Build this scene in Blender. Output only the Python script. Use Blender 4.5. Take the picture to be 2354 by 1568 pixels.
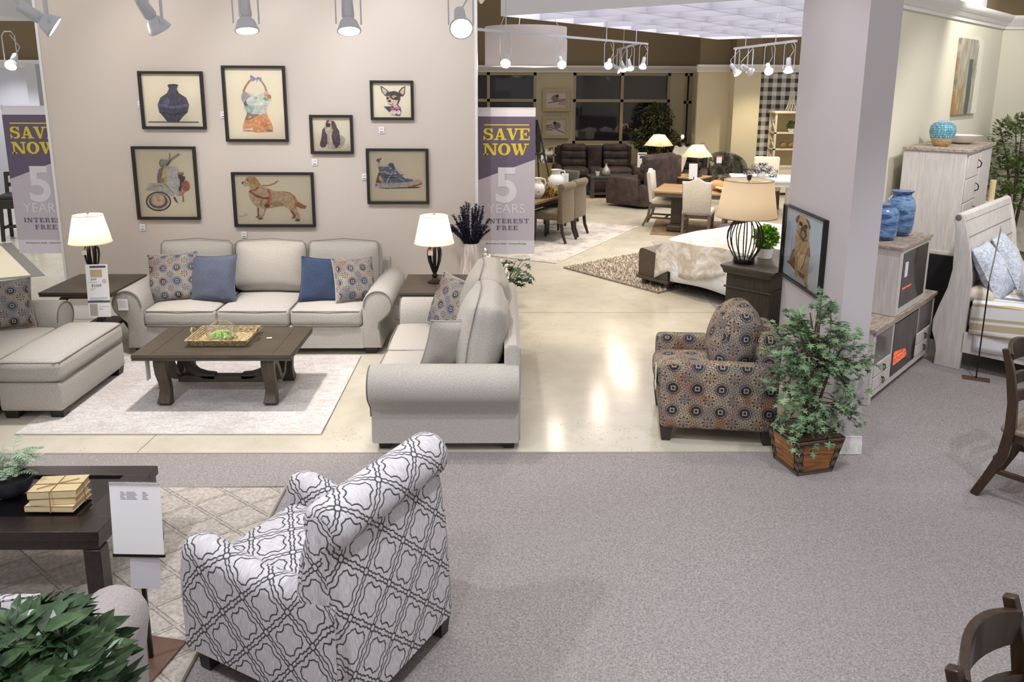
import bpy, bmesh, math, random
from mathutils import Vector, Matrix, noise
from math import sin, cos, pi, radians as R, sqrt, atan2
SC = bpy.context.scene
COL = SC.collection
for o in list(bpy.data.objects): bpy.data.objects.remove(o)
# ---------------------------------------------------------------- camera
def make_camera():
    pitch, yaw, roll, ch = R(12.07), R(0.8), R(0.25), 2.4
    fw = Vector((sin(yaw)*cos(pitch), cos(yaw)*cos(pitch), -sin(pitch)))
    rt = Vector((cos(yaw), -sin(yaw), 0)); up = rt.cross(fw)
    r2 = rt*cos(roll)+up*sin(roll); u2 = up*cos(roll)-rt*sin(roll)
    m = Matrix((r2, u2, -fw)).transposed().to_4x4(); m.translation = (0, 0, ch)
    cd = bpy.data.cameras.new('camera'); co = bpy.data.objects.new('camera', cd); COL.objects.link(co)
    co.matrix_world = m
    cd.sensor_fit = 'HORIZONTAL'; cd.sensor_width = 36.0
    cd.lens = 1800/2354*36.0; cd.shift_y = -204/2354; cd.clip_end = 100
    SC.camera = co
make_camera()
# ---------------------------------------------------------------- world, exposure
SC.view_settings.view_transform = 'Standard'; SC.view_settings.look = 'None'
SC.view_settings.gamma = 1.0; SC.view_settings.use_curve_mapping = False
SC.view_settings.exposure = 0.6
w = bpy.data.worlds.new('world'); SC.world = w; w.use_nodes = True
bg = w.node_tree.nodes['Background']; bg.inputs[0].default_value = (1.0, 0.965, 0.93, 1); bg.inputs[1].default_value = 0.38
# ---------------------------------------------------------------- showroom lamps above the frame
def aim(o, tgt):
    d = Vector(tgt)-o.location; o.rotation_euler = d.to_track_quat('-Z', 'Y').to_euler()
def spot(loc, tgt, power, ang=75, col=(1, .94, .86), r=.06, blend=.6):
    l = bpy.data.lights.new('track_lamp_light', 'SPOT'); l.energy = power; l.spot_size = R(ang); l.spot_blend = blend
    l.color = col; l.shadow_soft_size = r
    o = bpy.data.objects.new('track_lamp_light', l); COL.objects.link(o); o.location = loc; aim(o, tgt); return o
WARM = (1, .86, .66); COOL = (.93, .95, 1.0); NEU = (1, .95, .89)
# main display, the tracks hang in front of the wall
spot((-2.3, 5.9, 3.6), (-2.2, 5.85, 0), 300, 62, NEU, .10)
spot((-3.0, 5.4, 3.5), (-2.3, 7.5, .9), 40, 50, NEU)
spot((-2.0, 5.6, 3.5), (-2.2, 7.45, .72), 120, 17, (1, .9, .72), .04, .8)
spot((-.6, 5.2, 3.4), (.0, 6.2, 0), 85, 70, NEU)
spot((.9, 6.6, 3.4), (.7, 6.2, 0), 70, 75, WARM)
spot((.5, 7.8, 3.4), (.8, 8.8, 0), 70, 70, WARM)
# wall washers
for x, e, c in ((-3.9, 42, (1, .94, .88)), (-2.7, 48, (1, .95, .92)), (-1.5, 62, (.99, .97, .98)), (-.5, 66, (.97, .97, 1))): spot((x-.5, 5.9, 3.9), (x, 7.9, 1.8), e, 80, c, .04)
spot((-.2, 4.6, 3.7), (2.17, 5.35, 1.6), 75, 60, (.98, .95, 1), .08)  # extra lamp added to brighten the left face of the partition
# foreground carpet
spot((-2.6, 2.2, 3.7), (-1.6, 3.4, 0), 150, 85, COOL)
spot((.6, 2.6, 3.9), (.8, 2.9, 0), 165, 88, COOL)
spot((2.6, 2.4, 3.9), (3.0, 3.4, 0), 120, 85, COOL)
spot((-.8, 1.0, 3.6), (-.7, 3.0, .4), 80, 70, COOL)
# right hand bay
spot((3.6, 4.6, 3.9), (3.9, 6.3, .4), 150, 85, (.98, .97, 1))
spot((5.2, 6.0, 3.9), (5.0, 8.0, 1.0), 110, 80, (1, .97, .9))
spot((5.6, 8.0, 4.0), (5.6, 10.0, 1.8), 90, 90, (1, .97, .88))
spot((3.4, 5.4, 4.2), (4.6, 8.3, 1.8), 60, 80, (1, .95, .85))
# middle and far galleries
for p in ((1.6, 8.6, 3.3, 120), (2.2, 10.6, 3.2, 150), (.6, 12.2, 3.2, 130), (3.0, 12.6, 3.3, 130), (1.4, 15.2, 3.3, 130), (3.4, 16.0, 3.3, 120), (5.0, 14.6, 3.3, 140), (5.6, 16.4, 3.3, 150), (2.6, 18.0, 3.3, 60), (-.3, 14.5, 3.3, 100)):
    spot(p[:3], (p[0]+.1, p[1]+.35, 0), p[3]*(.85 if p[1] > 10 else 1.1), 88, WARM)
for p in ((-7.0, 11.0, 3.4, 170), (-9.0, 14.0, 3.4, 170), (-5.6, 9.4, 3.4, 100), (-10.5, 16.5, 3.4, 100)):
    spot(p[:3], (p[0], p[1]+.2, 0), p[3], 95, (.97, .97, 1))

# ---------------------------------------------------------------- node helper
class E:
    def __init__(s, nt, v): s.nt, s.v = nt, v
    def op(s, o, b=None, c=None):
        n = s.nt.nodes.new('ShaderNodeMath'); n.operation = o
        for i, a in enumerate((s, b, c)):
            if a is None: continue
            if isinstance(a, E): s.nt.links.new(a.v, n.inputs[i])
            else: n.inputs[i].default_value = a
        return E(s.nt, n.outputs[0])
    def __add__(s, b): return s.op('ADD', b)
    def __sub__(s, b): return s.op('SUBTRACT', b)
    def __mul__(s, b): return s.op('MULTIPLY', b)
    def __truediv__(s, b): return s.op('DIVIDE', b)
    def sin(s): return s.op('SINE')
    def cos(s): return s.op('COSINE')
    def abs(s): return s.op('ABSOLUTE')
    def min(s, b): return s.op('MINIMUM', b)
    def max(s, b): return s.op('MAXIMUM', b)
    def lt(s, b): return s.op('LESS_THAN', b)
    def gt(s, b): return s.op('GREATER_THAN', b)
    def fr(s): return s.op('FRACT')
    def fl(s): return s.op('FLOOR')
    def sqrt(s): return s.op('SQRT')
    def atan2(s, b): return s.op('ARCTAN2', b)
    def neg(s): return s*-1.0
    def line(s, w):  # smooth 1 near 0
        n = s.nt.nodes.new('ShaderNodeMapRange'); n.interpolation_type = 'SMOOTHSTEP'
        s.nt.links.new(s.abs().v, n.inputs[0]); n.inputs[1].default_value = w*.6; n.inputs[2].default_value = w*1.4
        n.inputs[3].default_value = 1; n.inputs[4].default_value = 0; return E(s.nt, n.outputs[0])
    def ramp(s, a, b, c=0, d=1):
        n = s.nt.nodes.new('ShaderNodeMapRange'); s.nt.links.new(s.v, n.inputs[0])
        for i, q in enumerate((a, b, c, d)): n.inputs[i+1].default_value = q
        return E(s.nt, n.outputs[0])
class Mt:
    """procedural material under construction"""
    def __init__(s, name, rough=.6, metal=0, spec=None, coat=0):
        s.m = bpy.data.materials.new(name); s.m.use_nodes = True; s.nt = s.m.node_tree
        s.b = s.nt.nodes['Principled BSDF']; s.b.inputs['Roughness'].default_value = rough; s.b.inputs['Metallic'].default_value = metal
        if spec is not None: s.b.inputs['Specular IOR Level'].default_value = spec
        if coat: s.b.inputs['Coat Weight'].default_value = coat; s.b.inputs['Coat Roughness'].default_value = .12
        s.tc = s.nt.nodes.new('ShaderNodeTexCoord')
    def xyz(s, kind='Object'):
        n = s.nt.nodes.new('ShaderNodeSeparateXYZ'); s.nt.links.new(s.tc.outputs[kind], n.inputs[0])
        return [E(s.nt, n.outputs[i]) for i in range(3)]
    def vec(s, x, y, z=0):
        n = s.nt.nodes.new('ShaderNodeCombineXYZ')
        for i, a in enumerate((x, y, z)):
            if isinstance(a, E): s.nt.links.new(a.v, n.inputs[i])
            else: n.inputs[i].default_value = a
        return n.outputs[0]
    def noise(s, scale, detail=3, rough=.5, kind='Object', stretch=None, vec=None, dist=0):
        n = s.nt.nodes.new('ShaderNodeTexNoise'); n.inputs['Scale'].default_value = scale; n.inputs['Detail'].default_value = detail
        n.inputs['Roughness'].default_value = rough; n.inputs['Distortion'].default_value = dist
        v = vec or s.tc.outputs[kind]
        if stretch:
            mp = s.nt.nodes.new('ShaderNodeMapping'); mp.inputs['Scale'].default_value = stretch; s.nt.links.new(v, mp.inputs[0]); v = mp.outputs[0]
        s.nt.links.new(v, n.inputs['Vector']); return E(s.nt, n.outputs['Fac'])
    def voro(s, scale, feature='F1', out='Distance', kind='Object', vec=None, rand=1):
        n = s.nt.nodes.new('ShaderNodeTexVoronoi'); n.feature = feature; n.inputs['Scale'].default_value = scale; n.inputs['Randomness'].default_value = rand
        s.nt.links.new(vec or s.tc.outputs[kind], n.inputs['Vector']); return E(s.nt, n.outputs[out])
    def mix(s, f, a, b):
        n = s.nt.nodes.new('ShaderNodeMix'); n.data_type = 'RGBA'
        if isinstance(f, E): s.nt.links.new(f.v, n.inputs[0])
        else: n.inputs[0].default_value = f
        for i, c in ((6, a), (7, b)):
            if isinstance(c, tuple): n.inputs[i].default_value = (*c[:3], 1)
            else: s.nt.links.new(c, n.inputs[i])
        return n.outputs[2]
    def color(s, c):
        if isinstance(c, tuple): s.b.inputs['Base Color'].default_value = (*c[:3], 1)
        else: s.nt.links.new(c, s.b.inputs['Base Color'])
        return s
    def bump(s, h, strength=.3, dist=.01):
        n = s.nt.nodes.new('ShaderNodeBump'); n.inputs['Strength'].default_value = strength; n.inputs['Distance'].default_value = dist
        s.nt.links.new(h.v, n.inputs['Height']); s.nt.links.new(n.outputs[0], s.b.inputs['Normal']); return s
    def rough(s, e): s.nt.links.new(e.v, s.b.inputs['Roughness']); return s
def sr(r, g, b):
    f = lambda c: ((c/255+.055)/1.055)**2.4 if c > 10 else c/255/12.92
    return (f(r), f(g), f(b))
MC = {}
def plain(name, c, rough=.5, metal=0, var=0, vs=6, bump=0, bs=60, coat=0, spec=None):
    if name in MC: return MC[name]
    m = Mt(name, rough, metal, spec, coat)
    if var:
        m.color(m.mix(m.noise(vs, 4), tuple(x*(1-var) for x in c), tuple(min(1, x*(1+var)) for x in c)))
    else: m.color(c)
    if bump: m.bump(m.noise(bs, 3), bump, .005)
    MC[name] = m.m; return m.m
def fabric(name, c, c2=None, scale=220, rough=.95, bump=.35):
    if name in MC: return MC[name]
    m = Mt(name, rough, 0, .15); c2 = c2 or tuple(x*.72 for x in c)
    a = m.noise(scale, 2, .6, 'UV', (1, .25, 1)); b = m.noise(scale, 2, .6, 'UV', (.25, 1, 1)); n = (a+b)*.5
    big = m.noise(3, 3)
    col = m.mix(n.ramp(.38, .62), c2, c); col = m.mix(big*.25, col, tuple(x*.85 for x in c))
    m.color(col).bump(n, bump, .004); m.b.inputs['Sheen Weight'].default_value = .15
    MC[name] = m.m; return m.m
def wood(name, c1, c2, stretch=(1, 14, 14), scale=5, rough=.45, coat=0, bump=.1):
    if name in MC: return MC[name]
    m = Mt(name, rough, 0, .4, coat)
    n = m.noise(scale, 6, .6, 'Object', stretch, dist=.6); f = m.noise(scale*8, 3, .6, 'Object', stretch)
    m.color(m.mix((n*.7+f*.3).ramp(.32, .68), c1, c2)).bump(f, bump, .002)
    MC[name] = m.m; return m.m
def emis(name, c, s):
    if name in MC: return MC[name]
    m = Mt(name, .5); m.color(c); m.b.inputs['Emission Color'].default_value = (*c, 1); m.b.inputs['Emission Strength'].default_value = s
    MC[name] = m.m; return m.m

# ---------------------------------------------------------------- mesh builder
class MB:
    def __init__(s): s.v, s.f, s.mi, s.m, s.uv = [], [], [], 0, {}
    def add(s, vs, fs, M=None):
        k = len(s.v)
        s.v += [tuple(M @ Vector(p)) if M is not None else tuple(p) for p in vs]
        for f in fs: s.f.append(tuple(i+k for i in f)); s.mi.append(s.m)
        return s
    def box(s, x0, x1, y0, y1, z0, z1, M=None):
        vs = [(x, y, z) for z in (z0, z1) for y in (y0, y1) for x in (x0, x1)]
        return s.add(vs, [(0, 2, 3, 1), (4, 5, 7, 6), (0, 1, 5, 4), (2, 6, 7, 3), (0, 4, 6, 2), (1, 3, 7, 5)], M)
    def tube(s, pts, r, n=8, cap=True):
        pts = [Vector(p) for p in pts]; L = len(pts); rs = r if isinstance(r, (list, tuple)) else [r]*L
        vs, fs = [], []; prev = None
        for i, p in enumerate(pts):
            t = (pts[min(i+1, L-1)]-pts[max(i-1, 0)]).normalized()
            if prev is None:
                a = Vector((0, 0, 1)) if abs(t.z) < .9 else Vector((1, 0, 0)); u = t.cross(a).normalized()
            else: u = (prev-t*prev.dot(t)).normalized()
            prev = u; w2 = t.cross(u)
            for j in range(n):
                q = 2*pi*j/n; vs.append(p+(u*cos(q)+w2*sin(q))*rs[i])
        for i in range(L-1):
            for j in range(n):
                a, b = i*n+j, i*n+(j+1) % n; fs.append((a, a+n, b+n, b))
        if cap: fs.append(tuple(range(n))); fs.append(tuple(range((L-1)*n+n-1, (L-1)*n-1, -1)))
        return s.add([tuple(v) for v in vs], fs)
    def bar(s, pts, wx, wy, side=(1, 0, 0)):
        """rectangular bar swept along pts; wx across 'side', wy the other way (scalars or lists)"""
        pts = [Vector(p) for p in pts]; L = len(pts); sd = Vector(side)
        wx = wx if isinstance(wx, (list, tuple)) else [wx]*L; wy = wy if isinstance(wy, (list, tuple)) else [wy]*L
        vs, fs = [], []
        for i, p in enumerate(pts):
            t = (pts[min(i+1, L-1)]-pts[max(i-1, 0)]).normalized(); a = (sd-t*sd.dot(t)).normalized(); b = t.cross(a)
            for sx, sy in ((-1, -1), (1, -1), (1, 1), (-1, 1)): vs.append(tuple(p+a*sx*wx[i]/2+b*sy*wy[i]/2))
        for i in range(L-1):
            for j in range(4):
                a, b = i*4+j, i*4+(j+1) % 4; fs.append((a, b, b+4, a+4))
        fs += [(3, 2, 1, 0), tuple(range((L-1)*4, L*4))]
        return s.add(vs, fs)
    def lathe(s, prof, c=(0, 0, 0), n=24, M=None, wob=None, top=True):
        vs, fs = [], []
        for i, (r, z) in enumerate(prof):
            for j in range(n):
                q = 2*pi*j/n; rr = r*(wob(q, z) if wob else 1); vs.append((c[0]+rr*cos(q), c[1]+rr*sin(q), c[2]+z))
        for i in range(len(prof)-1):
            for j in range(n):
                a, b = i*n+j, i*n+(j+1) % n; fs.append((a, b, b+n, a+n))
        if prof[0][0] > 1e-5: fs.append(tuple(range(n-1, -1, -1)))
        if prof[-1][0] > 1e-5 and top: fs.append(tuple(range((len(prof)-1)*n, len(prof)*n)))
        return s.add(vs, fs, M)
    def loft(s, secs, cap=True, M=None):
        n = len(secs[0]); vs = [p for q in secs for p in q]; fs = []
        for i in range(len(secs)-1):
            for j in range(n):
                a, b = i*n+j, i*n+(j+1) % n; fs.append((a, b, b+n, a+n))
        per = [0]; k0 = len(secs)//2
        for j in range(n): per.append(per[-1]+(Vector(secs[k0][(j+1) % n])-Vector(secs[k0][j])).length)
        dist = [0]
        for i in range(1, len(secs)): dist.append(dist[-1]+(Vector(secs[i][0])-Vector(secs[i-1][0])).length)
        f0 = len(s.f)
        for i in range(len(secs)-1):
            for j in range(n): s.uv[f0+i*n+j] = ((dist[i], per[j]), (dist[i], per[j+1]), (dist[i+1], per[j+1]), (dist[i+1], per[j]))
        if cap: fs.append(tuple(range(n-1, -1, -1))); fs.append(tuple(range((len(secs)-1)*n, len(secs)*n)))
        return s.add(vs, fs, M)
    def prism(s, poly, a0, a1, r=0, ax='x', M=None, mid=0):
        """poly in the plane across axis ax, swept from a0 to a1 with rims rounded by r"""
        def put(a, p): return {'x': (a, p[0], p[1]), 'y': (p[0], a, p[1]), 'z': (p[0], p[1], a)}[ax]
        st = [(a0, 0), (a1, 0)] if not r else [(a0, r), (a0+r*.3, r*.3), (a0+r, 0)]+[(a0+(a1-a0)*(k+1)/(mid+1), 0) for k in range(mid)]+[(a1-r, 0), (a1-r*.3, r*.3), (a1, r)]
        return s.loft([[put(a, p) for p in inset(poly, d)] for a, d in st], True, M)
    def soft(s, c, size, r=.04, n=8, puff=(0, 0, 0), wr=0, seed=0, M=None, pinch=0):
        """rounded cushion; puff pushes each pair of faces outward in the middle; pinch pulls edge middles in"""
        hx, hy, hz = size[0]/2, size[1]/2, size[2]/2; h = (hx, hy, hz)
        rr = [min(r, q*.98) for q in h]
        def axis(q, r_):
            a = [-q, -q+r_*.3, -q+r_]; b = [q-r_, q-r_*.3, q]
            return a+[(-q+r_)+(2*q-2*r_)*k/n for k in range(1, n)]+b
        A = [axis(h[i], rr[i]) for i in range(3)]; idx = {}; vs = []; fs = []
        def vert(p):
            key = tuple(round(t, 6) for t in p)
            if key in idx: return idx[key]
            q = [max(-h[i]+rr[i], min(h[i]-rr[i], p[i])) for i in range(3)]
            d = [(p[i]-q[i])/rr[i] for i in range(3)]; l = sqrt(sum(t*t for t in d))
            o = [q[i]+(d[i]/l*rr[i] if l > 1e-6 else 0)*min(1, l if l < 1 else 1) for i in range(3)] if l > 1e-6 else list(q)
            u = [p[i]/h[i] for i in range(3)]
            bx = [(1-u[i]**2) for i in range(3)]
            o[0] += puff[0]*u[0]*bx[1]*bx[2]; o[1] += puff[1]*u[1]*bx[0]*bx[2]; o[2] += puff[2]*u[2]*bx[0]*bx[1]
            if pinch:
                o[0] -= pinch*u[0]*abs(u[0])*bx[2]*hx*.5; o[2] -= pinch*u[2]*abs(u[2])*bx[0]*hz*.5
            if wr:
                nn = noise.noise_vector(Vector((o[0]*5+seed, o[1]*5, o[2]*5+seed*2)))*wr+noise.noise_vector(Vector((o[0]*13+seed, o[1]*13, o[2]*13)))*wr*.35
                o = [o[i]+nn[i] for i in range(3)]
            idx[key] = len(vs); vs.append((o[0]+c[0], o[1]+c[1], o[2]+c[2])); return idx[key]
        for ax_ in range(3):
            i1, i2 = (ax_+1) % 3, (ax_+2) % 3
            for sg in (-1, 1):
                for a in range(len(A[i1])-1):
                    for b in range(len(A[i2])-1):
                        q = []
                        for da, db in ((0, 0), (1, 0), (1, 1), (0, 1)):
                            p = [0, 0, 0]; p[ax_] = sg*h[ax_]; p[i1] = A[i1][a+da]; p[i2] = A[i2][b+db]; q.append(vert(p))
                        if len(set(q)) < 3: continue
                        fs.append(tuple(q) if sg > 0 else tuple(q[::-1]))
        return s.add(vs, fs, M)
    def ball(s, c, r, n=12, M=None):
        rx, ry, rz = r if isinstance(r, (tuple, list)) else (r, r, r); prof = []
        vs, fs = [], []; m = n//2
        for i in range(m+1):
            t = -pi/2+pi*i/m
            for j in range(n): q = 2*pi*j/n; vs.append((c[0]+rx*cos(t)*cos(q), c[1]+ry*cos(t)*sin(q), c[2]+rz*sin(t)))
        for i in range(m):
            for j in range(n):
                a, b = i*n+j, i*n+(j+1) % n; fs.append((a, b, b+n, a+n))
        return s.add(vs, fs, M)
    def grid(s, fn, nu, nv):
        vs = [fn(i/nu, j/nv) for j in range(nv+1) for i in range(nu+1)]
        return s.add(vs, [(j*(nu+1)+i, j*(nu+1)+i+1, (j+1)*(nu+1)+i+1, (j+1)*(nu+1)+i) for j in range(nv) for i in range(nu)])
    def poly(s, pts, M=None): return s.add(pts, [tuple(range(len(pts)))], M)
    def build(s, name, mat, parent=None, ang=40, bevel=0, flat=False, uvs=1):
        me = bpy.data.meshes.new(name); me.from_pydata(s.v, [], s.f)
        mats = mat if isinstance(mat, list) else [mat]
        for m in mats: me.materials.append(m)
        if len(mats) > 1: me.polygons.foreach_set('material_index', s.mi)
        uv = me.uv_layers.new(name='UVMap').data
        vs = me.vertices
        for p in me.polygons:
            if p.index in s.uv:
                for q, li in enumerate(p.loop_indices): uv[li].uv = s.uv[p.index][q]
                continue
            nx, ny, nz = (abs(q) for q in p.normal)
            for li in p.loop_indices:
                c = vs[me.loops[li].vertex_index].co
                uv[li].uv = (c.x, c.y) if nz >= nx and nz >= ny else ((c.x, c.z) if ny >= nx else (c.y, c.z))
        if not flat:
            me.polygons.foreach_set('use_smooth', [True]*len(me.polygons)); me.set_sharp_from_angle(angle=R(ang))
        me.update()
        o = bpy.data.objects.new(name, me); COL.objects.link(o)
        if parent is not None: o.parent = parent
        if bevel:
            b = o.modifiers.new('bevel', 'BEVEL'); b.width = bevel; b.segments = 2; b.limit_method = 'ANGLE'; b.angle_limit = R(40)
        return o
def inset(poly, d):
    if not d: return poly
    n = len(poly); A = sum(poly[i][0]*poly[(i+1) % n][1]-poly[(i+1) % n][0]*poly[i][1] for i in range(n)); sg = 1 if A > 0 else -1
    out = []
    for i in range(n):
        p, q, r_ = poly[i-1], poly[i], poly[(i+1) % n]
        def nm(a, b):
            dx, dy = b[0]-a[0], b[1]-a[1]; l = math.hypot(dx, dy) or 1; return (-dy/l*sg, dx/l*sg)
        n1, n2 = nm(p, q), nm(q, r_); mx, my = n1[0]+n2[0], n1[1]+n2[1]; l = math.hypot(mx, my) or 1
        k = d/max(.5, l/2); out.append((q[0]+mx/l*k, q[1]+my/l*k))
    return out
def arc(cx, cy, r, a0, a1, n=10, ry=None): return [(cx+r*cos(R(a0+(a1-a0)*i/n)), cy+(ry or r)*sin(R(a0+(a1-a0)*i/n))) for i in range(n+1)]
def bez(p0, p1, p2, p3, n=10):
    P = [Vector(p) for p in (p0, p1, p2, p3)]
    return [tuple(P[0]*(1-t)**3+P[1]*3*t*(1-t)**2+P[2]*3*t*t*(1-t)+P[3]*t**3) for t in [i/n for i in range(n+1)]]
def tag(o, label, cat, group=None, kind=None):
    o['label'] = label; o['category'] = cat
    if group: o['group'] = group
    if kind: o['kind'] = kind
    return o
def thing(name, label, cat, loc=(0, 0, 0), rz=0, group=None):
    o = bpy.data.objects.new(name, None); COL.objects.link(o); o.location = loc; o.rotation_euler = (0, 0, rz); o.empty_display_size = .1
    return tag(o, label, cat, group)
def struct(o): o['kind'] = 'structure'; return o
def dup(root, loc=None, rz=None, label=None, group=None):
    def cp(o, par):
        c = o.copy(); COL.objects.link(c)
        if par is not None: c.parent = par
        for ch in list(o.children): cp(ch, c)
        return c
    r = cp(root, None)
    if loc is not None: r.location = loc
    if rz is not None: r.rotation_euler = (0, 0, rz)
    if label: r['label'] = label
    if group: r['group'] = group
    return r
def TR(loc, rx=0, ry=0, rz=0): return Matrix.Translation(loc) @ Matrix.Rotation(rz, 4, 'Z') @ Matrix.Rotation(ry, 4, 'Y') @ Matrix.Rotation(rx, 4, 'X')
def text(s, size, mat, parent, loc, rot, name='lettering', align='CENTER', ext=.0006, off=0):
    c = bpy.data.curves.new(name, 'FONT'); c.body = s; c.size = size; c.align_x = align; c.extrude = ext; c.offset = off
    o = bpy.data.objects.new(name, c); COL.objects.link(o)
    dg = bpy.context.evaluated_depsgraph_get(); me = bpy.data.meshes.new_from_object(o.evaluated_get(dg)); me.name = name
    bpy.data.objects.remove(o); bpy.data.curves.remove(c)
    me.materials.clear(); me.materials.append(mat)
    o = bpy.data.objects.new(name, me); COL.objects.link(o); o.parent = parent; o.location = loc; o.rotation_euler = rot; return o

# ---------------------------------------------------------------- materials
def quatre():
    m = Mt('quatrefoil_fabric', .9, 0, .15); x, y, z = m.xyz('UV'); p = .165
    a = (x+y)/(p*1.414)*1.0; b = (x-y)/(p*1.414)*1.0
    da = (a.fr()-.5).abs(); db = (b.fr()-.5).abs()               # 0 at cell centre, .5 at lattice line
    sa = (a*(3*pi)).sin().abs()*.07-.03; sb = (b*(3*pi)).sin().abs()*.07-.03
    f = (da+sb).max(db+sa)
    shape = (f-.325).line(.021)
    la = (da.op('MULTIPLY', 1)-.5).abs(); lb = (db-.5).abs()     # distance to lattice line
    wa = ((b*(2*pi)).cos()*.045+(b*(10*pi)).cos()*.014).abs()+.02; wb = ((a*(2*pi)).cos()*.045+(a*(10*pi)).cos()*.014).abs()+.02
    l1 = (la-wa).line(.020); l2 = (lb-wb).line(.020)
    k = shape.max(l1).max(l2)
    th = m.noise(300, 2, .6, 'UV', (1, .08, 1))
    base = m.mix(th.ramp(.35, .65), sr(176, 172, 178), sr(214, 210, 214))
    m.color(m.mix(k, base, sr(72, 73, 72))).bump(th, .25, .003); return m.m
def medal(name, p, base1, base2, dark, blue, rust, amp=1.0):
    m = Mt(name, .92, 0, .15); x, y, z = m.xyz('UV'); u = x/p; v = y/p
    fu = u.fr()-.5; fv = v.fr()-.5; r = (fu*fu+fv*fv).sqrt(); th = fv.atan2(fu)
    gu = (u+.5).fr()-.5; gv = (v+.5).fr()-.5; r2 = (gu*gu+gv*gv).sqrt(); th2 = gv.atan2(gu)
    rim = r+(th*8.0).cos().abs()*.02
    disc = rim.lt(.235); core = (fu.abs().max(fv.abs())-.075).line(.022); cin = fu.abs().max(fv.abs()).lt(.055)
    pet = (r2-((th2*4.0).cos().abs()*.17+.05)).line(.034); spoke = (((th2*2.0).sin()*r2).line(.014))*(r2.lt(.22))
    s1 = ((u*(12*pi)).sin()+(v*(12*pi)).sin()+((u+v)*(6*pi)).cos()*.7); scr = s1.line(.5)*(rim.gt(.25))*(r2.gt(.27))
    ring = (rim-.29).line(.016)
    hue = m.noise(7, 2, .5, 'UV'); hue2 = m.noise(9, 2, .5, 'Object')
    base = m.mix(hue.ramp(.4, .6), base1, base2); base = m.mix(hue2.ramp(.54, .72), base, rust)
    dk = m.mix(hue.ramp(.42, .58), dark, blue)
    c = m.mix(scr.max(pet).max(spoke).max(ring)*amp, base, dk)
    c = m.mix(disc, c, m.mix(hue2.ramp(.5, .56), blue, dark)); c = m.mix(core*disc, c, base1); c = m.mix(cin, c, dark)
    m.color(c).bump(m.noise(400, 2, .5, 'UV'), .3, .003); return m.m
F_SOFA = fabric('oatmeal_linen_weave', sr(190, 185, 179), sr(154, 148, 142), 300)
F_LOVE = F_SOFA
F_SEAM = fabric('linen_seam', sr(132, 126, 120), None, 190)
F_QUA = quatre()
F_MED = medal('medallion_upholstery', .16, sr(166, 150, 128), sr(134, 124, 114), sr(48, 46, 50), sr(58, 60, 78), sr(146, 108, 84))
F_PIL = medal('medallion_pillow_cloth', .125, sr(178, 168, 156), sr(142, 137, 136), sr(56, 56, 64), sr(72, 80, 106), sr(158, 126, 108))
F_BLUE = fabric('heathered_blue_cloth', sr(102, 107, 124), sr(72, 77, 95), 260)
F_BLUE2 = fabric('deep_blue_cloth', sr(68, 82, 108), sr(44, 55, 80), 260)
F_TAUPE = fabric('taupe_cloth', sr(176, 166, 166), sr(150, 141, 141), 260)
W_DARK = wood('weathered_dark_walnut', sr(58, 51, 42), sr(90, 80, 67), (1, 14, 14), 4, .42, 0)
W_DARKZ = wood('weathered_dark_walnut_upright', sr(54, 47, 39), sr(84, 74, 61), (14, 14, 1), 4, .45)
W_ESP = wood('espresso_wood', sr(24, 18, 18), sr(48, 36, 36), (14, 1, 14), 4, .3, .2)
W_CHAIR = wood('brown_chair_wood', sr(38, 26, 18), sr(70, 49, 33), (10, 10, 1.2), 5, .35, .2)
W_WHITE = wood('whitewashed_wood', sr(188, 181, 177), sr(220, 215, 212), (18, 18, 1.2), 3, .6)
W_RUST = wood('rustic_plank_top', sr(116, 98, 86), sr(196, 182, 168), (3, 12, 12), 3, .55)
W_TAN = wood('honey_table_wood', sr(140, 110, 78), sr(190, 160, 120), (1, 12, 12), 3, .4)
BLACK = plain('black_foot_plastic', sr(30, 29, 30), .5)
DARKLEG = plain('dark_stained_leg', sr(44, 38, 36), .4)
BRONZE = plain('oil_rubbed_bronze', sr(48, 42, 40), .35, .6, .2)
WHITEP = plain('white_paint', sr(236, 235, 236), .45)
PAPER = plain('white_card', sr(238, 238, 240), .6)
INK = plain('printed_ink', sr(70, 70, 78), .7)
CHROME = plain('brushed_silver', sr(190, 190, 196), .3, .7)
CERAM = plain('white_ceramic', sr(238, 234, 230), .2)
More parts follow.
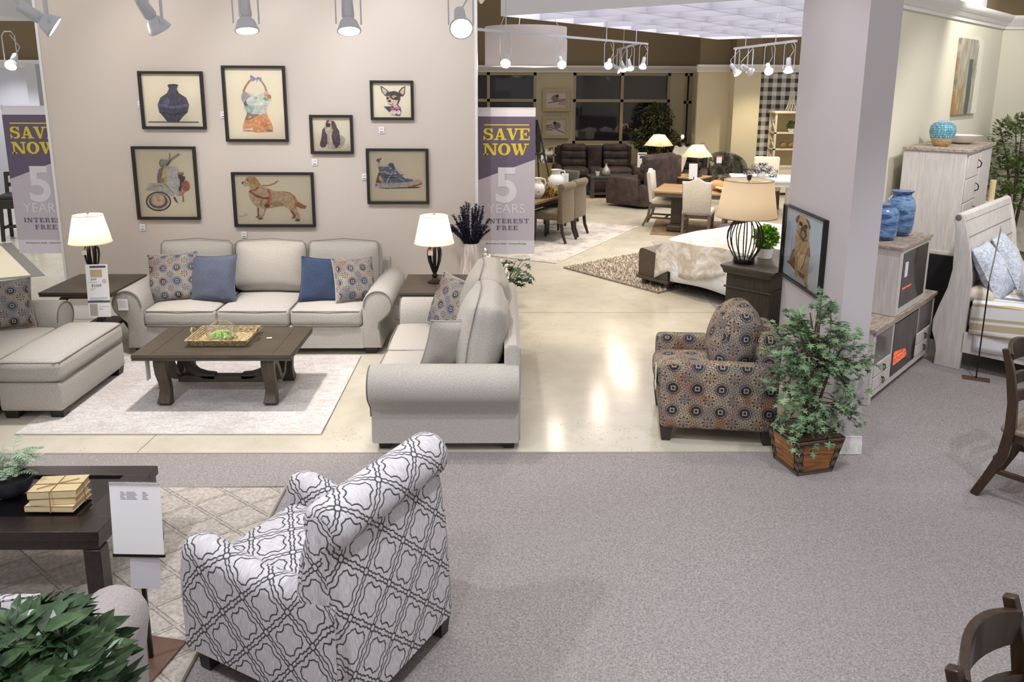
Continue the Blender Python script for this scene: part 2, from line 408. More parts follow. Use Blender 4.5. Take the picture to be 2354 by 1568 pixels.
# ================================================================= setting
def m_wall(name, c, v=.04):
    m = Mt(name, .85, 0, .2); m.color(m.mix(m.noise(1.2, 3), tuple(x*(1-v) for x in c), tuple(min(1, x*(1+v)) for x in c))).bump(m.noise(180, 2), .08, .002); return m.m
P_MAIN = m_wall('warm_grey_wall_paint', sr(208, 198, 189)); P_CREAM = m_wall('cream_wall_paint', sr(216, 211, 195)); P_BROWN = m_wall('upper_brown_paint', sr(128, 112, 88))
P_PILLAR = m_wall('lilac_grey_paint', sr(203, 197, 202)); P_TAN = m_wall('tan_wall_paint', sr(184, 172, 146)); P_PALE = m_wall('pale_grey_blue_paint', sr(206, 207, 216)); P_YEL = m_wall('straw_wall_paint', sr(216, 204, 170))
TRIM = plain('white_trim_paint', sr(232, 230, 230), .4)
def concrete():
    m = Mt('polished_concrete', .22, 0, .45)
    n1 = m.noise(.8, 5, .6); n2 = m.noise(7, 5, .65); sp = m.voro(34, 'F1'); ms = m.noise(1.1, 2)
    c = m.mix(n1.ramp(.3, .7), sr(180, 172, 155), sr(208, 202, 188)); c = m.mix(n2.ramp(.5, .8)*.35, c, sr(160, 150, 134))
    c = m.mix(sp.lt(.13)*(ms.gt(.58)), c, sr(110, 102, 92))
    x, y, z = m.xyz(); j = (y-8.12).line(.006).max((x+2.42-(y-4.8)*.04).line(.005)*y.lt(5.4)).max((x-2.9).line(.005)*y.gt(8))
    c = m.mix(j*.6, c, sr(90, 86, 84))
    m.color(c).rough(n1.ramp(.2, .8, .15, .21)); return m.m
def carpet():
    m = Mt('speckled_grey_carpet', 1.0, 0, .05); a = m.noise(260, 2, .7); b = m.noise(95, 3, .7); x, y, z = m.xyz()
    c = m.mix((a*.55+b*.45).ramp(.38, .62), sr(112, 105, 105), sr(190, 182, 181)); c = m.mix(m.noise(.7, 2).ramp(.3, .7)*.3, c, sr(150, 143, 145))
    m.color(c).bump(a, .8, .006); return m.m
M_CON, M_CARP = concrete(), carpet()
mb = MB(); mb.box(-14, 10, 4.815, 21.5, -.1, 0); struct(mb.build('floor', M_CON))
mb = MB(); mb.box(-6, 10, -1, 4.81, -.09, .008); mb.box(2.36, 10, 4.81, 12, -.09, .0085); struct(mb.build('floor', M_CARP))
struct(MB().box(-6, 2.36, 4.803, 4.818, -.02, .011).build('trim_1', plain('carpet_edge_strip', sr(150, 142, 138), .6)))
# display wall in the middle
struct(MB().box(-4.46, -.262, 7.88, 8.0, 0, 3.23).build('wall_center', P_MAIN))
struct(MB().box(-4.485, -4.46, 7.87, 8.01, 0, 3.25).box(-.262, -.237, 7.87, 8.01, 0, 3.25).build('trim_2', TRIM))
def base(name, x0, x1, y, sg=-1, h=.11):
    struct(MB().prism([(0, 0), (-.018, 0), (-.018, h*.72), (-.008, h*.82), (-.008, h), (0, h)] if sg < 0 else [(0, 0), (.018, 0), (.018, h), (0, h)], x0, x1, 0, 'x', TR((0, y, .003))).build(name, TRIM))
base('baseboard_center', -4.46, -.262, 7.88, -1, .14)
# partition end wall at the right
struct(MB().box(2.175, 2.37, 4.79, 5.85, 0, 3.9).build('wall_partition', P_PILLAR))
b_ = MB()
for M_ in (TR((0, 4.79, .012)),): b_.prism([(0, 0), (-.02, 0), (-.02, .08), (-.01, .095), (-.01, .12), (0, .12)], 2.155, 2.39, 0, 'x', M_)
b_.prism([(2.175, .012), (2.155, .012), (2.155, .09), (2.165, .105), (2.165, .13), (2.175, .13)], 4.79, 5.86, 0, 'y').prism([(2.37, .012), (2.39, .012), (2.39, .09), (2.38, .105), (2.38, .13), (2.37, .13)], 4.79, 5.86, 0, 'y')
struct(b_.build('baseboard_partition', TRIM))
# right bay: a wall at 45 degrees, then a frontal wall
def slab(p, q, t, z0, z1, name, m):
    d = Vector((q[0]-p[0], q[1]-p[1])); n = Vector((-d.y, d.x)).normalized()*t
    return struct(MB().prism([p, q, (q[0]+n.x, q[1]+n.y), (p[0]+n.x, p[1]+n.y)], z0, z1, 0, 'z').build(name, m))
slab((3.3, 7.13), (6.32, 10.15), .06, 0, 3.27, 'wall_right', P_CREAM)
struct(MB().box(6.3, 10, 10.15, 10.27, 0, 3.27).build('wall_right_end', P_CREAM))
slab((3.2, 7.12), (6.25, 10.17), .12, 3.2, 5.2, 'wall_right_upper', P_BROWN); struct(MB().box(6.3, 10, 10.4, 10.5, 3.2, 5.2).build('wall_right_end_upper', P_BROWN))
CR = [(0, 0), (.02, 0), (.03, .03), (.05, .045), (.075, .09), (.1, .105), (.12, .14), (.12, .16), (0, .16)]
def crown(name, p, q, z, side=1):
    p, q = Vector((*p, 0)), Vector((*q, 0)); d = (q-p).normalized(); n = Vector((d.y, -d.x, 0))*side
    secs = [[tuple(e+n*a+Vector((0, 0, z+b))) for a, b in CR] for e in (p, q)]
    struct(MB().loft(secs).build(name, TRIM, ang=30))
crown('trim_3', (3.3, 7.13), (6.36, 10.19), 3.11, 1); crown('trim_4', (6.2, 10.15), (10, 10.15), 3.11, 1)
# back wall with the night windows
M_NIGHT = Mt('night_window_glass', .03, 0, .6); M_NIGHT.color(sr(38, 36, 42)); M_NIGHT = M_NIGHT.m
P_FR = plain('tan_window_frame', sr(160, 148, 118), .5)
mb = MB(); YB = 19.5
mb.box(-3, 4.7, YB, YB+.2, 0, .98).box(-3, 10, YB+.15, YB+.3, 2.7, 5.2).box(.85, 1.75, YB, YB+.2, .98, 2.72).box(4.13, 4.47, YB, YB+.2, .98, 2.72).box(-3, -1.6, YB, YB+.2, .98, 2.72)
struct(mb.build('wall_back', P_TAN))
struct(MB().box(-14, 10, YB+.12, YB+.14, 2.7, 5.2).build('wall_back_upper', P_BROWN))
def window(k, x0, x1, z0, z1, xs, zs, name):
    w_ = MB().box(x0, x1, YB+.1, YB+.11, z0, z1).build('window_%d' % k, M_NIGHT); struct(w_)
    f = MB(); t = .035
    for x in [x0+t, x1-t]+xs: f.box(x-t, x+t, YB+.0, YB+.1, z0, z1)
    for z in [z0+t, z1-t]+zs: f.box(x0, x1, YB+.0, YB+.1, z-t, z+t)
    f.build('window_frame', P_FR, w_)
window(1, -1.6, .85, .98, 2.7, [-.32], [2.03], 'w'); window(2, 1.75, 4.13, .98, 2.7, [2.95], [2.03], 'w'); window(3, 4.47, 4.66, .4, 2.7, [], [2.0], 'w')
# stepped walls right of the windows
struct(MB().box(4.43, 5.14, 18.0, 18.1, 0, 2.72).build('wall_bay_left', P_YEL)); slab((4.43, 18.02), (4.66, 19.5), -.05, 0, 2.72, 'wall_bay_return', P_TAN)
struct(MB().box(5.14, 5.72, 17.6, 18.1, 0, 2.72).build('wall_bay_pier', P_YEL))
struct(MB().box(5.72, 9.5, 17.9, 18.0, 0, 2.72).build('wall_bay_right', P_YEL))
struct(MB().box(4.45, 5.14, 18.02, 18.1, 2.72, 5.2).box(5.14, 5.72, 17.62, 18.1, 2.72, 5.2).box(5.72, 9.5, 17.92, 18.0, 2.72, 5.2).build('wall_bay_upper', P_BROWN))
crown('trim_5', (-3, YB), (4.72, YB), 2.70, 1); crown('trim_6', (4.38, 18.0), (5.14, 18.0), 2.70, 1); crown('trim_7', (5.08, 17.6), (5.8, 17.6), 2.70, 1); crown('trim_8', (5.72, 17.9), (9.5, 17.9), 2.70, 1)
# checked wallpaper strip
def check():
    m = Mt('gingham_wallpaper', .8); x, y, z = m.xyz(); a = ((x+.02)/.2).fr().lt(.5); b = (z/.19).fr().lt(.5); n = m.noise(9, 4)
    s_ = (a+b)*.5; c = m.mix(s_, sr(222, 218, 208), sr(34, 34, 40)); m.color(m.mix(n*.25, c, sr(120, 118, 118))); return m.m
tag(MB().box(5.75, 6.75, 17.885, 17.898, .3, 2.7).build('gingham_panel', check()), 'black and white gingham panel on the far wall behind the cream shelf', 'wall panel')
# left gallery
struct(MB().box(-14, -3, 17.6, 17.75, 0, 2.75).build('wall_left_back', P_PALE)); struct(MB().box(-14, -3, 17.72, 17.85, 2.75, 5.2).build('wall_left_back_upper', P_BROWN))
crown('trim_9', (-14, 17.6), (-3, 17.6), 2.72, 1)
struct(MB().box(-9.0, -8.8, 15.3, 17.6, 0, 2.75).build('wall_left_return', P_PALE)); struct(MB().box(-3.0, -2.8, 12, YB, 0, 5.2).build('wall_far_left_side', P_TAN))
# ---- luminous egg crate canopy
def canopy():
    A, B, Cc = Vector((-.0, 10.9, 3.3)), Vector((4.5, 15.9, 3.3)), Vector((3.6, 7.9, 3.3))
    u = (Cc-A); v = (B-A); lu, lv = u.length, v.length; u.normalize(); v.normalize(); v = (v-u*v.dot(u)).normalized(); t = thing('ceiling_canopy', 'large white suspended egg-crate light canopy over the aisle', 'ceiling light', tuple(A))
    def bar(p, q, n_, w_=.03, z0=0, z1=.28):
        nn = n_*w_/2; return [(p.x-nn.x, p.y-nn.y), (q.x-nn.x, q.y-nn.y), (q.x+nn.x, q.y+nn.y), (p.x+nn.x, p.y+nn.y)]
    O = Vector((0, 0, 0)); WH = plain('canopy_white', sr(232, 232, 240), .5)
    lu = 5.2; f = MB()
    for p, q, n_ in ((O, u*lu, v), (O, v*lv, u), (u*lu, u*lu+v*lv, u), (v*lv, v*lv+u*lu, v)): f.prism(bar(p, q, n_), 0, .9, 0, 'z')
    f.build('fascia', WH, t); WG = plain('canopy_lattice_grey', sr(184, 184, 196), .5)
    g = MB(); k = 6
    for i in range(1, k): g.prism(bar(u*(lu*i/k), u*(lu*i/k)+v*lv, u, .025), 0, .24, 0, 'z')
    for i in range(1, 8): g.prism(bar(v*(lv*i/8), v*(lv*i/8)+u*lu, v, .025), 0, .24, 0, 'z')
    g.build('lattice', WG, t)
    top = MB().prism([(0, 0), (u*lu).to_2d()[:], (u*lu+v*lv).to_2d()[:], (v*lv).to_2d()[:]], .3, .32, 0, 'z').build('diffuser', emis('canopy_diffuser', (.97, .97, 1.0), 1.5), t)
    r = MB()
    for q in (u*.5+v*.5, u*.5+v*5.5, u*4.5+v*.5, u*4.5+v*5.5): r.tube([(q.x, q.y, .3), (q.x, q.y, 1.8)], .008, 6)
    r.build('suspension_rods', CHROME, t)
canopy()
# ================================================================= upholstery
def foot(mb, x, y, w=.075, d=.075, h=.06, tp=.8):
    k = (1-tp)/2; mb.loft([[(x-w/2+w*k, y-d/2+d*k, 0), (x+w/2-w*k, y-d/2+d*k, 0), (x+w/2-w*k, y+d/2-d*k, 0), (x-w/2+w*k, y+d/2-d*k, 0)], [(x-w/2, y-d/2, h), (x+w/2, y-d/2, h), (x+w/2, y+d/2, h), (x-w/2, y+d/2, h)]]); return mb
def arm_profile(sx, W, top=.602, r=.135, cx=-.02, th=.16):
    o = W/2; cz = top-r; pts = [(o-th, .06), (o-th, cz-.02)]
    a = arc(o+cx, cz, r, 172, -42, 16); pts += a
    pts += [(o-.005, cz-.17), (o-.012, .24), (o+.004, .06)]
    return [(sx*p[0], p[1]) for p in pts]
def sofa(name, label, cat, W, D, n, loc, rz, fab, seatz=.42, backtop=.9, arms=(1, -1), backs=None, bw=None, framez=.72, feet=True, seed=0):
    t = thing(name, label, cat, loc, rz)
    mb = MB(); mb.prism([(.0, .06), (.0, .255), (.03, .275), (D-.12, .275), (D-.12, .06)], -W/2+.155, W/2-.155, .006)
    mb.prism([(D-.11, .06), (D-.11, framez-.03), (D-.08, framez), (D-.03, framez), (D, framez-.03), (D, .06)], -W/2+.02, W/2-.02, .02); mb.build('frame', fab, t)
    for sx in arms:
        p = arm_profile(sx, W); a = MB().prism(p, 0.0, D-.01, .014, 'y', None, 6).build('arm', fab, t)
        pp = inset(p, .012); MB().tube([(q[0], -.004, q[1]) for q in pp[1:-1]], .0045, 6).build('piping', F_SEAM, a)
    iw = W-.32; cw = iw/n
    for k in range(n):
        x = -iw/2+cw*(k+.5); c = MB().soft((x, .335, seatz-.075), (cw-.006, .70, .15), .035, 6, (0, .012, .028), .003, seed+k).build('seat_cushion', fab, t)
        pt = []
        z1 = seatz-.012
        pts = [(x-cw/2+.012, .60, z1), (x-cw/2+.012, .02, z1), (x-cw/2+.03, -.012, z1), (x, -.022, z1+.002), (x+cw/2-.03, -.012, z1), (x+cw/2-.012, .02, z1), (x+cw/2-.012, .60, z1)]
        MB().tube(pts, .0042, 6).tube([(p[0], p[1], seatz-.145) for p in pts], .0042, 6).build('piping', F_SEAM, c)
    nb = backs or n; bw = bw or (iw+.16)/nb; hb = backtop-seatz-.01
    for k in range(nb):
        x = bw*(k-(nb-1)/2); M = TR((x, D-.265, seatz+.005+hb/2), rx=R(-11))
        c = MB().soft((0, 0, 0), (bw-.004, .22, hb), .075, 9, (.012, .085, .014), .010, seed+7*k+3, M, .05).build('back_cushion', fab, t)
        w_, h_ = bw/2-.012, hb/2-.014
        MB().tube([tuple(M @ Vector(q)) for q in [(-w_-.008, -.07, -h_), (-w_-.004, -.085, 0), (-w_, -.08, h_-.02), (-w_+.03, -.075, h_+.012), (0, -.06, h_+.035), (w_-.03, -.075, h_+.012), (w_, -.08, h_-.02), (w_+.004, -.085, 0), (w_+.008, -.07, -h_)]], .004, 6).build('piping', F_SEAM, c)
    if feet:
        for x in (-W/2+.1, W/2-.1):
            for y in (.08, D-.08): foot(MB(), x, y, .12, .09, .062).build('foot', BLACK, t)
    return t
def pillow(label, fab, loc, rot, s=.44, th=.15, seed=0, back=None, group=None, sz=None):
    t = thing('throw_pillow', label, 'pillow', loc, 0, group); t.rotation_euler = rot
    h = sz or s; mb = MB()
    # knife edged pillow built from two bulging skins, z up, front faces -y
    def skin(sg):
        def fn(u, v):
            a, b = 2*u-1, 2*v-1; e = (1-a*a)*(1-b*b); d = max(0, e)**.42*th/2
            pin = 1-.07*(1-b*b)*abs(a)**4; pin2 = 1-.07*(1-a*a)*abs(b)**4
            x, z = a*s/2*pin, b*h/2*pin2; nn = noise.noise(Vector((x*9+seed, z*9, sg)))*.012*min(1, e*4)
            return (x, sg*d+nn-.02*b*b*0, z+h/2)
        return fn
    f1 = MB().grid(skin(-1), 18, 18); f1.build('pillow_front', fab, t); 
    b1 = MB().grid(skin(1), 18, 18); b1.f = [f[::-1] for f in b1.f]; b1.build('pillow_back', back or fab, t)
    pts = []; fn = skin(0)
    for q in range(72):
        a = q/18; u, v = ((a, 0), (1, a-1), (3-a, 1), (0, 4-a))[int(a) % 4 if a < 4 else 0]
        p = fn(u, v); pts.append((p[0], 0, p[2]))
    pts.append(pts[0]); MB().tube(pts, .005, 6, False).build('piping', back or F_SEAM if fab in (F_PIL,) else fab, t)
    return t
sofa('sofa', 'oatmeal three-seat roll-arm sofa against the picture wall', 'sofa', 2.27, .95, 3, (-2.22, 6.76, .005), 0, F_SOFA, seed=1, backtop=.915)
sofa('loveseat', 'oatmeal roll-arm loveseat seen from its side, right of the coffee table', 'loveseat', 1.70, .99, 2, (-.86, 5.69, .005), R(-90), F_LOVE, backtop=.99, framez=.74, seed=20)
cz = sofa('oversized_armchair', 'oatmeal roll-arm armchair at the left edge of the picture, behind the ottoman', 'armchair', 1.2, .95, 1, (-3.69, 5.84, .005), R(90), F_SOFA, backs=1, seed=40)
t = thing('ottoman', 'oatmeal upholstered ottoman with a piped cushion top beside the coffee table', 'ottoman', (-3.18, 5.845, .005))
MB().soft((-.225, 0, .17), (.45, .97, .22), .02, 4, (.006, .006, 0)).build('frame', F_SOFA, t)
c = MB().soft((-.225, 0, .36), (.47, .99, .17), .05, 8, (.008, .01, .03), .003, 5).build('cushion', F_SOFA, t)
for z in (.43, .292): MB().tube([(-.45, -.482, z), (-.02, -.482, z), (.003, -.46, z), (.003, .46, z), (-.02, .482, z), (-.45, .482, z)], .0045, 6).build('piping', F_SEAM, c)
for x in (-.39, -.06):
    for y in (-.42, .42): foot(MB(), x, y, .11, .09, .062).build('foot', BLACK, t)
PG = 'throw pillows on the sofa'
lean = R(-18)
pillow('medallion-print pillow on the left end of the sofa', F_PIL, (-3.02, 7.02, .425), (lean, R(-4), R(4)), .46, .17, 1, F_SOFA, PG)
pillow('heathered light blue pillow on the left part of the sofa', F_BLUE, (-2.66, 7.0, .425), (lean, R(-3), R(-6)), .44, .17, 2, None, PG)
pillow('deeper blue pillow on the right part of the sofa', F_BLUE2, (-1.66, 6.99, .425), (lean, R(4), R(3)), .42, .15, 3, None, PG)
pillow('medallion-print pillow squeezed at the right end of the sofa', F_PIL, (-1.34, 7.02, .425), (lean, R(5), R(38)), .42, .17, 4, F_SOFA, PG)
PG2 = 'throw pillows on the loveseat'
pillow('medallion-print pillow at the far end of the loveseat', F_PIL, (-.47, 6.16, .43), (R(-22), R(6), R(-44)), .45, .16, 5, F_SOFA, PG2)
pillow('medallion-print pillow turned to its plain back at the near end of the loveseat', F_PIL, (-.38, 5.20, .43), (R(-22), R(-6), R(-152)), .46, .17, 6, F_SOFA, PG2)
pillow('medallion-print pillow on the armchair at the left picture edge', F_PIL, (-4.02, 6.14, .43), (R(-20), 0, R(30)), .42, .17, 7, F_SOFA)
# ---- lattice accent chair, its back towards the camera
def accent_chair():
    th = atan2(-.88, -.48); th = atan2(-.88, .48)  # front faces (-.88,.48)
    th = math.atan2(-.88, -(.48)); t = thing('accent_chair', 'white accent chair in black lattice-print fabric in the foreground, back to us', 'armchair', (-1.105, 3.165, .01), th)
    W, D = .72, .84
    MB().soft((0, .39, .255), (W, .78, .31), .02, 4).build('base_frame', F_QUA, t)
    MB().soft((0, .30, .43), (W-.24, .56, .12), .05, 6, (0, .01, .03)).build('seat_cushion', F_QUA, t)
    for sx in (-1, 1):
        # side profile swept across the arm thickness
        n = 7; secs = []
        xo = sx*(W/2+.005); xi = sx*(W/2-.13); prof = []
        for (yy, tz) in ((-.03, .50), (-.01, .59), (.06, .605), (.2, .575), (.36, .555), (.52, .565), (.66, .60), (.74, .62), (.78, .60)):
            sec = [(xo, .1), (xo, tz-.08)]+[(sx*(W/2-.0625)+sx*.0675*cos(R(a)), tz-.0675+.0675*sin(R(a))) for a in range(0, 181, 20)]+[(xi, tz-.08), (xi, .1)]
            if sx < 0: sec = sec[::-1]
            secs.append([(p[0], yy+(0 if p[1] > .3 else 0), p[1]) for p in sec])
        MB().loft(secs).build('arm', F_QUA, t, ang=60)
    prof = [(D-.28, .36), (D-.27, .5), (D-.235, .70), (D-.20, .80)]+arc(D-.115, .845, .098, 160, -60, 14)+[(D-.055, .70), (D-.03, .5), (D-.01, .1), (D-.2, .1)]
    MB().prism(prof, -W/2-.004, W/2+.004, .04, 'x', None, 8).build('backrest', F_QUA, t, ang=60)
    for x in (-W/2+.05, W/2-.05):
        for y in (.04, D-.06): foot(MB(), x, y, .07, .07, .105, .75).build('foot', DARKLEG, t)
    return t
accent_chair()
def medal_chair():
    th = math.atan2(-.99, -.13); t = thing('accent_armchair', 'multicoloured medallion-print armchair beside the planter, facing left', 'armchair', (1.13, 5.34, .005), th)
    W, D = .72, .82
    for sx in (-1, 1):
        MB().soft((sx*(W/2-.055), D/2-.02, .335), (.13, D-.04, .47), .04, 6, (.004, 0, .006)).build('arm', F_MED, t)
    MB().soft((0, .37, .22), (W-.22, .72, .24), .02, 4).build('base_frame', F_MED, t)
    MB().soft((0, .30, .40), (W-.24, .64, .15), .05, 6, (0, .015, .025)).build('seat_cushion', F_MED, t)
    MB().soft((0, D-.1, .42), (W-.2, .18, .66), .06, 6).build('backrest', F_MED, t)
    MB().soft((0, 0, 0), (W-.24, .24, .48), .1, 8, (.01, .06, .02), .008, 3, TR((0, D-.30, .66), rx=R(-16))).build('back_cushion', F_MED, t)
    for x in (-W/2+.06, W/2-.06):
        for y in (.05, D-.09): foot(MB(), x, y, .09, .09, .105, .65).build('foot', DARKLEG, t)
    s = MB().box(-.0015, .0, -.0, .10, 0, .17).build('hang_tag', PAPER, t); s.location = (W/2-.12, -.025, .33); s.rotation_euler = (0, 0, R(90))
medal_chair()
# taupe armchair cut by the lower left corner
t = thing('taupe_armchair', 'taupe armchair half hidden by the bushy plant in the lower left corner', 'armchair', (-1.765, 2.56, .01), R(180))
for sx in (-1, 1):
    p = [(sx*a, b) for a, b in [(.26, .08), (.26, .5)]+arc(.37, .5, .115, 175, -20, 14)+[(.46, .35), (.455, .08)]]
    MB().prism(p, 0, .86, .03, 'y', None, 4).build('arm', F_TAUPE, t, ang=60)
MB().soft((0, .4, .24), (.54, .72, .3), .03, 4).build('base_frame', F_TAUPE, t); MB().soft((0, .3, .42), (.52, .6, .14), .05, 6, (0, 0, .02)).build('seat_cushion', F_TAUPE, t)
MB().soft((0, .76, .5), (.7, .2, .8), .08, 6).build('backrest', F_TAUPE, t)
for x in (-.4, .4):
    for y in (.06, .78): foot(MB(), x, y, .07, .07, .09).build('foot', DARKLEG, t)
pillow('white pillow with dark lattice print behind the bushy plant', F_QUA, (-1.70, 2.38, .44), (R(-20), 0, R(190)), .34, .13, 9)

# ================================================================= tables
def s_leg(mb, x, y0, z1, sg, w=.075, d=.06, reach=.1):
    pts = bez((x, y0, z1), (x, y0-sg*.02, z1*.55), (x, y0-sg*reach*1.4, z1*.45), (x, y0-sg*.0, 0.0), 10)
    pts = [(x, y0+sg*dy, z) for dy, z in ((.015, z1), (.02, z1*.86), (.0, z1*.66), (-.035, z1*.45), (-.035, z1*.25), (-.01, z1*.1), (.0, 0))]
    mb.bar(pts, w, [d*1.3, d*1.1, d, d, d, d*1.15, d*1.3]); return mb
def coffee_table():
    t = thing('coffee_table', 'weathered brown trestle coffee table with scrolled legs on the pale rug', 'coffee table', (-2.152, 5.885, .012))
    L, Dp, H = 1.18, .70, .42
    top = MB().prism([(-Dp/2, H-.022), (-Dp/2+.005, H), (Dp/2-.005, H), (Dp/2, H-.022), (Dp/2-.012, H-.03), (Dp/2-.006, H-.045), (-Dp/2+.006, H-.045), (-Dp/2+.012, H-.03)], -L/2, L/2, .004)
    tp = top.build('tabletop', W_DARK, t)
    sm = MB()
    for x in (-L/2+.14, L/2-.14): sm.box(x-.002, x+.002, -Dp/2+.01, Dp/2-.01, H-.002, H+.0006)
    sm.build('plank_seam', plain('dark_groove', sr(40, 33, 28), .8), tp)
    for sx in (-1, 1):
        x = sx*(L/2-.19)
        for sy in (-1, 1):
            mb = MB(); pts = [(x, sy*(Dp/2-.075+a), z) for a, z in ((0, .376), (.012, .33), (.006, .26), (-.03, .18), (-.045, .11), (-.03, .05), (-.005, 0))]
            mb.bar(pts, [.1, .095, .09, .085, .085, .09, .1], [.07, .06, .055, .055, .055, .07, .09]).build('leg', W_DARKZ, t, bevel=.006)
            mb = MB(); pts = [(x, sy*a, z) for a, z in ((.3, .30), (.2, .33), (.12, .27), (.05, .15), (.0, .12))]
            mb.bar(pts, .06, [.03, .045, .05, .05, .04]).build('trestle_brace', W_DARKZ, t, bevel=.005)
        MB().box(x-.035, x+.035, -Dp/2+.05, Dp/2-.05, .34, .376).build('rail', W_DARKZ, t, bevel=.004)
        mb = MB(); pts = [(x-sx*a, 0, z) for a, z in ((.0, .35), (.05, .30), (.09, .22), (.15, .16), (.22, .135), (.28, .13), (.30, .135))]
        mb.bar(pts, .07, [.05, .05, .05, .05, .05, .05, .035], (0, 1, 0)).build('scroll_brace', W_DARKZ, t, bevel=.006)
    MB().box(-L/2+.2, L/2-.2, -.035, .035, .085, .14).build('stretcher', W_DARK, t, bevel=.005)
    MB().box(-.0005, .0005, -.0, .07, -.17, 0).build('hang_tag', PAPER, t).location = (-L/2+.09, -.32, .375)
coffee_table()
def end_table(x, y, label, w=.62, d=.70):
    t = thing('end_table', label, 'end table', (x, y, .005), 0, 'end tables beside the sofa')
    H = .60
    MB().prism([(-d/2, H-.018), (-d/2+.004, H), (d/2-.004, H), (d/2, H-.018), (d/2-.012, H-.026), (d/2-.008, H-.04), (-d/2+.008, H-.04), (-d/2+.012, H-.026)], -w/2, w/2, .003).build('tabletop', W_DARK, t)
    for sy in (-1, 1):
        for sx in (-1, 1):
            pts = [(sx*a, sy*(d/2-.09), z) for a, z in ((.1, .565), (.17, .50), (.19, .40), (.13, .28), (.10, .20), (.16, .10), (.25, .05), (.27, 0))]
            MB().bar(pts, .05, [.06, .055, .05, .05, .05, .05, .055, .07], (0, 1, 0)).build('leg', W_DARKZ, t, bevel=.005)
    MB().box(-.14, .14, -d/2+.06, d/2-.06, .17, .2).build('lower_shelf', W_DARK, t, bevel=.004); MB().box(-.16, .16, -d/2+.06, d/2-.06, .53, .56).build('apron', W_DARK, t)
    return t
end_table(-3.73, 7.02, 'dark walnut end table at the left end of the sofa', .64); end_table(-.59, 7.02, 'dark walnut end table between the sofa and the loveseat')
def black_table():
    t = thing('coffee_table', 'espresso coffee table with an inset glass top on the shaggy beige rug', 'coffee table', (-2.54, 3.475, .02)); L, D, H = 1.5, .62, .43; f = .13
    MB().box(-L/2, L/2, -D/2, -D/2+f, H-.045, H).box(-L/2, L/2, D/2-.10, D/2, H-.045, H).box(-L/2, -L/2+f, -D/2+f, D/2-.1, H-.045, H).box(L/2-f, L/2, -D/2+f, D/2-.1, H-.045, H).build('tabletop', W_ESP, t, bevel=.002)
    MB().box(-L/2+f, L/2-f, -D/2+f, D/2-.1, H-.02, H-.012).build('glass_inset', plain('smoked_glass', sr(22, 20, 24), .04, 0, spec=.7), t)
    MB().box(-L/2+.01, L/2-.01, -D/2+.01, D/2-.01, H-.095, H-.045).build('apron', W_ESP, t, bevel=.002)
    for x in (-L/2+.04, L/2-.04):
        for y in (-D/2+.04, D/2-.04): MB().box(x-.038, x+.038, y-.038, y+.038, 0, H-.095).build('leg', W_ESP, t, bevel=.003)
black_table()
# ---- lamps
SHADE = Mt('cream_lampshade', .9); 
def shade_mat(name, c, tr, em=0):
    m = bpy.data.materials.new(name); m.use_nodes = True; nt = m.node_tree; nt.nodes.clear(); o = nt.nodes.new('ShaderNodeOutputMaterial')
    d = nt.nodes.new('ShaderNodeBsdfDiffuse'); d.inputs[0].default_value = (*c, 1); tl = nt.nodes.new('ShaderNodeBsdfTranslucent'); tl.inputs[0].default_value = (*tr, 1)
    mx = nt.nodes.new('ShaderNodeMixShader'); mx.inputs[0].default_value = .45; nt.links.new(d.outputs[0], mx.inputs[1]); nt.links.new(tl.outputs[0], mx.inputs[2]); nt.links.new(mx.outputs[0], o.inputs[0]); return m
SH_W = shade_mat('white_linen_shade', sr(238, 232, 224), sr(255, 244, 226)); SH_B = shade_mat('burlap_shade', sr(206, 194, 176), sr(214, 196, 168))
BULB = emis('lit_bulb', (1, .85, .62), 12)
def bulb_light(t, z, power, r=.04, col=(1, .88, .72)):
    MB().ball((0, 0, z), (.028, .028, .04), 10).build('bulb', BULB, t)
    l = bpy.data.lights.new('bulb_light', 'POINT'); l.energy = power; l.color = col; l.shadow_soft_size = r; o = bpy.data.objects.new('bulb_light', l); COL.objects.link(o); o.parent = t; o.location = (0, 0, z+.005)
def cone_shade(t, z0, z1, r0, r1, mat, n=36, kind='round'):
    mb = MB()
    if kind == 'round':
        mb.lathe([(r0, z0), (r1, z1)], n=n); mb.f = mb.f[:-2]; mb.mi = mb.mi[:-2]
        s = mb.build('lamp_shade', mat, t)
        for r_, z in ((r0, z0), (r1, z1)): MB().tube([(r_*cos(2*pi*k/n), r_*sin(2*pi*k/n), z) for k in range(n+1)], .004, 6, False).build('shade_trim', mat, s)
    else:
        q = lambda r, z: [(-r, -r, z), (r, -r, z), (r, r, z), (-r, r, z)]
        mb.loft([q(r0, z0), q(r1, z1)], False); s = mb.build('lamp_shade', mat, t, flat=True)
    MB().tube([(-r1, 0, z1-.01), (r1, 0, z1-.01)], .0025, 6).tube([(0, -r1, z1-.01), (0, r1, z1-.01)], .0025, 6).build('shade_spider', CHROME, s)
    return s
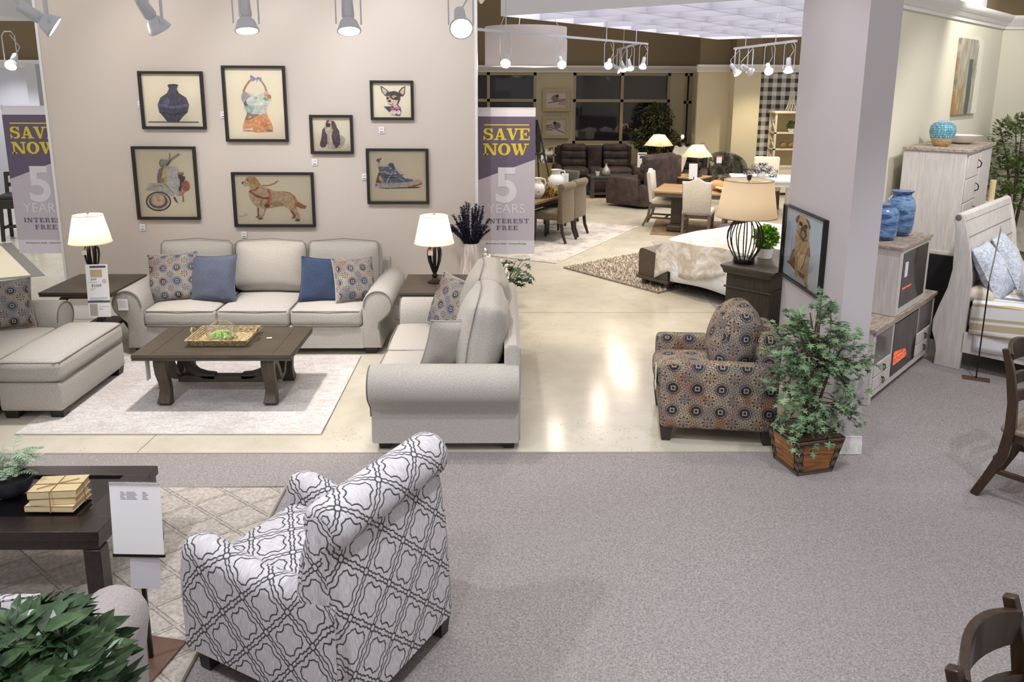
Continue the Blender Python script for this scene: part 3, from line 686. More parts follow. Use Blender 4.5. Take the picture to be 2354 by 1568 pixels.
def table_lamp(loc, label):
    t = thing('table_lamp', label, 'lamp', loc, 0, 'lamps on the end tables beside the sofa')
    MB().lathe([(.068, 0), (.068, .012), (.05, .022), (.03, .03), (.018, .045), (.028, .06), (.028, .075), (.016, .085), (.014, .1)], n=24).build('base', BRONZE, t)
    for k in range(8):
        a = 2*pi*k/8; pts = [(r*cos(a), r*sin(a), z) for r, z in ((.016, .095), (.034, .14), (.054, .2), (.064, .26), (.062, .31), (.046, .345), (.024, .36))]
        MB().bar(pts, .024, .006, (-sin(a), cos(a), 0)).build('rib', BRONZE, t)
    MB().lathe([(.026, .355), (.03, .362), (.012, .37), (.008, .38), (.008, .45), (.004, .46), (.004, .625), (.011, .632), (.011, .645), (.004, .655)], n=14).build('stem', CHROME, t)
    cone_shade(t, .375, .625, .182, .125, SH_W); bulb_light(t, .50, 4.5)
    tg = MB().box(-.022, .022, 0, .001, 0, .055).build('price_tag', PAPER, t); tg.location = (-.03, -.07, .27)
    MB().box(-.022, .022, -.0006, 0, .043, .055).build('tag_header', plain('orange_print', sr(226, 120, 60), .6), tg)
table_lamp((-3.745, 7.05, .606), 'lit table lamp with a caged bronze base left of the sofa'); table_lamp((-.615, 7.05, .606), 'lit table lamp with a caged bronze base right of the sofa')
def big_lamp():
    t = thing('table_lamp', 'large lamp with a burlap drum shade and open wire bulb-shaped base on the dark dresser', 'lamp', (1.965, 6.17, 1.003))
    MB().lathe([(.082, 0), (.086, .006), (.086, .028), (.078, .034)], n=28).build('base', BRONZE, t)
    for k in range(14):
        a = 2*pi*k/14; pts = [(r*cos(a), r*sin(a), z) for r, z in ((.072, .03), (.1, .075), (.128, .13), (.142, .19), (.138, .245), (.115, .305), (.08, .35), (.045, .385), (.028, .405))]
        MB().tube(pts, .0048, 6).build('wire', BRONZE, t)
    MB().lathe([(.03, .4), (.032, .41), (.01, .415), (.008, .45), (.004, .46), (.004, .66), (.014, .668), (.018, .69), (.012, .705), (.003, .71)], n=14).build('stem', BRONZE, t)
    cone_shade(t, .375, .665, .235, .19, SH_B); bulb_light(t, .5, 3.5)
big_lamp()
# ================================================================= rugs
def rug_mat(name, c1, c2, c3, sc=6, fine=90, border=None, bump=.4, rough=1.0, stain=.25):
    m = Mt(name, rough, 0, .05); n = m.noise(sc, 5, .65); f = m.noise(fine, 3, .6); st = m.noise(sc*2.2, 5, .75, 'Object', (1, 3, 1))
    c = m.mix(f.ramp(.35, .65), c1, c2); c = m.mix(st.ramp(.52, .62)*stain, c, c3); c = m.mix(n.ramp(.45, .7)*stain, c, c3); m.color(c).bump(f, bump, .004); return m.m
def rug(name, label, pts, mat, z, th=.008, edge=None):
    t = thing(name, label, 'rug', (0, 0, 0)); MB().prism(pts, z, z+th, 0, 'z').build('pile', mat, t)
    if edge: MB().tube([(*p, z+th*.6) for p in pts+[pts[0]]], th*.7, 6).build('binding', edge, t)
def rect(p, u, lu, lv):
    d = Vector(u).normalized(); n = Vector((-d.y, d.x)); p = Vector(p); return [tuple(q) for q in (p, p+d*lu, p+d*lu+n*lv, p+n*lv)]
rug('area_rug', 'pale distressed rug under the trestle coffee table', [(-3.385, 5.115), (-1.256, 5.105), (-1.262, 6.72), (-3.385, 6.72)], rug_mat('distressed_pale_rug', sr(214, 210, 210), sr(188, 182, 181), sr(158, 146, 138), 3.4, 60, stain=.4), .001, .008, plain('rug_edge', sr(190, 184, 176), .9))
def shag(name, c1, c2, sc):
    m = Mt(name, 1, 0, .05); n = m.noise(sc, 4, .7); v = m.voro(sc*1.4); x, y, z = m.xyz()
    g = (((x*1.0+y*1.25)*3.1).fr()-.5).line(.045).max((((x*1.0-y*1.25)*3.1).fr()-.5).line(.045)) if sc < 50 else None
    c = m.mix(n.ramp(.35, .65), c1, c2)
    if g is not None: c = m.mix(g*.16, c, tuple(q*.6 for q in c1)); m.color(c).bump(n-g*.8, .9, .02)
    else: m.color(c).bump(v, .9, .02)
    return m.m
rug('area_rug', 'thick beige rug with carved diamonds in the left foreground', [(-3.6, 1.9), (-1.30, 1.9), (-1.30, 4.33), (-3.6, 4.33)], shag('carved_beige_pile', sr(174, 164, 156), sr(214, 205, 196), 46), .009, .018, plain('rug_edge2', sr(170, 160, 150), .9))
rug('area_rug', 'faded ivory rug under the far left dining table', rect((2.37, 13.33), (-.49, -.87), 3.3, -2.4), rug_mat('faded_ivory_rug', sr(206, 200, 196), sr(178, 172, 168), sr(120, 112, 108), 3, 40, stain=.55), .001, .008, plain('rug_edge', sr(190, 184, 176)))
sp = rect((.83, 10.2), (1.01, -1.3), 1.66, 2.35)
rug('shag_rug', 'speckled brown and cream shag rug at the foot of the white bed', sp, shag('speckled_shag', sr(110, 96, 86), sr(204, 192, 176), 70), .001, .02)
tf = MB(); rnd = random.Random(3)
a_, b_, d_ = Vector(sp[0]), Vector(sp[1]), Vector(sp[3])
for i in range(5200):
    u, v = rnd.random(), rnd.random(); p = a_+(b_-a_)*u+(d_-a_)*v; q = rnd.random()*6.28; l = rnd.uniform(.02, .04); w_ = .006; dx, dy = cos(q), sin(q); h = rnd.uniform(.012, .035)
    tf.m = rnd.choice((0, 1, 1)); tf.add([(p.x-dy*w_, p.y+dx*w_, .02), (p.x+dy*w_, p.y-dx*w_, .02), (p.x+dx*l, p.y+dy*l, .02+h)], [(0, 1, 2)])
o = tf.build('shag_tufts', [plain('shag_dark', sr(112, 96, 84), .9), plain('shag_light', sr(214, 202, 186), .9)], [q for q in COL.objects if q.name.startswith('shag_rug')][0], flat=True); o['kind'] = 'stuff'
rug('area_rug', 'brown patterned rug under the honey-topped dining table', rect((2.44, 12.62), (.95, -.25), 2.0, 1.6), rug_mat('brown_rug', sr(150, 126, 100), sr(116, 98, 80), sr(84, 74, 66), 4, 60, stain=.6), .001, .008)
rug('area_rug', 'beige rug with a grey border at the far left edge', [(-8.6, 8.4), (-5.98, 9.75), (-7.5, 11.6), (-10.1, 10.2)], plain('beige_sisal', sr(206, 196, 170), .95, 0, .06, 60), .001, .008)
tag(MB().prism([(-8.75, 8.25), (-5.8, 9.75), (-7.5, 11.85), (-10.4, 10.2)], .0005, .005, 0, 'z').build('rug_border', plain('grey_rug_border', sr(118, 116, 108), .95)), 'grey border mat under the beige rug at the far left', 'rug')
rug('area_rug', 'pale striped rug in front of the dark reclining sofa', [(1.2, 16.4), (3.0, 16.4), (3.0, 17.7), (1.2, 17.7)], rug_mat('pale_tan_rug', sr(196, 178, 156), sr(170, 152, 132), sr(140, 120, 104), 4, 50), .001, .008)

# ================================================================= pictures
def artmap(q):
    (x0, y0), (x1, y1), (x2, y2), (x3, y3) = q
    def f(p):
        v = (p[1]-(y0+y1)/2)/((y2+y3)/2-(y0+y1)/2); xl, xr = x0+(x3-x0)*v, x1+(x2-x1)*v; return ((p[0]-xl)/(xr-xl), 1-v)
    return f
ARTM = {}
def artcol(c):
    if c not in ARTM:
        m = Mt('collage_paper', .8); n = m.noise(26, 4, .7); b = sr(*c); m.color(m.mix(n.ramp(.35, .65), tuple(q*.8+.02 for q in b), tuple(min(1, q*1.25+.05) for q in b))); ARTM[c] = m.m
    return ARTM[c]
def st(pts, w):  # thick stroke as polygon, image coordinates
    L, Rr = [], []
    for i, p in enumerate(pts):
        a, b = pts[max(0, i-1)], pts[min(len(pts)-1, i+1)]; dx, dy = b[0]-a[0], b[1]-a[1]; l = math.hypot(dx, dy) or 1; ww = w[i] if isinstance(w, list) else w
        L.append((p[0]-dy/l*ww/2, p[1]+dx/l*ww/2)); Rr.append((p[0]+dy/l*ww/2, p[1]-dx/l*ww/2))
    return ('strip', L, Rr)
def el(cx, cy, rx, ry=None, a0=0, a1=360, n=22, rot=0):
    out = []
    for i in range(n if a1-a0 == 360 else n+1):
        a = R(a0+(a1-a0)*i/n); x, y = rx*cos(a), (ry or rx)*sin(a); c, s_ = cos(R(rot)), sin(R(rot)); out.append((cx+x*c-y*s_, cy+x*s_+y*c))
    return out
def picture(label, quad, W, H, loc, layers, mapq, fr=.026, dp=.035, bgc=(250, 240, 216), rz=0, inner=False, group='framed collages on the display wall'):
    """quad-free: frame W x H hung at loc (centre), layers = [(polygon in crop pixels, rgb)]"""
    t = thing('framed_picture', label, 'picture', loc, rz, group); FB = plain('black_frame', sr(34, 30, 30), .45)
    f = MB(); w, h = W/2, H/2
    for a in ((-w, w, -h, -h+fr), (-w, w, h-fr, h), (-w, -w+fr, -h+fr, h-fr), (w-fr, w, -h+fr, h-fr)): f.box(a[0], a[1], -dp, 0, a[2], a[3])
    f.build('frame', FB, t, bevel=.002)
    MB().box(-w+fr, w-fr, -.004, -.001, -h+fr, h-fr).build('mat_board', plain('mat_'+str(bgc), sr(*bgc), .85), t)
    mp = artmap(mapq); cols = []; mb = MB()
    for k, (pg, c) in enumerate(layers):
        if c not in cols: cols.append(c)
        mb.m = cols.index(c); y = -.005-.0005*k
        cv = lambda p: ((lambda uv: ((uv[0]-.5)*W, y, (uv[1]-.5)*H))(mp(p)))
        if isinstance(pg, tuple) and pg[0] == 'strip':
            L, Rr = pg[1], pg[2]; vs = [cv(p) for p in L]+[cv(p) for p in Rr]; n = len(L); mb.add(vs, [(i, i+1, n+i+1, n+i) for i in range(n-1)])
        else: mb.poly([cv(p) for p in pg])
    if layers: mb.build('artwork', [artcol(c) for c in cols] if len(cols) > 1 else artcol(cols[0]), t, flat=True)
    g = bpy.data.materials.get('picture_glass')
    if not g:
        g = bpy.data.materials.new('picture_glass'); g.use_nodes = True; nt = g.node_tree; nt.nodes.clear(); oo = nt.nodes.new('ShaderNodeOutputMaterial'); a = nt.nodes.new('ShaderNodeBsdfTransparent'); b = nt.nodes.new('ShaderNodeBsdfGlossy'); b.inputs['Roughness'].default_value = .02
        fz = nt.nodes.new('ShaderNodeFresnel'); fz.inputs[0].default_value = 1.35; mx = nt.nodes.new('ShaderNodeMixShader'); nt.links.new(fz.outputs[0], mx.inputs[0]); nt.links.new(a.outputs[0], mx.inputs[1]); nt.links.new(b.outputs[0], mx.inputs[2]); nt.links.new(mx.outputs[0], oo.inputs[0])
    MB().add([(-w+fr, -dp+.008, -h+fr), (w-fr, -dp+.008, -h+fr), (w-fr, -dp+.008, h-fr), (-w+fr, -dp+.008, h-fr)], [(0, 1, 2, 3)]).build('glazing', g, t, flat=True)
    return t
YW = 7.878
suit = [([(1602, 432), (1640, 415), (1720, 450), (1805, 492), (1880, 448), (1945, 415), (2005, 465), (2025, 530), (1995, 560), (1962, 640), (1950, 700), (1958, 745), (1675, 745), (1668, 690), (1645, 620), (1600, 560), (1585, 490)], (206, 214, 204)),
 ([(1675, 700), (1740, 735), (1850, 748), (1958, 735), (1975, 780), (2020, 860), (2045, 930), (2045, 992), (1900, 995), (1830, 1006), (1760, 990), (1625, 985), (1620, 900), (1645, 810), (1672, 745)], (222, 160, 110)),
 ([(1672, 700), (1740, 740), (1850, 742), (1760, 800), (1690, 830), (1650, 815), (1672, 745)], (136, 134, 130)),
 (el(1705, 640, 70, 85, rot=-30), (168, 190, 180)), (el(1660, 520, 62, 95, rot=-25), (176, 160, 158)), (el(1660, 590, 30, 38), (86, 92, 92)), (el(1860, 560, 95, 75), (220, 224, 210)), (el(1740, 560, 75, 65), (214, 220, 214)),
 (st([(1620, 425), (1650, 350), (1700, 280), (1750, 240)], 24), (176, 124, 90)), (st([(1945, 415), (1925, 350), (1885, 290), (1850, 255)], 22), (150, 140, 110)),
 ([(1800, 240), (1720, 190), (1712, 220), (1750, 280), (1800, 245), (1808, 300), (1820, 245), (1870, 270), (1878, 232), (1820, 215)], (150, 144, 186)),
 (el(1940, 450, 32, 26), (226, 160, 148)), (el(1985, 490, 28, 26), (196, 116, 96)), (el(1940, 520, 38, 24), (168, 176, 130)), (el(1803, 508, 16), (196, 186, 160)), (el(1720, 780, 26, 18), (232, 160, 60)), (el(1920, 880, 36, 30), (216, 130, 104)), (el(1715, 955, 60, 14), (230, 226, 220)), (el(1990, 965, 40, 10), (130, 160, 156))]
picture('framed collage of a strapless floral swimsuit, tallest of the top row', None, .615, .735, (-2.42, YW, 2.205), suit, [(1306, 65), (2203, 60), (2273, 1130), (1397, 1130)])
# plain generic dark shape in the top left frame
urn = [([(560, 835), (520, 780), (450, 700), (430, 600), (470, 500), (560, 440), (590, 380), (570, 330), (720, 330), (700, 380), (730, 440), (830, 500), (870, 600), (850, 700), (770, 780), (730, 835)], (72, 70, 90)), (el(645, 330, 76, 18), (50, 48, 60)), (st([(440, 600), (640, 640), (860, 600)], 40), (100, 102, 124)), (st([(455, 700), (640, 740), (845, 700)], 26), (54, 52, 66)), (el(560, 560, 40, 60, rot=20), (104, 108, 130)), ([(300, 835), (1000, 835), (1000, 850), (300, 850)], (80, 78, 92))]
picture('framed print of a dark slate vase shape, top left on the wall', None, .625, .558, (-3.228, YW, 2.237), urn, [(160, 130), (1062, 142), (1115, 945), (230, 938)])
sc_ = [(el(372, 718, 146, 116), (70, 62, 72)), (el(372, 718, 128, 98), (206, 196, 170)), (el(372, 716, 106, 84), (92, 82, 88)), (el(368, 704, 82, 72), (190, 186, 186)), (el(368, 702, 66, 58), (226, 196, 160)), (el(374, 702, 22), (214, 208, 200)), (el(374, 702, 9), (150, 110, 90)),
 ([(218, 590), (240, 560), (260, 510), (300, 505), (440, 505), (520, 580), (555, 650), (520, 655), (460, 620), (380, 598), (260, 592)], (200, 200, 188)), (st([(280, 540), (430, 535)], 10), (150, 152, 140)), (st([(440, 510), (500, 560), (545, 615), (600, 645), (650, 640)], 8), (120, 118, 100)),
 ([(362, 500), (360, 420), (380, 345), (420, 318), (470, 318), (430, 500)], (134, 118, 138)), ([(398, 500), (420, 380), (440, 325), (490, 312), (480, 500)], (220, 196, 110)),
 ([(470, 330), (520, 305), (575, 315), (600, 345), (608, 560), (618, 645), (560, 630), (500, 560), (470, 500), (462, 400)], (206, 204, 206)), (el(420, 468, 24, 28), (170, 140, 96)),
 ([(600, 380), (660, 378), (668, 400), (640, 412), (684, 430), (672, 470), (640, 500), (636, 590), (616, 640), (606, 560)], (84, 64, 68)), ([(603, 382), (655, 380), (665, 400), (606, 405)], (176, 138, 88)), ([(604, 450), (622, 452), (620, 545), (606, 545)], (196, 192, 184)), (el(686, 536, 48, 62), (176, 104, 92)), ([(616, 600), (680, 600), (650, 640), (620, 645)], (196, 150, 110)), (st([(655, 645), (658, 690), (656, 722)], 10), (92, 84, 70)), ([(545, 665), (565, 665), (605, 745), (560, 705)], (70, 70, 66)),
 (el(418, 272, 30, 42), (90, 90, 80)), (el(416, 272, 20, 32), (172, 168, 142)), ([(425, 238), (500, 232), (512, 262), (490, 300), (450, 310)], (158, 160, 150)), (st([(500, 250), (545, 215), (618, 165)], [30, 18, 24]), (150, 156, 120)), (st([(505, 225), (512, 190), (506, 158)], 8), (110, 110, 84)), (st([(470, 300), (520, 240)], 18), (84, 76, 84))]
picture('framed collage of a white scooter seen from its front wheel, lower left on the wall', None, .630, .735, (-3.358, YW, 1.421), sc_, [(68, 75), (802, 86), (858, 930), (143, 925)])
gd = [([(1325, 490), (1365, 465), (1380, 435), (1420, 422), (1480, 430), (1520, 480), (1560, 540), (1620, 560), (1700, 592), (1800, 592), (1880, 605), (1940, 650), (1975, 710), (2040, 755), (2075, 762), (2066, 795), (2010, 795), (1960, 770), (1975, 830), (2000, 870), (2008, 925), (1960, 940), (1945, 915), (1965, 890), (1930, 850), (1880, 810), (1820, 770), (1740, 775), (1680, 790), (1615, 800), (1590, 860), (1570, 920), (1515, 920), (1540, 880), (1530, 800), (1490, 770), (1450, 730), (1420, 680), (1405, 620), (1420, 570), (1410, 535), (1360, 540), (1330, 515)], (206, 182, 148)),
 ([(1505, 785), (1530, 800), (1532, 880), (1520, 905), (1482, 900), (1510, 880)], (164, 96, 84)), ([(1880, 810), (1930, 835), (1955, 880), (1945, 912), (1900, 910), (1925, 885), (1905, 850)], (168, 92, 80)), ([(1380, 440), (1420, 424), (1480, 432), (1500, 470), (1450, 505), (1400, 490)], (204, 160, 104)), ([(1450, 450), (1500, 450), (1535, 520), (1480, 540), (1445, 500)], (196, 156, 80)), ([(1322, 488), (1345, 485), (1345, 510), (1330, 512)], (60, 52, 50)), (el(1394, 468, 12, 7), (70, 52, 44)),
 ([(1960, 700), (2045, 755), (2074, 762), (2066, 796), (2010, 794), (1950, 765)], (176, 116, 74)), (st([(1625, 568), (1652, 620), (1645, 690), (1615, 780)], 30), (214, 110, 90)), (st([(1415, 590), (1480, 640), (1560, 672), (1640, 672)], 22), (148, 70, 72)), (st([(1430, 585), (1490, 575), (1520, 540)], 16), (196, 92, 78)), (st([(1560, 528), (1640, 525), (1710, 500), (1742, 468)], 12), (188, 132, 84)), (st([(1810, 602), (1880, 612), (1935, 660), (1950, 730), (1935, 790)], 9), (206, 110, 86)), (el(1620, 760, 30, 24), (120, 60, 62)),
 (st([(1540, 700), (1560, 720), (1535, 735), (1560, 750)], 7), (170, 90, 70)), (el(1560, 830, 34, 50), (216, 202, 168)), (el(1720, 740, 80, 26), (186, 160, 122)), (st([(1300, 895), (1330, 880), (1345, 890), (1385, 850), (1365, 885), (1400, 874)], 3), (80, 70, 60)), (el(1545, 912, 28, 12), (120, 96, 72)), (el(1975, 930, 30, 12), (120, 96, 72))]
picture('framed collage of a golden retriever in a red harness, wide frame above the sofa', None, .818, .555, (-2.294, YW, 1.257), gd, [(1207, 373), (2152, 373), (2190, 1010), (1255, 1008)])
hd = [([(425, 690), (470, 715), (487, 745), (465, 800), (430, 832), (350, 845), (290, 832), (290, 780), (400, 700)], (196, 184, 174)), ([(285, 660), (340, 660), (345, 830), (300, 840), (285, 780)], (220, 204, 178)), ([(268, 570), (290, 535), (330, 532), (370, 560), (388, 600), (380, 650), (340, 672), (270, 660), (258, 620)], (206, 186, 160)),
 ([(258, 605), (232, 640), (225, 720), (208, 800), (230, 828), (270, 820), (290, 780), (288, 690), (265, 655)], (84, 72, 88)), ([(388, 610), (415, 650), (428, 740), (428, 790), (385, 835), (350, 780), (332, 700), (345, 660), (375, 640)], (80, 66, 80)), ([(330, 540), (360, 548), (388, 600), (375, 640), (345, 660), (332, 600)], (96, 72, 66)), ([(268, 570), (280, 540), (308, 532), (300, 555), (275, 575)], (84, 66, 64)), (el(296, 588, 26, 22), (46, 42, 48)), (el(350, 570, 9, 14), (50, 42, 42)), (el(315, 640, 34, 22), (214, 196, 176)), (st([(300, 690), (310, 740), (300, 800)], 10), (200, 176, 140)), (st([(360, 690), (380, 760)], 6), (120, 104, 118))]
picture('framed collage of a hound with long dark ears, smallest frame left of the middle', None, .424, .383, (-1.684, YW, 1.911), hd, [(96, 480), (556, 480), (578, 893), (120, 893)])
ch = [([(850, 178), (870, 176), (935, 225), (945, 250), (905, 283), (865, 235)], (64, 56, 62)), ([(862, 190), (872, 188), (928, 230), (905, 270), (875, 235)], (200, 190, 178)), ([(1045, 230), (1080, 190), (1118, 174), (1112, 260), (1090, 285), (1060, 280)], (64, 54, 58)), ([(1060, 235), (1090, 200), (1110, 185), (1104, 250), (1085, 270)], (224, 186, 166)),
 ([(920, 300), (912, 265), (945, 235), (1000, 225), (1045, 240), (1070, 280), (1062, 330), (1040, 375), (1000, 385), (950, 375), (925, 340)], (70, 62, 66)), ([(930, 350), (925, 310), (960, 300), (985, 320), (1040, 325), (1030, 370), (985, 385), (945, 375)], (224, 200, 180)), (el(1000, 288, 26, 16), (208, 158, 116)), (el(940, 290, 16, 12), (208, 158, 116)), (el(1016, 304, 15, 14), (40, 34, 40)), (el(930, 304, 13, 13), (40, 34, 40)), (el(952, 334, 17, 13), (44, 40, 46)), (st([(945, 362), (965, 370), (990, 362)], 5), (80, 60, 60)),
 ([(888, 390), (945, 392), (1040, 370), (1070, 400), (1078, 450), (1065, 488), (1030, 488), (985, 470), (940, 440), (915, 415)], (72, 66, 74)), ([(985, 380), (1035, 375), (1045, 400), (1000, 405)], (216, 196, 176)), (el(995, 455, 36, 26), (222, 212, 204)), (el(1050, 455, 22, 26), (222, 212, 204)), ([(962, 392), (1005, 410), (1055, 385), (1068, 405), (1060, 425), (1012, 418), (970, 435)], (206, 96, 160))]
picture('framed collage of a chihuahua with a pink bow tie, upper right on the wall', None, .424, .382, (-1.078, YW, 2.246), ch, [(740, 115), (1200, 115), (1215, 535), (758, 537)])
sh = [([(792, 1250), (798, 1205), (930, 1205), (1100, 1195), (1250, 1170), (1292, 1180), (1296, 1215), (1200, 1245), (1080, 1258), (830, 1258)], (206, 198, 196)), ([(1145, 1238), (1240, 1215), (1294, 1196), (1296, 1215), (1200, 1250), (1150, 1256)], (190, 106, 74)), ([(830, 1258), (1285, 1242), (1250, 1256), (900, 1264)], (60, 56, 60)),
 ([(812, 1200), (830, 1120), (838, 1085), (822, 1015), (960, 1018), (985, 1000), (1010, 1055), (1060, 1110), (1110, 1150), (1190, 1162), (1265, 1172), (1100, 1195), (940, 1205)], (112, 130, 158)), ([(800, 1200), (815, 1140), (832, 1085), (850, 1090), (850, 1190), (872, 1202)], (130, 86, 54)), ([(830, 1130), (850, 1120), (890, 1190), (870, 1202), (845, 1180)], (206, 186, 160)), ([(812, 1010), (962, 1010), (960, 1026), (826, 1026)], (216, 214, 214)), ([(930, 1010), (950, 985), (985, 990), (1012, 1055), (985, 1060), (955, 1030)], (84, 100, 130)), (st([(830, 1090), (900, 1080), (950, 1105), (1010, 1130), (1110, 1185)], [4, 20, 12, 10, 8]), (206, 196, 160)), (st([(985, 1080), (950, 1130), (915, 1195), (930, 1240), (965, 1256)], 11), (224, 218, 212)), (el(868, 1052, 18, 16), (150, 120, 104)), (el(1008, 1098, 13), (220, 216, 214)), (el(960, 1042, 10), (208, 206, 206)), (el(808, 1222, 10), (110, 110, 130)), (st([(955, 1192), (998, 1192)], 10), (206, 150, 70)),
 (st([(860, 1122), (1000, 1118)], 7), (64, 76, 104)), (st([(905, 1140), (1040, 1142)], 7), (64, 76, 104)), (st([(1000, 1070), (1040, 1060)], 8), (224, 220, 216)), (st([(1040, 1090), (1075, 1082)], 8), (224, 220, 216)), (st([(1060, 1118), (1095, 1110)], 8), (60, 66, 84)), (st([(838, 1008), (832, 975), (824, 955)], 4), (110, 74, 76)), (st([(834, 985), (850, 945)], 4), (110, 74, 76)), (el(824, 958, 14, 18), (110, 84, 104)), (el(851, 943, 9), (120, 80, 84)), ([(1190, 1160), (1262, 1172), (1200, 1182)], (228, 224, 222))]
picture('framed collage of a blue high-top sneaker, right of the retriever picture', None, .620, .557, (-1.041, YW, 1.496), sh, [(696, 833), (1355, 832), (1370, 1425), (720, 1427)])
pg = [([(300, 450), (315, 360), (350, 335), (400, 345), (430, 400), (435, 480), (430, 600), (445, 690), (445, 800), (430, 880), (425, 1100), (435, 1200), (400, 1200), (385, 1130), (300, 1090), (305, 1135), (262, 1115), (265, 1060), (200, 1020), (205, 960), (240, 820), (270, 760), (285, 560)], (196, 168, 120)), ([(240, 820), (275, 770), (270, 1060), (200, 1020), (205, 950)], (142, 102, 72)), ([(302, 1040), (390, 1040), (380, 1090), (330, 1100)], (140, 96, 64)), ([(330, 340), (300, 360), (275, 420), (290, 460), (315, 400)], (84, 54, 52)), ([(400, 345), (430, 370), (452, 430), (440, 475), (425, 410)], (84, 54, 60)), (el(340, 446, 22, 26), (60, 44, 48)), (el(403, 450, 18, 24), (60, 44, 48)), ([(372, 450), (400, 490), (410, 560), (370, 640), (335, 580), (342, 500)], (86, 60, 56)), (el(374, 556, 20, 42), (170, 136, 96)), (el(190, 1000, 18, 20), (180, 130, 80)), (st([(300, 540), (330, 600), (370, 645), (420, 600)], 6), (70, 56, 60)), ([(320, 800), (400, 800), (385, 900), (340, 1010), (315, 950)], (214, 196, 150)), ([(425, 690), (444, 680), (446, 790), (400, 790)], (168, 110, 76)), (el(415, 1185, 16, 22), (110, 80, 60))]
pp = picture('black-framed collage of a seated pug on pale blue, on the side of the partition', None, .76, .545, (2.172, 5.47, 1.258), pg, [(168, 165), (640, 365), (575, 1345), (103, 1062)], .012, .035, (204, 216, 230), R(-90), group=None)
for lab, x, z, lz in [('hanging below the scooter frame', -3.64, .97, 0), ('hanging below the retriever frame', -2.62, .895, 0), ('hanging below the hound frame', -1.868, 1.635, 0), ('hanging below the chihuahua frame', -1.19, 1.955, 0), ('peeking out left of the swimsuit frame', -2.742, 2.10, 0), ('peeking out left of the sneaker frame', -1.375, 1.49, 0), ('peeking out left of the dark slate frame', -3.545, 2.2, 0)]:
    t = thing('price_card', 'small white price card '+lab, 'price tag', (x, 7.872, z), 0, 'price cards beside the framed collages')
    MB().box(-.027, .027, -.002, 0, -.033, .033).build('card', PAPER, t); MB().box(-.018, .018, -.003, -.002, -.022, -.015).box(-.012, .014, -.003, -.002, .008, .012).build('print', INK, t); MB().tube([(-.02, 0, .033), (-.018, .004, .08)], .0008, 4).build('string', PAPER, t)
# ================================================================= plants
def leaf(mb, p, d, up, L, W, kind='simple', curl=.15):
    """one leaf growing from p along d"""
    d = Vector(d).normalized(); s_ = d.cross(Vector(up)); s_ = s_.normalized() if s_.length > 1e-4 else Vector((1, 0, 0)); n = s_.cross(d)
    def q(a, b, c=0): return tuple(Vector(p)+d*(a*L)+s_*(b*W)+n*(c*L-curl*L*a*a))
    if kind == 'simple':
        mb.add([q(0, 0), q(.3, -.5, .06), q(.65, -.42, .05), q(1, 0), q(.65, .42, .05), q(.3, .5, .06), q(.5, 0, -.02)], [(0, 6, 1), (1, 6, 2), (2, 6, 3), (3, 6, 4), (4, 6, 5), (5, 6, 0)])
    elif kind == 'lobed':
        mb.add([q(0, 0), q(.25, -.12), q(.30, -.62), q(.48, -.16), q(.62, -.5), q(.70, -.1), q(1, 0), q(.70, .1), q(.62, .5), q(.48, .16), q(.30, .62), q(.25, .12)], [(0, 1, 11), (1, 2, 3), (1, 3, 9, 11), (9, 10, 11), (3, 4, 5), (3, 5, 7, 9), (7, 8, 9), (5, 6, 7)])
    elif kind == 'spike': mb.add([q(0, -.2), q(0, .2), q(1, 0)], [(0, 1, 2)])
def leafmat(name, c1, c2, rough=.5, sc=9):
    m = Mt(name, rough, 0, .35); n = m.noise(sc, 3, .7); m.color(m.mix(n.ramp(.3, .7), c1, c2)); return m.m
def foliage(rng, blobs, n, L, W, kind, mb=None, upb=.3, curl=.15, jit=.6):
    mb = mb or MB(); tot = sum(b[3]*b[4]*b[5] for b in blobs)
    for (cx, cy, cz, rx, ry, rz) in blobs:
        for i in range(int(n*rx*ry*rz/tot)):
            v = Vector((rng.gauss(0, 1), rng.gauss(0, 1), rng.gauss(0, 1))).normalized(); k = rng.uniform(.35, 1)**.6
            p = Vector((cx+v.x*rx*k, cy+v.y*ry*k, cz+v.z*rz*k)); d = (v+Vector((rng.uniform(-1, 1), rng.uniform(-1, 1), rng.uniform(-1, 1)))*jit+Vector((0, 0, upb))).normalized()
            l = L*rng.uniform(.7, 1.25); leaf(mb, p, d, (rng.uniform(-.4, .4), rng.uniform(-.4, .4), 1), l, W*l/L, kind, curl)
    return mb
rng = random.Random(11)
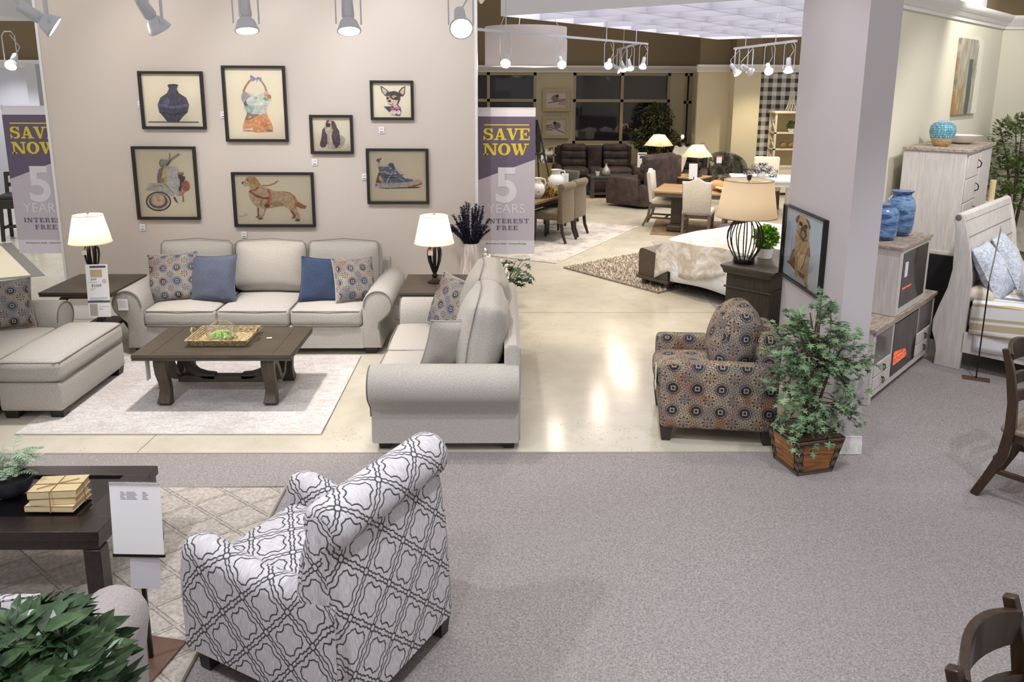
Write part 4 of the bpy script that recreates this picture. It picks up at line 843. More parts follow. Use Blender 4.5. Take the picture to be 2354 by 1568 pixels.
# tree in the square planter
def planter_tree():
    t = thing('planter', 'square tapered planter with bamboo-look panels and beaded metal rims at the partition end', 'planter', (1.945, 4.63, .01), R(14.4))
    rim = Mt('beaded_metal_rim', .35, .6); v = rim.voro(95, rand=.1); rim.color(rim.mix(v.ramp(.2, .5), sr(190, 170, 150), sr(62, 46, 38))).bump(v, .5, .003)
    B, T, H = .122, .165, .25
    def q(r, z): return [(-r, -r, z), (r, -r, z), (r, r, z), (-r, r, z)]
    mb = MB(); mb.loft([q(B, 0), q(T, H)], False); mb.loft([q(T-.008, H), q(B-.008, .02)], True); mb.build('body', W_CHAIR, t, flat=True)
    pm = Mt('amber_bamboo_panel', .25, 0, .5, .4); x, y, z = pm.xyz(); g = (z*28.0).fr(); pm.color(pm.mix(pm.noise(9, 5, .6, 'Object', (1, 1, 9)).ramp(.35, .65), sr(92, 54, 18), sr(176, 112, 44))).bump((g-.5).abs(), .5, .004)
    for k in range(4):
        M = Matrix.Rotation(k*pi/2, 4, 'Z'); f = MB(); e = .002
        def P(a, z, o=e): r_ = B+(T-B)*z/H; return (a*r_, -r_-o, z)
        f.add([tuple(M @ Vector(p)) for p in (P(-.74, .035), P(.74, .035), P(.74, H-.035), P(-.74, H-.035))], [(0, 1, 2, 3)]); f.build('side_panel', pm.m, t, flat=True)
        r_ = MB()
        for a0, a1, z0, z1 in ((-1, 1, 0, .032), (-1, 1, H-.032, H), (-1, -.76, .03, H-.03), (.76, 1, .03, H-.03)):
            r_.add([tuple(M @ Vector(p)) for p in (P(a0, z0, .003), P(a1, z0, .003), P(a1, z1, .003), P(a0, z1, .003))], [(0, 1, 2, 3)])
        r_.tube([tuple(M @ Vector(p)) for p in (P(-.76, .033, .004), P(.76, .033, .004), P(.76, H-.033, .004), P(-.76, H-.033, .004), P(-.76, .033, .004))], .003, 5)
        r_.tube([tuple(M @ Vector(p)) for p in (P(-1, 0, .002), P(-1, H, .002))], .005, 5).build('beaded_rim', rim.m, t, flat=True)
    s = MB().add(q(T-.012, H-.03), [(0, 1, 2, 3)]); s.build('soil', plain('dry_moss', sr(104, 88, 62), .95, 0, .4, 40, .6, 60), t)
    tr = thing('potted_tree', 'leafy artificial tree growing from the square planter', 'tree', (1.945, 4.63, .22))
    bm_ = MB(); cb = Vector((0, 0, 0)); r2 = random.Random(5); fo = MB()
    stems = []
    for i in range(9):
        a = r2.uniform(0, 6.28); e = r2.uniform(.05, .17); h = r2.uniform(.5, .85); x1, y1 = e*cos(a), e*sin(a)*.8
        pts = [(x1*.25, y1*.25, 0), (x1*.3+r2.uniform(-.02, .02), y1*.3, h*.35), (x1*.7+r2.uniform(-.03, .03), y1*.7, h*.7), (x1*1.3-.02, y1*1.2, h)]
        bm_.tube(pts, [.012, .01, .008, .004], 6); stems.append(pts)
    blobs = [(-.10, -.02, .60, .20, .16, .17), (.02, 0, .72, .20, .17, .14), (.16, -.02, .58, .19, .15, .15), (-.17, -.02, .38, .12, .13, .17), (.25, .0, .36, .13, .11, .12), (-.08, -.05, .16, .17, .13, .12), (.22, .0, .12, .13, .11, .10), (-.02, -.12, .02, .14, .08, .06), (-.18, 0, .75, .08, .08, .05), (.07, .0, .88, .06, .06, .06), (.32, -.02, .5, .09, .07, .08), (-.05, .0, .42, .16, .12, .12)]
    for (cx, cy, cz, rx, ry, rz) in blobs:
        for j in range(max(3, int(60*rx))):
            v = Vector((r2.gauss(0, 1), r2.gauss(0, 1), r2.gauss(0, 1))).normalized(); st_ = r2.choice(stems); s0 = Vector(st_[2 if cz > .3 else 1]); e = Vector((cx+v.x*rx, cy+v.y*ry, cz+v.z*rz)); m_ = (s0+e)/2+Vector((0, 0, .05))
            bm_.tube([s0, m_, e], [.0035, .0025, .0012], 4, False)
            for k in range(5):
                p = m_+(e-m_)*(k/4); d0 = (e-m_).normalized()
                for sd in (-1, 1): leaf(fo, p, d0+Vector((r2.uniform(-1, 1), r2.uniform(-1, 1), r2.uniform(-.5, .8)))*.8, (0, 0, 1), r2.uniform(.045, .07), r2.uniform(.045, .06), 'lobed', .2)
    foliage(r2, blobs, 380, .055, .052, 'lobed', fo)
    bm_.build('trunk', plain('brown_stem', sr(84, 66, 50), .8, 0, .2), tr); fo.build('foliage', leafmat('tree_leaf_green', sr(66, 92, 64), sr(138, 166, 124), .55), tr, flat=True)
planter_tree()
t = thing('bushy_plant', 'large glossy-leaved green plant in the lower left corner', 'plant', (-1.22, 1.80, 0))
MB().lathe([(.12, 0), (.13, .01), (.16, .62), (.15, .62), (.14, .56), (0, .56)], n=28).build('pot', plain('grey_pot', sr(120, 118, 120), .5), t)
r3 = random.Random(8); fo = MB(); stm = MB()
for i in range(260):
    a = r3.uniform(0, 6.28); ph = math.acos(r3.uniform(-.25, 1)); v = Vector((sin(ph)*cos(a), sin(ph)*sin(a), cos(ph))); R_ = r3.uniform(.55, 1); tip = Vector((v.x*.17, v.y*.17, .86+v.z*.17))*1.0; tip = Vector((0, 0, .84))+Vector((v.x*.19, v.y*.17, v.z*.20))*R_
    stm.tube([(v.x*.03, v.y*.03, .6), tuple(tip*.5+Vector((0, 0, .38))), tuple(tip)], .003, 4, False)
    for k in range(6):
        q = k*1.05+r3.random(); dd = v*.45+Vector((cos(q), sin(q), .15))*.9; leaf(fo, tip-v*.012*k, dd, v, r3.uniform(.065, .10), r3.uniform(.034, .046), 'simple', r3.uniform(.0, .4))
stm.build('stems', plain('green_stem', sr(70, 88, 52), .7), t); fo.build('foliage', leafmat('glossy_leaf', sr(22, 40, 28), sr(76, 102, 66), .28, 12), t, flat=True)
# fern
t = thing('potted_fern', 'small fern in a dark bowl on the espresso coffee table', 'plant', (-2.37, 3.50, .452))
MB().lathe([(.04, 0), (.07, .01), (.095, .05), (.1, .085), (.092, .085), (.085, .05), (.0, .04)], n=28).build('bowl', plain('dark_slate_bowl', sr(52, 52, 62), .4), t)
fr = MB(); r4 = random.Random(4)
for i in range(34):
    a = r4.uniform(0, 6.28); L = r4.uniform(.14, .23); hgt = r4.uniform(.05, .15); ps = [Vector((cos(a)*L*u, sin(a)*L*u, .07+hgt*sin(min(1, u*1.25)*pi*.6)*1.2)) for u in [k/12 for k in range(13)]]
    fr.tube(ps, .0015, 3, False)
    for k in range(1, 12):
        d = (ps[k+1]-ps[k]).normalized() if k < 12 else 0; s_ = d.cross(Vector((0, 0, 1))).normalized(); l = .032*(1-(k/12)**2)+.006
        for sg in (-1, 1): leaf(fr, ps[k], s_*sg+d*.5, (0, 0, 1), l, .009, 'simple', .1)
fr.build('fronds', leafmat('fern_green', sr(120, 146, 112), sr(200, 214, 190), .6), t, flat=True)
# moss in a glass jug on a wicker tray
wick = Mt('seagrass_weave', .85); wv = wick.noise(120, 2, .6, 'UV', (.3, 1, 1)); wick.color(wick.mix(wv.ramp(.4, .6), sr(120, 98, 66), sr(206, 186, 146))).bump(wv, .8, .004)
t = thing('wicker_tray', 'woven seagrass tray with loop handles on the trestle coffee table', 'tray', (-2.17, 5.90, .433))
MB().box(-.205, .205, -.15, .17, 0, .008).build('tray_base', wick.m, t)
mb = MB()
for k in range(5):
    o_ = .012*k*.8; z = .008+.0105*k; mb.tube([(-.2-o_, -.148-o_*.8, z), (.2+o_, -.148-o_*.8, z), (.2+o_, .168+o_*.6, z), (-.2-o_, .168+o_*.6, z), (-.2-o_, -.148-o_*.8, z)], .0068, 6)
mb.build('tray_rim', wick.m, t)
for sx in (-1, 1): MB().tube([(sx*.235, -.03, .05), (sx*.25, -.025, .075), (sx*.255, .01, .092), (sx*.25, .045, .075), (sx*.235, .05, .05)], .008, 7).build('handle', wick.m, t)
GL = bpy.data.materials.new('clear_glass'); GL.use_nodes = True; nt = GL.node_tree; nt.nodes.clear(); oo = nt.nodes.new('ShaderNodeOutputMaterial'); a_ = nt.nodes.new('ShaderNodeBsdfTransparent'); b_ = nt.nodes.new('ShaderNodeBsdfGlossy'); b_.inputs['Roughness'].default_value = .02; fz = nt.nodes.new('ShaderNodeLayerWeight'); fz.inputs[0].default_value = .32; mx = nt.nodes.new('ShaderNodeMixShader'); a_.inputs[0].default_value = (.99, .99, .99, 1)
for x_, y_ in ((fz.outputs['Facing'], mx.inputs[0]), (a_.outputs[0], mx.inputs[1]), (b_.outputs[0], mx.inputs[2]), (mx.outputs[0], oo.inputs[0])): nt.links.new(x_, y_)
t = thing('glass_vase', 'squat clear glass jug with green moss inside, on the woven tray', 'vase', (-2.19, 5.89, .443))
MB().lathe([(.03, 0), (.075, .008), (.11, .035), (.118, .065), (.105, .10), (.07, .13), (.04, .15), (.03, .165), (.034, .175)], n=32, top=False).build('glass_body', GL, t)
m_ = MB(); r5 = random.Random(2)
for i in range(420):
    v = Vector((r5.gauss(0, 1), r5.gauss(0, 1), abs(r5.gauss(0, 1)))).normalized(); p = Vector((v.x*.075, v.y*.07, .012+v.z*.04)); leaf(m_, p, v, (0, 0, 1), .02, .008, 'simple', .3)
m_.ball((0, 0, .02), (.07, .065, .03), 14).build('moss', leafmat('bright_moss', sr(150, 186, 104), sr(206, 226, 170), .8, 30), t, flat=True)
t = thing('price_card', 'small white tag lying on the right of the trestle coffee table', 'price tag', (-1.835, 5.94, .4335), R(12)); MB().box(-.02, .02, -.012, .012, 0, .002).build('card', PAPER, t); MB().box(-.012, .012, -.003, .001, .002, .0026).build('print', INK, t)
# tied book bundle
t = thing('book_bundle', 'three old cream books tied with twine on the espresso coffee table', 'books', (-2.09, 3.41, .452), R(4))
BK = plain('aged_cream_cover', sr(222, 200, 156), .8, 0, .12, 14); PG_ = plain('aged_page_block', sr(196, 172, 128), .9, 0, .2, 120)
for k, (x, y, r_, h, w_, d_) in enumerate(((-.005, 0, -5, .028, .225, .165), (0, .004, 3, .032, .20, .15), (.002, .006, 1, .036, .215, .155))):
    z = (0, .029, .062)[k]; M = TR((x, y, z), rz=R(r_)); b = MB().box(-w_/2, w_/2, -d_/2, d_/2, 0, .003, M).box(-w_/2, w_/2, -d_/2, d_/2, h-.003, h, M).box(-w_/2, w_/2, -d_/2, -d_/2+.003, 0, h, M).build('book', BK, t)
    MB().box(-w_/2+.004, w_/2-.004, -d_/2+.003, d_/2-.004, .003, h-.003, M).build('pages', PG_, b)
tw = MB(); TW = plain('twine', sr(150, 116, 70), .9)
tw.tube([(-.118, 0, .0), (-.115, 0, .1), (.115, 0, .1), (.118, 0, 0)], .0022, 5).tube([(0, -.092, 0), (0, -.084, .1), (0, .088, .1), (0, .09, 0)], .0022, 5).tube([(0, 0, .101), (-.04, -.03, .104), (-.07, -.05, .102)], .002, 5).tube([(0, 0, .101), (.05, .02, .104), (.08, .04, .102)], .002, 5).build('twine', TW, t)
# tall vase with dried branches, in front of the wall end
t = thing('floor_vase', 'tall whitewashed vase beside the right end of the picture wall', 'vase', (-.30, 7.62, .005))
vm = Mt('whitewashed_faceted_vase', .7); n_ = vm.noise(6, 5, .6, 'Object', (7, 7, .6)); vm.color(vm.mix(n_.ramp(.35, .65), sr(158, 146, 140), sr(222, 212, 206)))
MB().lathe([(.14, 0), (.145, .02), (.125, .5), (.082, .86), (.076, .86), (.11, .5), (.1, .1), (0, .1)], n=8).build('body', vm.m, t, flat=True)
t = thing('dried_branches', 'dark violet dried branches standing in the tall whitewashed vase', 'branches', (-.30, 7.62, .55)); r6 = random.Random(6); br = MB(); lf = MB()
for i in range(44):
    a = r6.uniform(0, 6.28); e = r6.uniform(.03, .24)*(1 if cos(a) < .3 else .9); H_ = r6.uniform(.5, .73)-e*.4; p0 = Vector((cos(a)*.03, sin(a)*.03, .25)); p2 = Vector((cos(a)*e, sin(a)*e*.7, H_)); p1 = p0*.6+p2*.4+Vector((0, 0, .06))
    ps = [p0*(1-u)**2+p1*2*u*(1-u)+p2*u*u for u in [k/14 for k in range(15)]]; br.tube(ps, .004, 4, False)
    for k in range(3, 15):
        for m2 in range(12): leaf(lf, ps[k]+Vector((r6.uniform(-.008, .008), r6.uniform(-.008, .008), r6.uniform(-.01, .01))), (r6.uniform(-1, 1), r6.uniform(-1, 1), r6.uniform(-.1, 1)), (0, 0, 1), r6.uniform(.018, .03), .012, 'simple')
br.build('stems', plain('dark_violet_stem', sr(44, 42, 58), .8), t); lf.build('foliage', leafmat('dark_violet_leaf', sr(38, 38, 56), sr(70, 70, 96), .7), t, flat=True)
# cotton stems and big green leaves behind the loveseat
t = thing('leafy_plant', 'broad-leaved green plant under the right sale banner', 'plant', (.03, 7.72, .10)); r7 = random.Random(12); lf = MB(); sm = MB()
MB().lathe([(.09, -.1), (.12, .02), (.13, .24), (.12, .24), (.11, .2), (0, .2)], n=24).build('pot', plain('basket_pot', sr(120, 96, 70), .8), t)
for i in range(60):
    a = r7.uniform(0, 6.28); e = r7.uniform(.05, .27); z = r7.uniform(.28, .56); p = Vector((cos(a)*e, sin(a)*e*.5, z)); sm.tube([(0, 0, .2), tuple(p*.6+Vector((0, 0, .12))), tuple(p)], .003, 4, False); leaf(lf, p, (cos(a), sin(a)*.6-.3, r7.uniform(-.7, .5)), (0, 0, 1), r7.uniform(.09, .15), r7.uniform(.09, .13), 'lobed', .3)
sm.build('stems', plain('green_stem', sr(70, 88, 52), .7), t); lf.build('foliage', leafmat('broad_leaf', sr(22, 38, 24), sr(54, 80, 44), .5), t, flat=True)
t = thing('cotton_stems', 'white cotton-boll stems rising behind the loveseat', 'cotton stems', (-.06, 7.1, .0)); cb = MB(); sm = MB(); ct = plain('cotton_white', sr(236, 232, 232), .95)
MB().lathe([(.05, 0), (.07, .02), (.05, .3), (.04, .3), (.03, .1), (0, .1)], n=16).build('vase', vm.m, t)
for (x0, y0, z0) in ((-.07, 0, .90), (-.04, .02, .84), (.04, .0, .80), (.0, 0, .76), (.1, .02, .76), (.13, -.02, .72)):
    sm.tube([(0, 0, .2), (x0*.5, y0, z0*.7), (x0, y0, z0)], .003, 5)
    for k in range(5):
        q = Vector((x0+r7.uniform(-.02, .02), y0+r7.uniform(-.02, .02), z0-.035*k)); 
        for j in range(4): cb.ball(tuple(q+Vector((r7.uniform(-.011, .011), r7.uniform(-.011, .011), r7.uniform(-.01, .01)))), .012, 7)
sm.build('stems', TW, t); cb.build('cotton_bolls', ct, t)

# ================================================================= signs
def paper_marks(t, x0, x1, y, rows, mat=INK, name='print'):
    mb = MB(); r = random.Random(len(rows))
    for z, h, a, b in rows: mb.box(x0+(x1-x0)*a, x0+(x1-x0)*b, y-.0008, y, z, z+h)
    mb.build(name, mat, t)
t = thing('price_sign', 'tall white price sheet showing $2369 between the end table and the sofa arm', 'sign', (-3.44, 6.50, .005), R(0)); S = TR((0, 0, .44), rx=R(-6), rz=0)
MB().tube([(0, .03, 0), (0, .02, .46)], .006, 6).build('pole', BRONZE, t); MB().box(-.09, .09, -.02, .13, 0, .006).build('base', BRONZE, t)
p_ = MB().box(-.094, .094, -.002, .002, 0, .455).build('sheet', PAPER, t); p_.location = (0, 0, .432); p_.rotation_euler = (R(-6), R(-1.5), 0)
paper_marks(p_, -.094, .094, -.002, [(.425, .018, .2, .92), (.125, .018, .0, 1)], plain('slate_print', sr(84, 84, 100), .7), 'header_band')
MB().box(-.055, .045, -.0028, -.002, .345, .41).build('photo_print', plain('room_photo_print', sr(190, 170, 140), .7, 0, .35, 60), p_)
MB().box(-.08, -.015, -.0028, -.002, .012, .115).build('fabric_swatch', F_SOFA, p_)
text('$2369', .034, plain('grey_ink', sr(110, 108, 116), .7), p_, (-.01, -.0028, .262), (R(90), 0, 0)); text('$799', .024, plain('grey_ink', sr(110, 108, 116), .7), p_, (-.03, -.0028, .318), (R(90), 0, 0))
paper_marks(p_, -.094, .094, -.002, [(.245, .004, .15, .4), (.232, .004, .15, .3), (.165, .004, .1, .9), (.155, .004, .1, .9), (.145, .004, .1, .7), (.09, .003, .48, .95), (.3, .003, .1, .5), (.066, .006, .48, .65)], plain('pale_ink', sr(170, 166, 176), .7))
cf = MB().lathe([(0, 0), (.02, 0), (.02, .0006), (0, .0006)], n=20, M=TR((.06, -.0022, .31), rx=R(90))); cf.build('round_stamp', plain('pink_stamp', sr(226, 186, 192), .7), p_)
t = thing('fabric_tag', 'white care card pinned to the left sofa arm', 'price tag', (-3.357, 6.742, .425)); MB().box(-.045, .045, -.001, .0, 0, .105).build('card', PAPER, t); paper_marks(t, -.045, .045, -.001, [(.092-.008*k, .002, .1, (.4, .8, .9, .7, .85, .6, .9, .75, .8)[k]) for k in range(9)], plain('pale_ink', sr(170, 166, 176), .7)); MB().box(-.05, .05, -.0004, .0006, -.006, .135).build('clear_pocket', GL, t)
t = thing('floor_sign', 'standing sign holder with a tilted white sheet between the espresso table and the lattice chair', 'sign', (-1.47, 2.885, .03))
MB().box(-.085, .085, -.12, .12, 0, .008).build('base', plain('bronze_plate', sr(120, 92, 80), .35, .4), t).rotation_euler = (0, 0, R(-12))
MB().box(-.008, .008, -.006, .006, 0, .50).build('pole', BRONZE, t)
h_ = MB().box(-.107, .107, -.003, .003, 0, .012).build('holder', BRONZE, t); h_.location = (.0, -.012, .487); h_.rotation_euler = (R(-4), 0, R(-2))
s_ = MB().box(-.103, .103, -.0015, .0015, .012, .318).build('sheet', PAPER, h_); MB().box(-.104, .104, -.004, -.002, .306, .324).build('clear_lip', GL, h_)
mb = MB()
for k in range(6):
    for a, b in ((-.06, -.045), (-.035, .0), (.03, .045)): mb.box(a, b+.004*((k*7) % 3), -.0022, -.0015, .278-.006*k, .280-.006*k)
mb.build('print', plain('blue_grey_ink', sr(130, 130, 160), .7), s_)
pk = MB().box(-.06, .06, -.0008, .0008, -.15, .0).build('clear_pocket', plain('clear_vinyl', sr(200, 196, 204), .2), t); pk.location = (.02, -.004, .50); pk.rotation_euler = (R(-8), 0, 0)

# slab serif banner letters, drawn as polygons in a unit-high box
def slab(ch):
    P = []; T, S, s = .27, .13, .12
    b = lambda x0, y0, x1, y1: P.append([(x0, y0), (x1, y0), (x1, y1), (x0, y1)])
    if ch in 'EF':
        b(.1, 0, .1+T, 1); b(0, 1-s, .92, 1); b(.8, .68, .92, 1); b(.3, .44, .66, .44+s); b(.56, .34, .67, .66); w = .95
        if ch == 'E': b(0, 0, .95, s); b(.83, 0, .95, .33)
        else: b(0, 0, .55, s)
    elif ch == 'I': b(.1, 0, .1+T, 1); b(0, 0, .47, s); b(0, 1-s, .47, 1); w = .47
    elif ch == 'T': b(.4, 0, .4+T, 1); b(0, 1-s, 1.07, 1); b(0, .68, .11, 1); b(.96, .68, 1.07, 1); b(.27, 0, .8, s); w = 1.07
    elif ch == 'N': b(.12, 0, .12+S, 1); b(.9, 0, .9+S, 1); P.append([(.08, 1), (.4, 1), (1.03, 0), (.78, 0)]); b(0, 0, .4, s); b(0, 1-s, .4, 1); b(.74, 1-s, 1.16, 1); w = 1.16
    elif ch == 'V': P.append([(.07, 1), (.38, 1), (.66, .12), (.6, 0), (.44, 0)]); P.append([(.85, 1), (.99, 1), (.6, 0), (.5, 0)]); b(0, 1-s, .48, 1); b(.72, 1-s, 1.12, 1); w = 1.12
    elif ch == 'W':
        for dx in (0, .46): P.append([(.07+dx, 1), (.35+dx, 1), (.57+dx, .1), (.5+dx, 0), (.36+dx, 0)]); P.append([(.74+dx, 1), (.86+dx, 1), (.52+dx, 0), (.42+dx, 0)])
        b(0, 1-s, .44, 1); b(1.05, 1-s, 1.44, 1); w = 1.44
    elif ch == 'A': P.append([(.5, 1), (.7, 1), (1.04, 0), (.74, 0), (.5, .78)]); P.append([(.46, 1), (.6, 1), (.27, 0), (.13, 0)]); b(.3, .27, .8, .37); b(0, 0, .42, s); b(.62, 0, 1.14, s); w = 1.14
    elif ch == 'O':
        o = arc(.5, .5, .5, 0, 360, 28, .52); i = arc(.5, .5, .22, 0, 360, 28, .39); 
        for k in range(28): P.append([o[k], o[k+1], i[k+1], i[k]])
        w = 1.0
    elif ch == 'R':
        b(.1, 0, .1+T, 1); b(0, 1-s, .5, 1); b(0, 0, .5, s); o = arc(.5, .73, .4, 90, -90, 12, .27); i = arc(.5, .73, .14, 90, -90, 12, .16)
        for k in range(12): P.append([o[k], o[k+1], i[k+1], i[k]])
        P.append([(.5, .5), (.72, .5), (1.02, 0), (.74, 0)]); b(.7, 0, 1.08, s); w = 1.08
    elif ch == 'S':
        c1 = arc(.46, .73, .40, 20, 250, 14, .28); c2 = arc(.46, .73, .19, 20, 250, 14, .16)
        q = [(.80, .80), (.66, .97), (.46, 1.01), (.2, .98), (.05, .82), (.05, .66), (.14, .53), (.36, .45), (.6, .40), (.66, .3), (.62, .16), (.46, .1), (.28, .12), (.13, .28)]; r_ = [(.70, .72), (.6, .88), (.46, .91), (.36, .88), (.31, .8), (.31, .72), (.38, .65), (.56, .60), (.8, .53), (.9, .38), (.88, .16), (.7, .01), (.4, -.02), (.05, .2)]
        for k in range(len(q)-1): P.append([q[k], q[k+1], r_[k+1], r_[k]])
        b(.74, .64, .85, 1); b(.03, 0, .14, .38); w = .95
    return P, w
def slabtext(s, h, width, mat, parent, xc, z, y, name, gap=.08):
    tot = sum(slab(c)[1] for c in s)+gap*(len(s)-1); k = width/tot; x = xc-width/2; mb = MB()
    for c in s:
        P, w = slab(c)
        for j, p in enumerate(P): mb.add([(x+q[0]*k, y-.0002*(j % 3), z+q[1]*h) for q in p], [tuple(range(len(p)))])
        x += (w+gap)*k
    return mb.build(name, mat, parent, flat=True)
def banner(x, y, label):
    t = thing('sale_banner', label, 'banner', (x, y, 0), 0, 'hanging sale banners'); W, z0, z1 = .60, .63, 2.165; VI = plain('banner_violet', sr(104, 92, 116), .7); LI = plain('banner_lilac', sr(200, 192, 204), .7); YE = plain('banner_yellow', sr(226, 202, 64), .6); PW = plain('banner_white', sr(226, 222, 232), .7)
    MB().box(-W/2, W/2, 0, .006, z0, z1).build('banner_cloth', LI, t)
    f = MB(); f.add([(-W/2, -.001, 1.42), (W/2, -.001, 1.64), (W/2, -.001, z1-.085), (-W/2, -.001, z1-.085)], [(0, 1, 2, 3)]); f.build('violet_field', VI, t, flat=True)
    MB().box(-W/2, W/2, -.001, 0, z1-.085, z1).build('white_band', PW, t); MB().box(-W/2, W/2, -.001, 0, z0, z0+.145).build('white_band', PW, t)
    MB().box(-.233, .233, -.0022, -.001, 1.988, 2.0).build('yellow_rule', YE, t)
    slabtext('SAVE', .122, .485, YE, t, 0, 1.838, -.0022, 'lettering', .02); slabtext('NOW', .122, .475, YE, t, -.005, 1.682, -.0022, 'lettering', .03)
    text('5', .51, PW, t, (0, -.0016, 1.195), (R(90), 0, 0), off=.012); text('YEARS', .142, PW, t, (0, -.0016, 1.07), (R(90), 0, 0))
    VD = plain('banner_dark_print', sr(112, 98, 124), .7); slabtext('INTEREST', .048, .45, VD, t, .015, .962, -.0016, 'lettering', .22); slabtext('FREE', .048, .225, VD, t, .01, .888, -.0016, 'lettering', .22)
    text('See Associate for Details  |  Exclusions May Apply', .0215, INK, t, (0, -.0016, .735), (R(90), 0, 0))
    MB().box(-W/2-.0, W/2, -.003, .012, z1-.004, z1+.006).box(-W/2-.01, -W/2+.01, -.01, .02, z1-.03, z1+.012).build('hanging_rail', PW, t)
banner(.052, 8.2, 'violet and white SAVE NOW banner hung at the right end of the picture wall'); banner(-4.815, 8.2, 'violet and white SAVE NOW banner half hidden behind the left end of the picture wall')
MB_ = MB().tube([(-.25, 8.0, 2.16), (-.25, 8.2, 2.168)], .006, 6); tag(MB_.build('banner_bracket', BRONZE), 'small dark bracket holding the right banner to the wall end', 'bracket')

# ================================================================= right bay
def tvstand():
    th = math.atan2(.70, .73)+0; t = thing('tv_stand', 'whitewashed fireplace television stand against the diagonal wall', 'tv stand', (2.80, 5.57, .01), R(46.5)); W, D, H = 1.55, .40, .61
    MB().box(0, W, .012, D, .05, H-.03).box(0, .06, 0, .06, 0, .06).box(W-.06, W, 0, .06, 0, .06).box(0, .05, D-.05, D, 0, .06).box(W-.05, W, D-.05, D, 0, .06).build('carcass', W_WHITE, t, bevel=.003)
    MB().box(-.015, W+.015, -.015, D, H-.03, H).build('top', W_RUST, t, bevel=.003)
    mb = MB().box(0, W, 0, .014, .05, .10).box(0, .04, 0, .014, .1, H-.03).box(W-.04, W, 0, .014, .1, H-.03).box(.44, .47, 0, .014, .1, H-.03).box(1.08, 1.11, 0, .014, .1, H-.03).box(0, W, 0, .014, H-.06, H-.03); mb.build('face_frame', W_WHITE, t, bevel=.002)
    FB = plain('firebox_glass', sr(30, 26, 28), .06, 0, spec=.7); em = Mt('glowing_embers', .8); v = em.voro(60); em.color(sr(180, 70, 40)); em.b.inputs['Emission Color'].default_value = (1, .22, .10, 1); em.nt.links.new(v.ramp(.0, .7, .9, .12).v, em.b.inputs['Emission Strength'])
    f = MB().box(.47, 1.08, -.004, .008, .105, H-.065).build('fireplace_insert', FB, t)
    MB().add([(.50, -.0055, .19), (.86, -.0055, .19), (.80, -.0055, .27), (.50, -.0055, .31)], [(0, 1, 2, 3)]).build('ember_glow', em.m, f)
    for x0 in (.04, 1.11):
        g = MB().box(x0, x0+.40, .002, .012, .32, H-.065).build('glass_door', plain('grey_cabinet_glass', sr(120, 112, 112), .08, 0, spec=.7), t)
        for z in (.11, .215):
            d = MB().box(x0+.012, x0+.385, -.006, .01, z, z+.095).build('drawer', W_WHITE, t, bevel=.003); MB().tube([(x0+.2+.022*cos(a), -.022, z+.04+.024*sin(a)) for a in [2*pi*k/14 for k in range(15)]], .0035, 6).tube([(x0+.2, -.006, z+.062), (x0+.2, -.024, z+.062)], .006, 6).build('ring_pull', BRONZE, d)
    return t
tvstand()
t = thing('electric_fireplace', 'whitewashed tabletop fireplace cabinet standing on the television stand', 'fireplace', (3.09+.01, 5.86+.03, .622), R(46.5)); W, D, H = .78, .36, .56
MB().box(0, W, .01, D, 0, H-.025).build('carcass', W_WHITE, t, bevel=.003); MB().box(-.012, W+.012, -.012, D, H-.025, H).build('top', W_RUST, t, bevel=.003)
MB().box(0, .07, 0, .014, 0, H-.025).box(W-.07, W, 0, .014, 0, H-.025).box(.07, W-.07, 0, .014, 0, .06).box(.07, W-.07, 0, .014, H-.06, H-.025).build('face_frame', W_WHITE, t, bevel=.002)
f = MB().box(.07, W-.07, -.003, .006, .06, H-.06).build('fireplace_insert', bpy.data.materials['firebox_glass'], t); MB().box(.10, .34, -.0045, -.003, .20, .215).build('ember_glow', bpy.data.materials['glowing_embers'], f)
tg = MB().box(.12, .19, -.007, -.004, .30, .42).build('price_card', PAPER, t)
def bigvase(name, label, loc, prof, seed):
    m = bpy.data.materials.get('swirled_blue_ceramic')
    if not m:
        q = Mt('swirled_blue_ceramic', .22, 0, .5, .3); n = q.noise(2.2, 4, .6, 'Object', (2, 2, 9), dist=1.6); q.color(q.mix(n.ramp(.38, .62), sr(38, 72, 128), sr(128, 162, 200))); m = q.m
    t = thing(name, label, 'vase', loc); MB().lathe(prof, n=36).build('body', m, t); MB().lathe([(prof[-1][0]-.002, prof[-1][1]+.001), (prof[-1][0]-.022, prof[-1][1]-.012), (0, prof[-1][1]-.016)], n=24).build('inside', plain('deep_blue_glaze', sr(70, 106, 176), .2), t)
bigvase('blue_vase', 'taller swirled blue vase with a flared neck on the tabletop fireplace', (3.33, 6.42, 1.184), [(.07, 0), (.1, .03), (.108, .1), (.113, .24), (.1, .3), (.075, .33), (.072, .345), (.095, .37)], 1)
bigvase('blue_vase', 'shorter swirled blue vase with a ruffled rim on the tabletop fireplace', (3.10, 6.23, 1.184), [(.075, 0), (.108, .03), (.113, .14), (.115, .22), (.1, .25), (.078, .268), (.092, .29)], 2)
def stringy(): pass
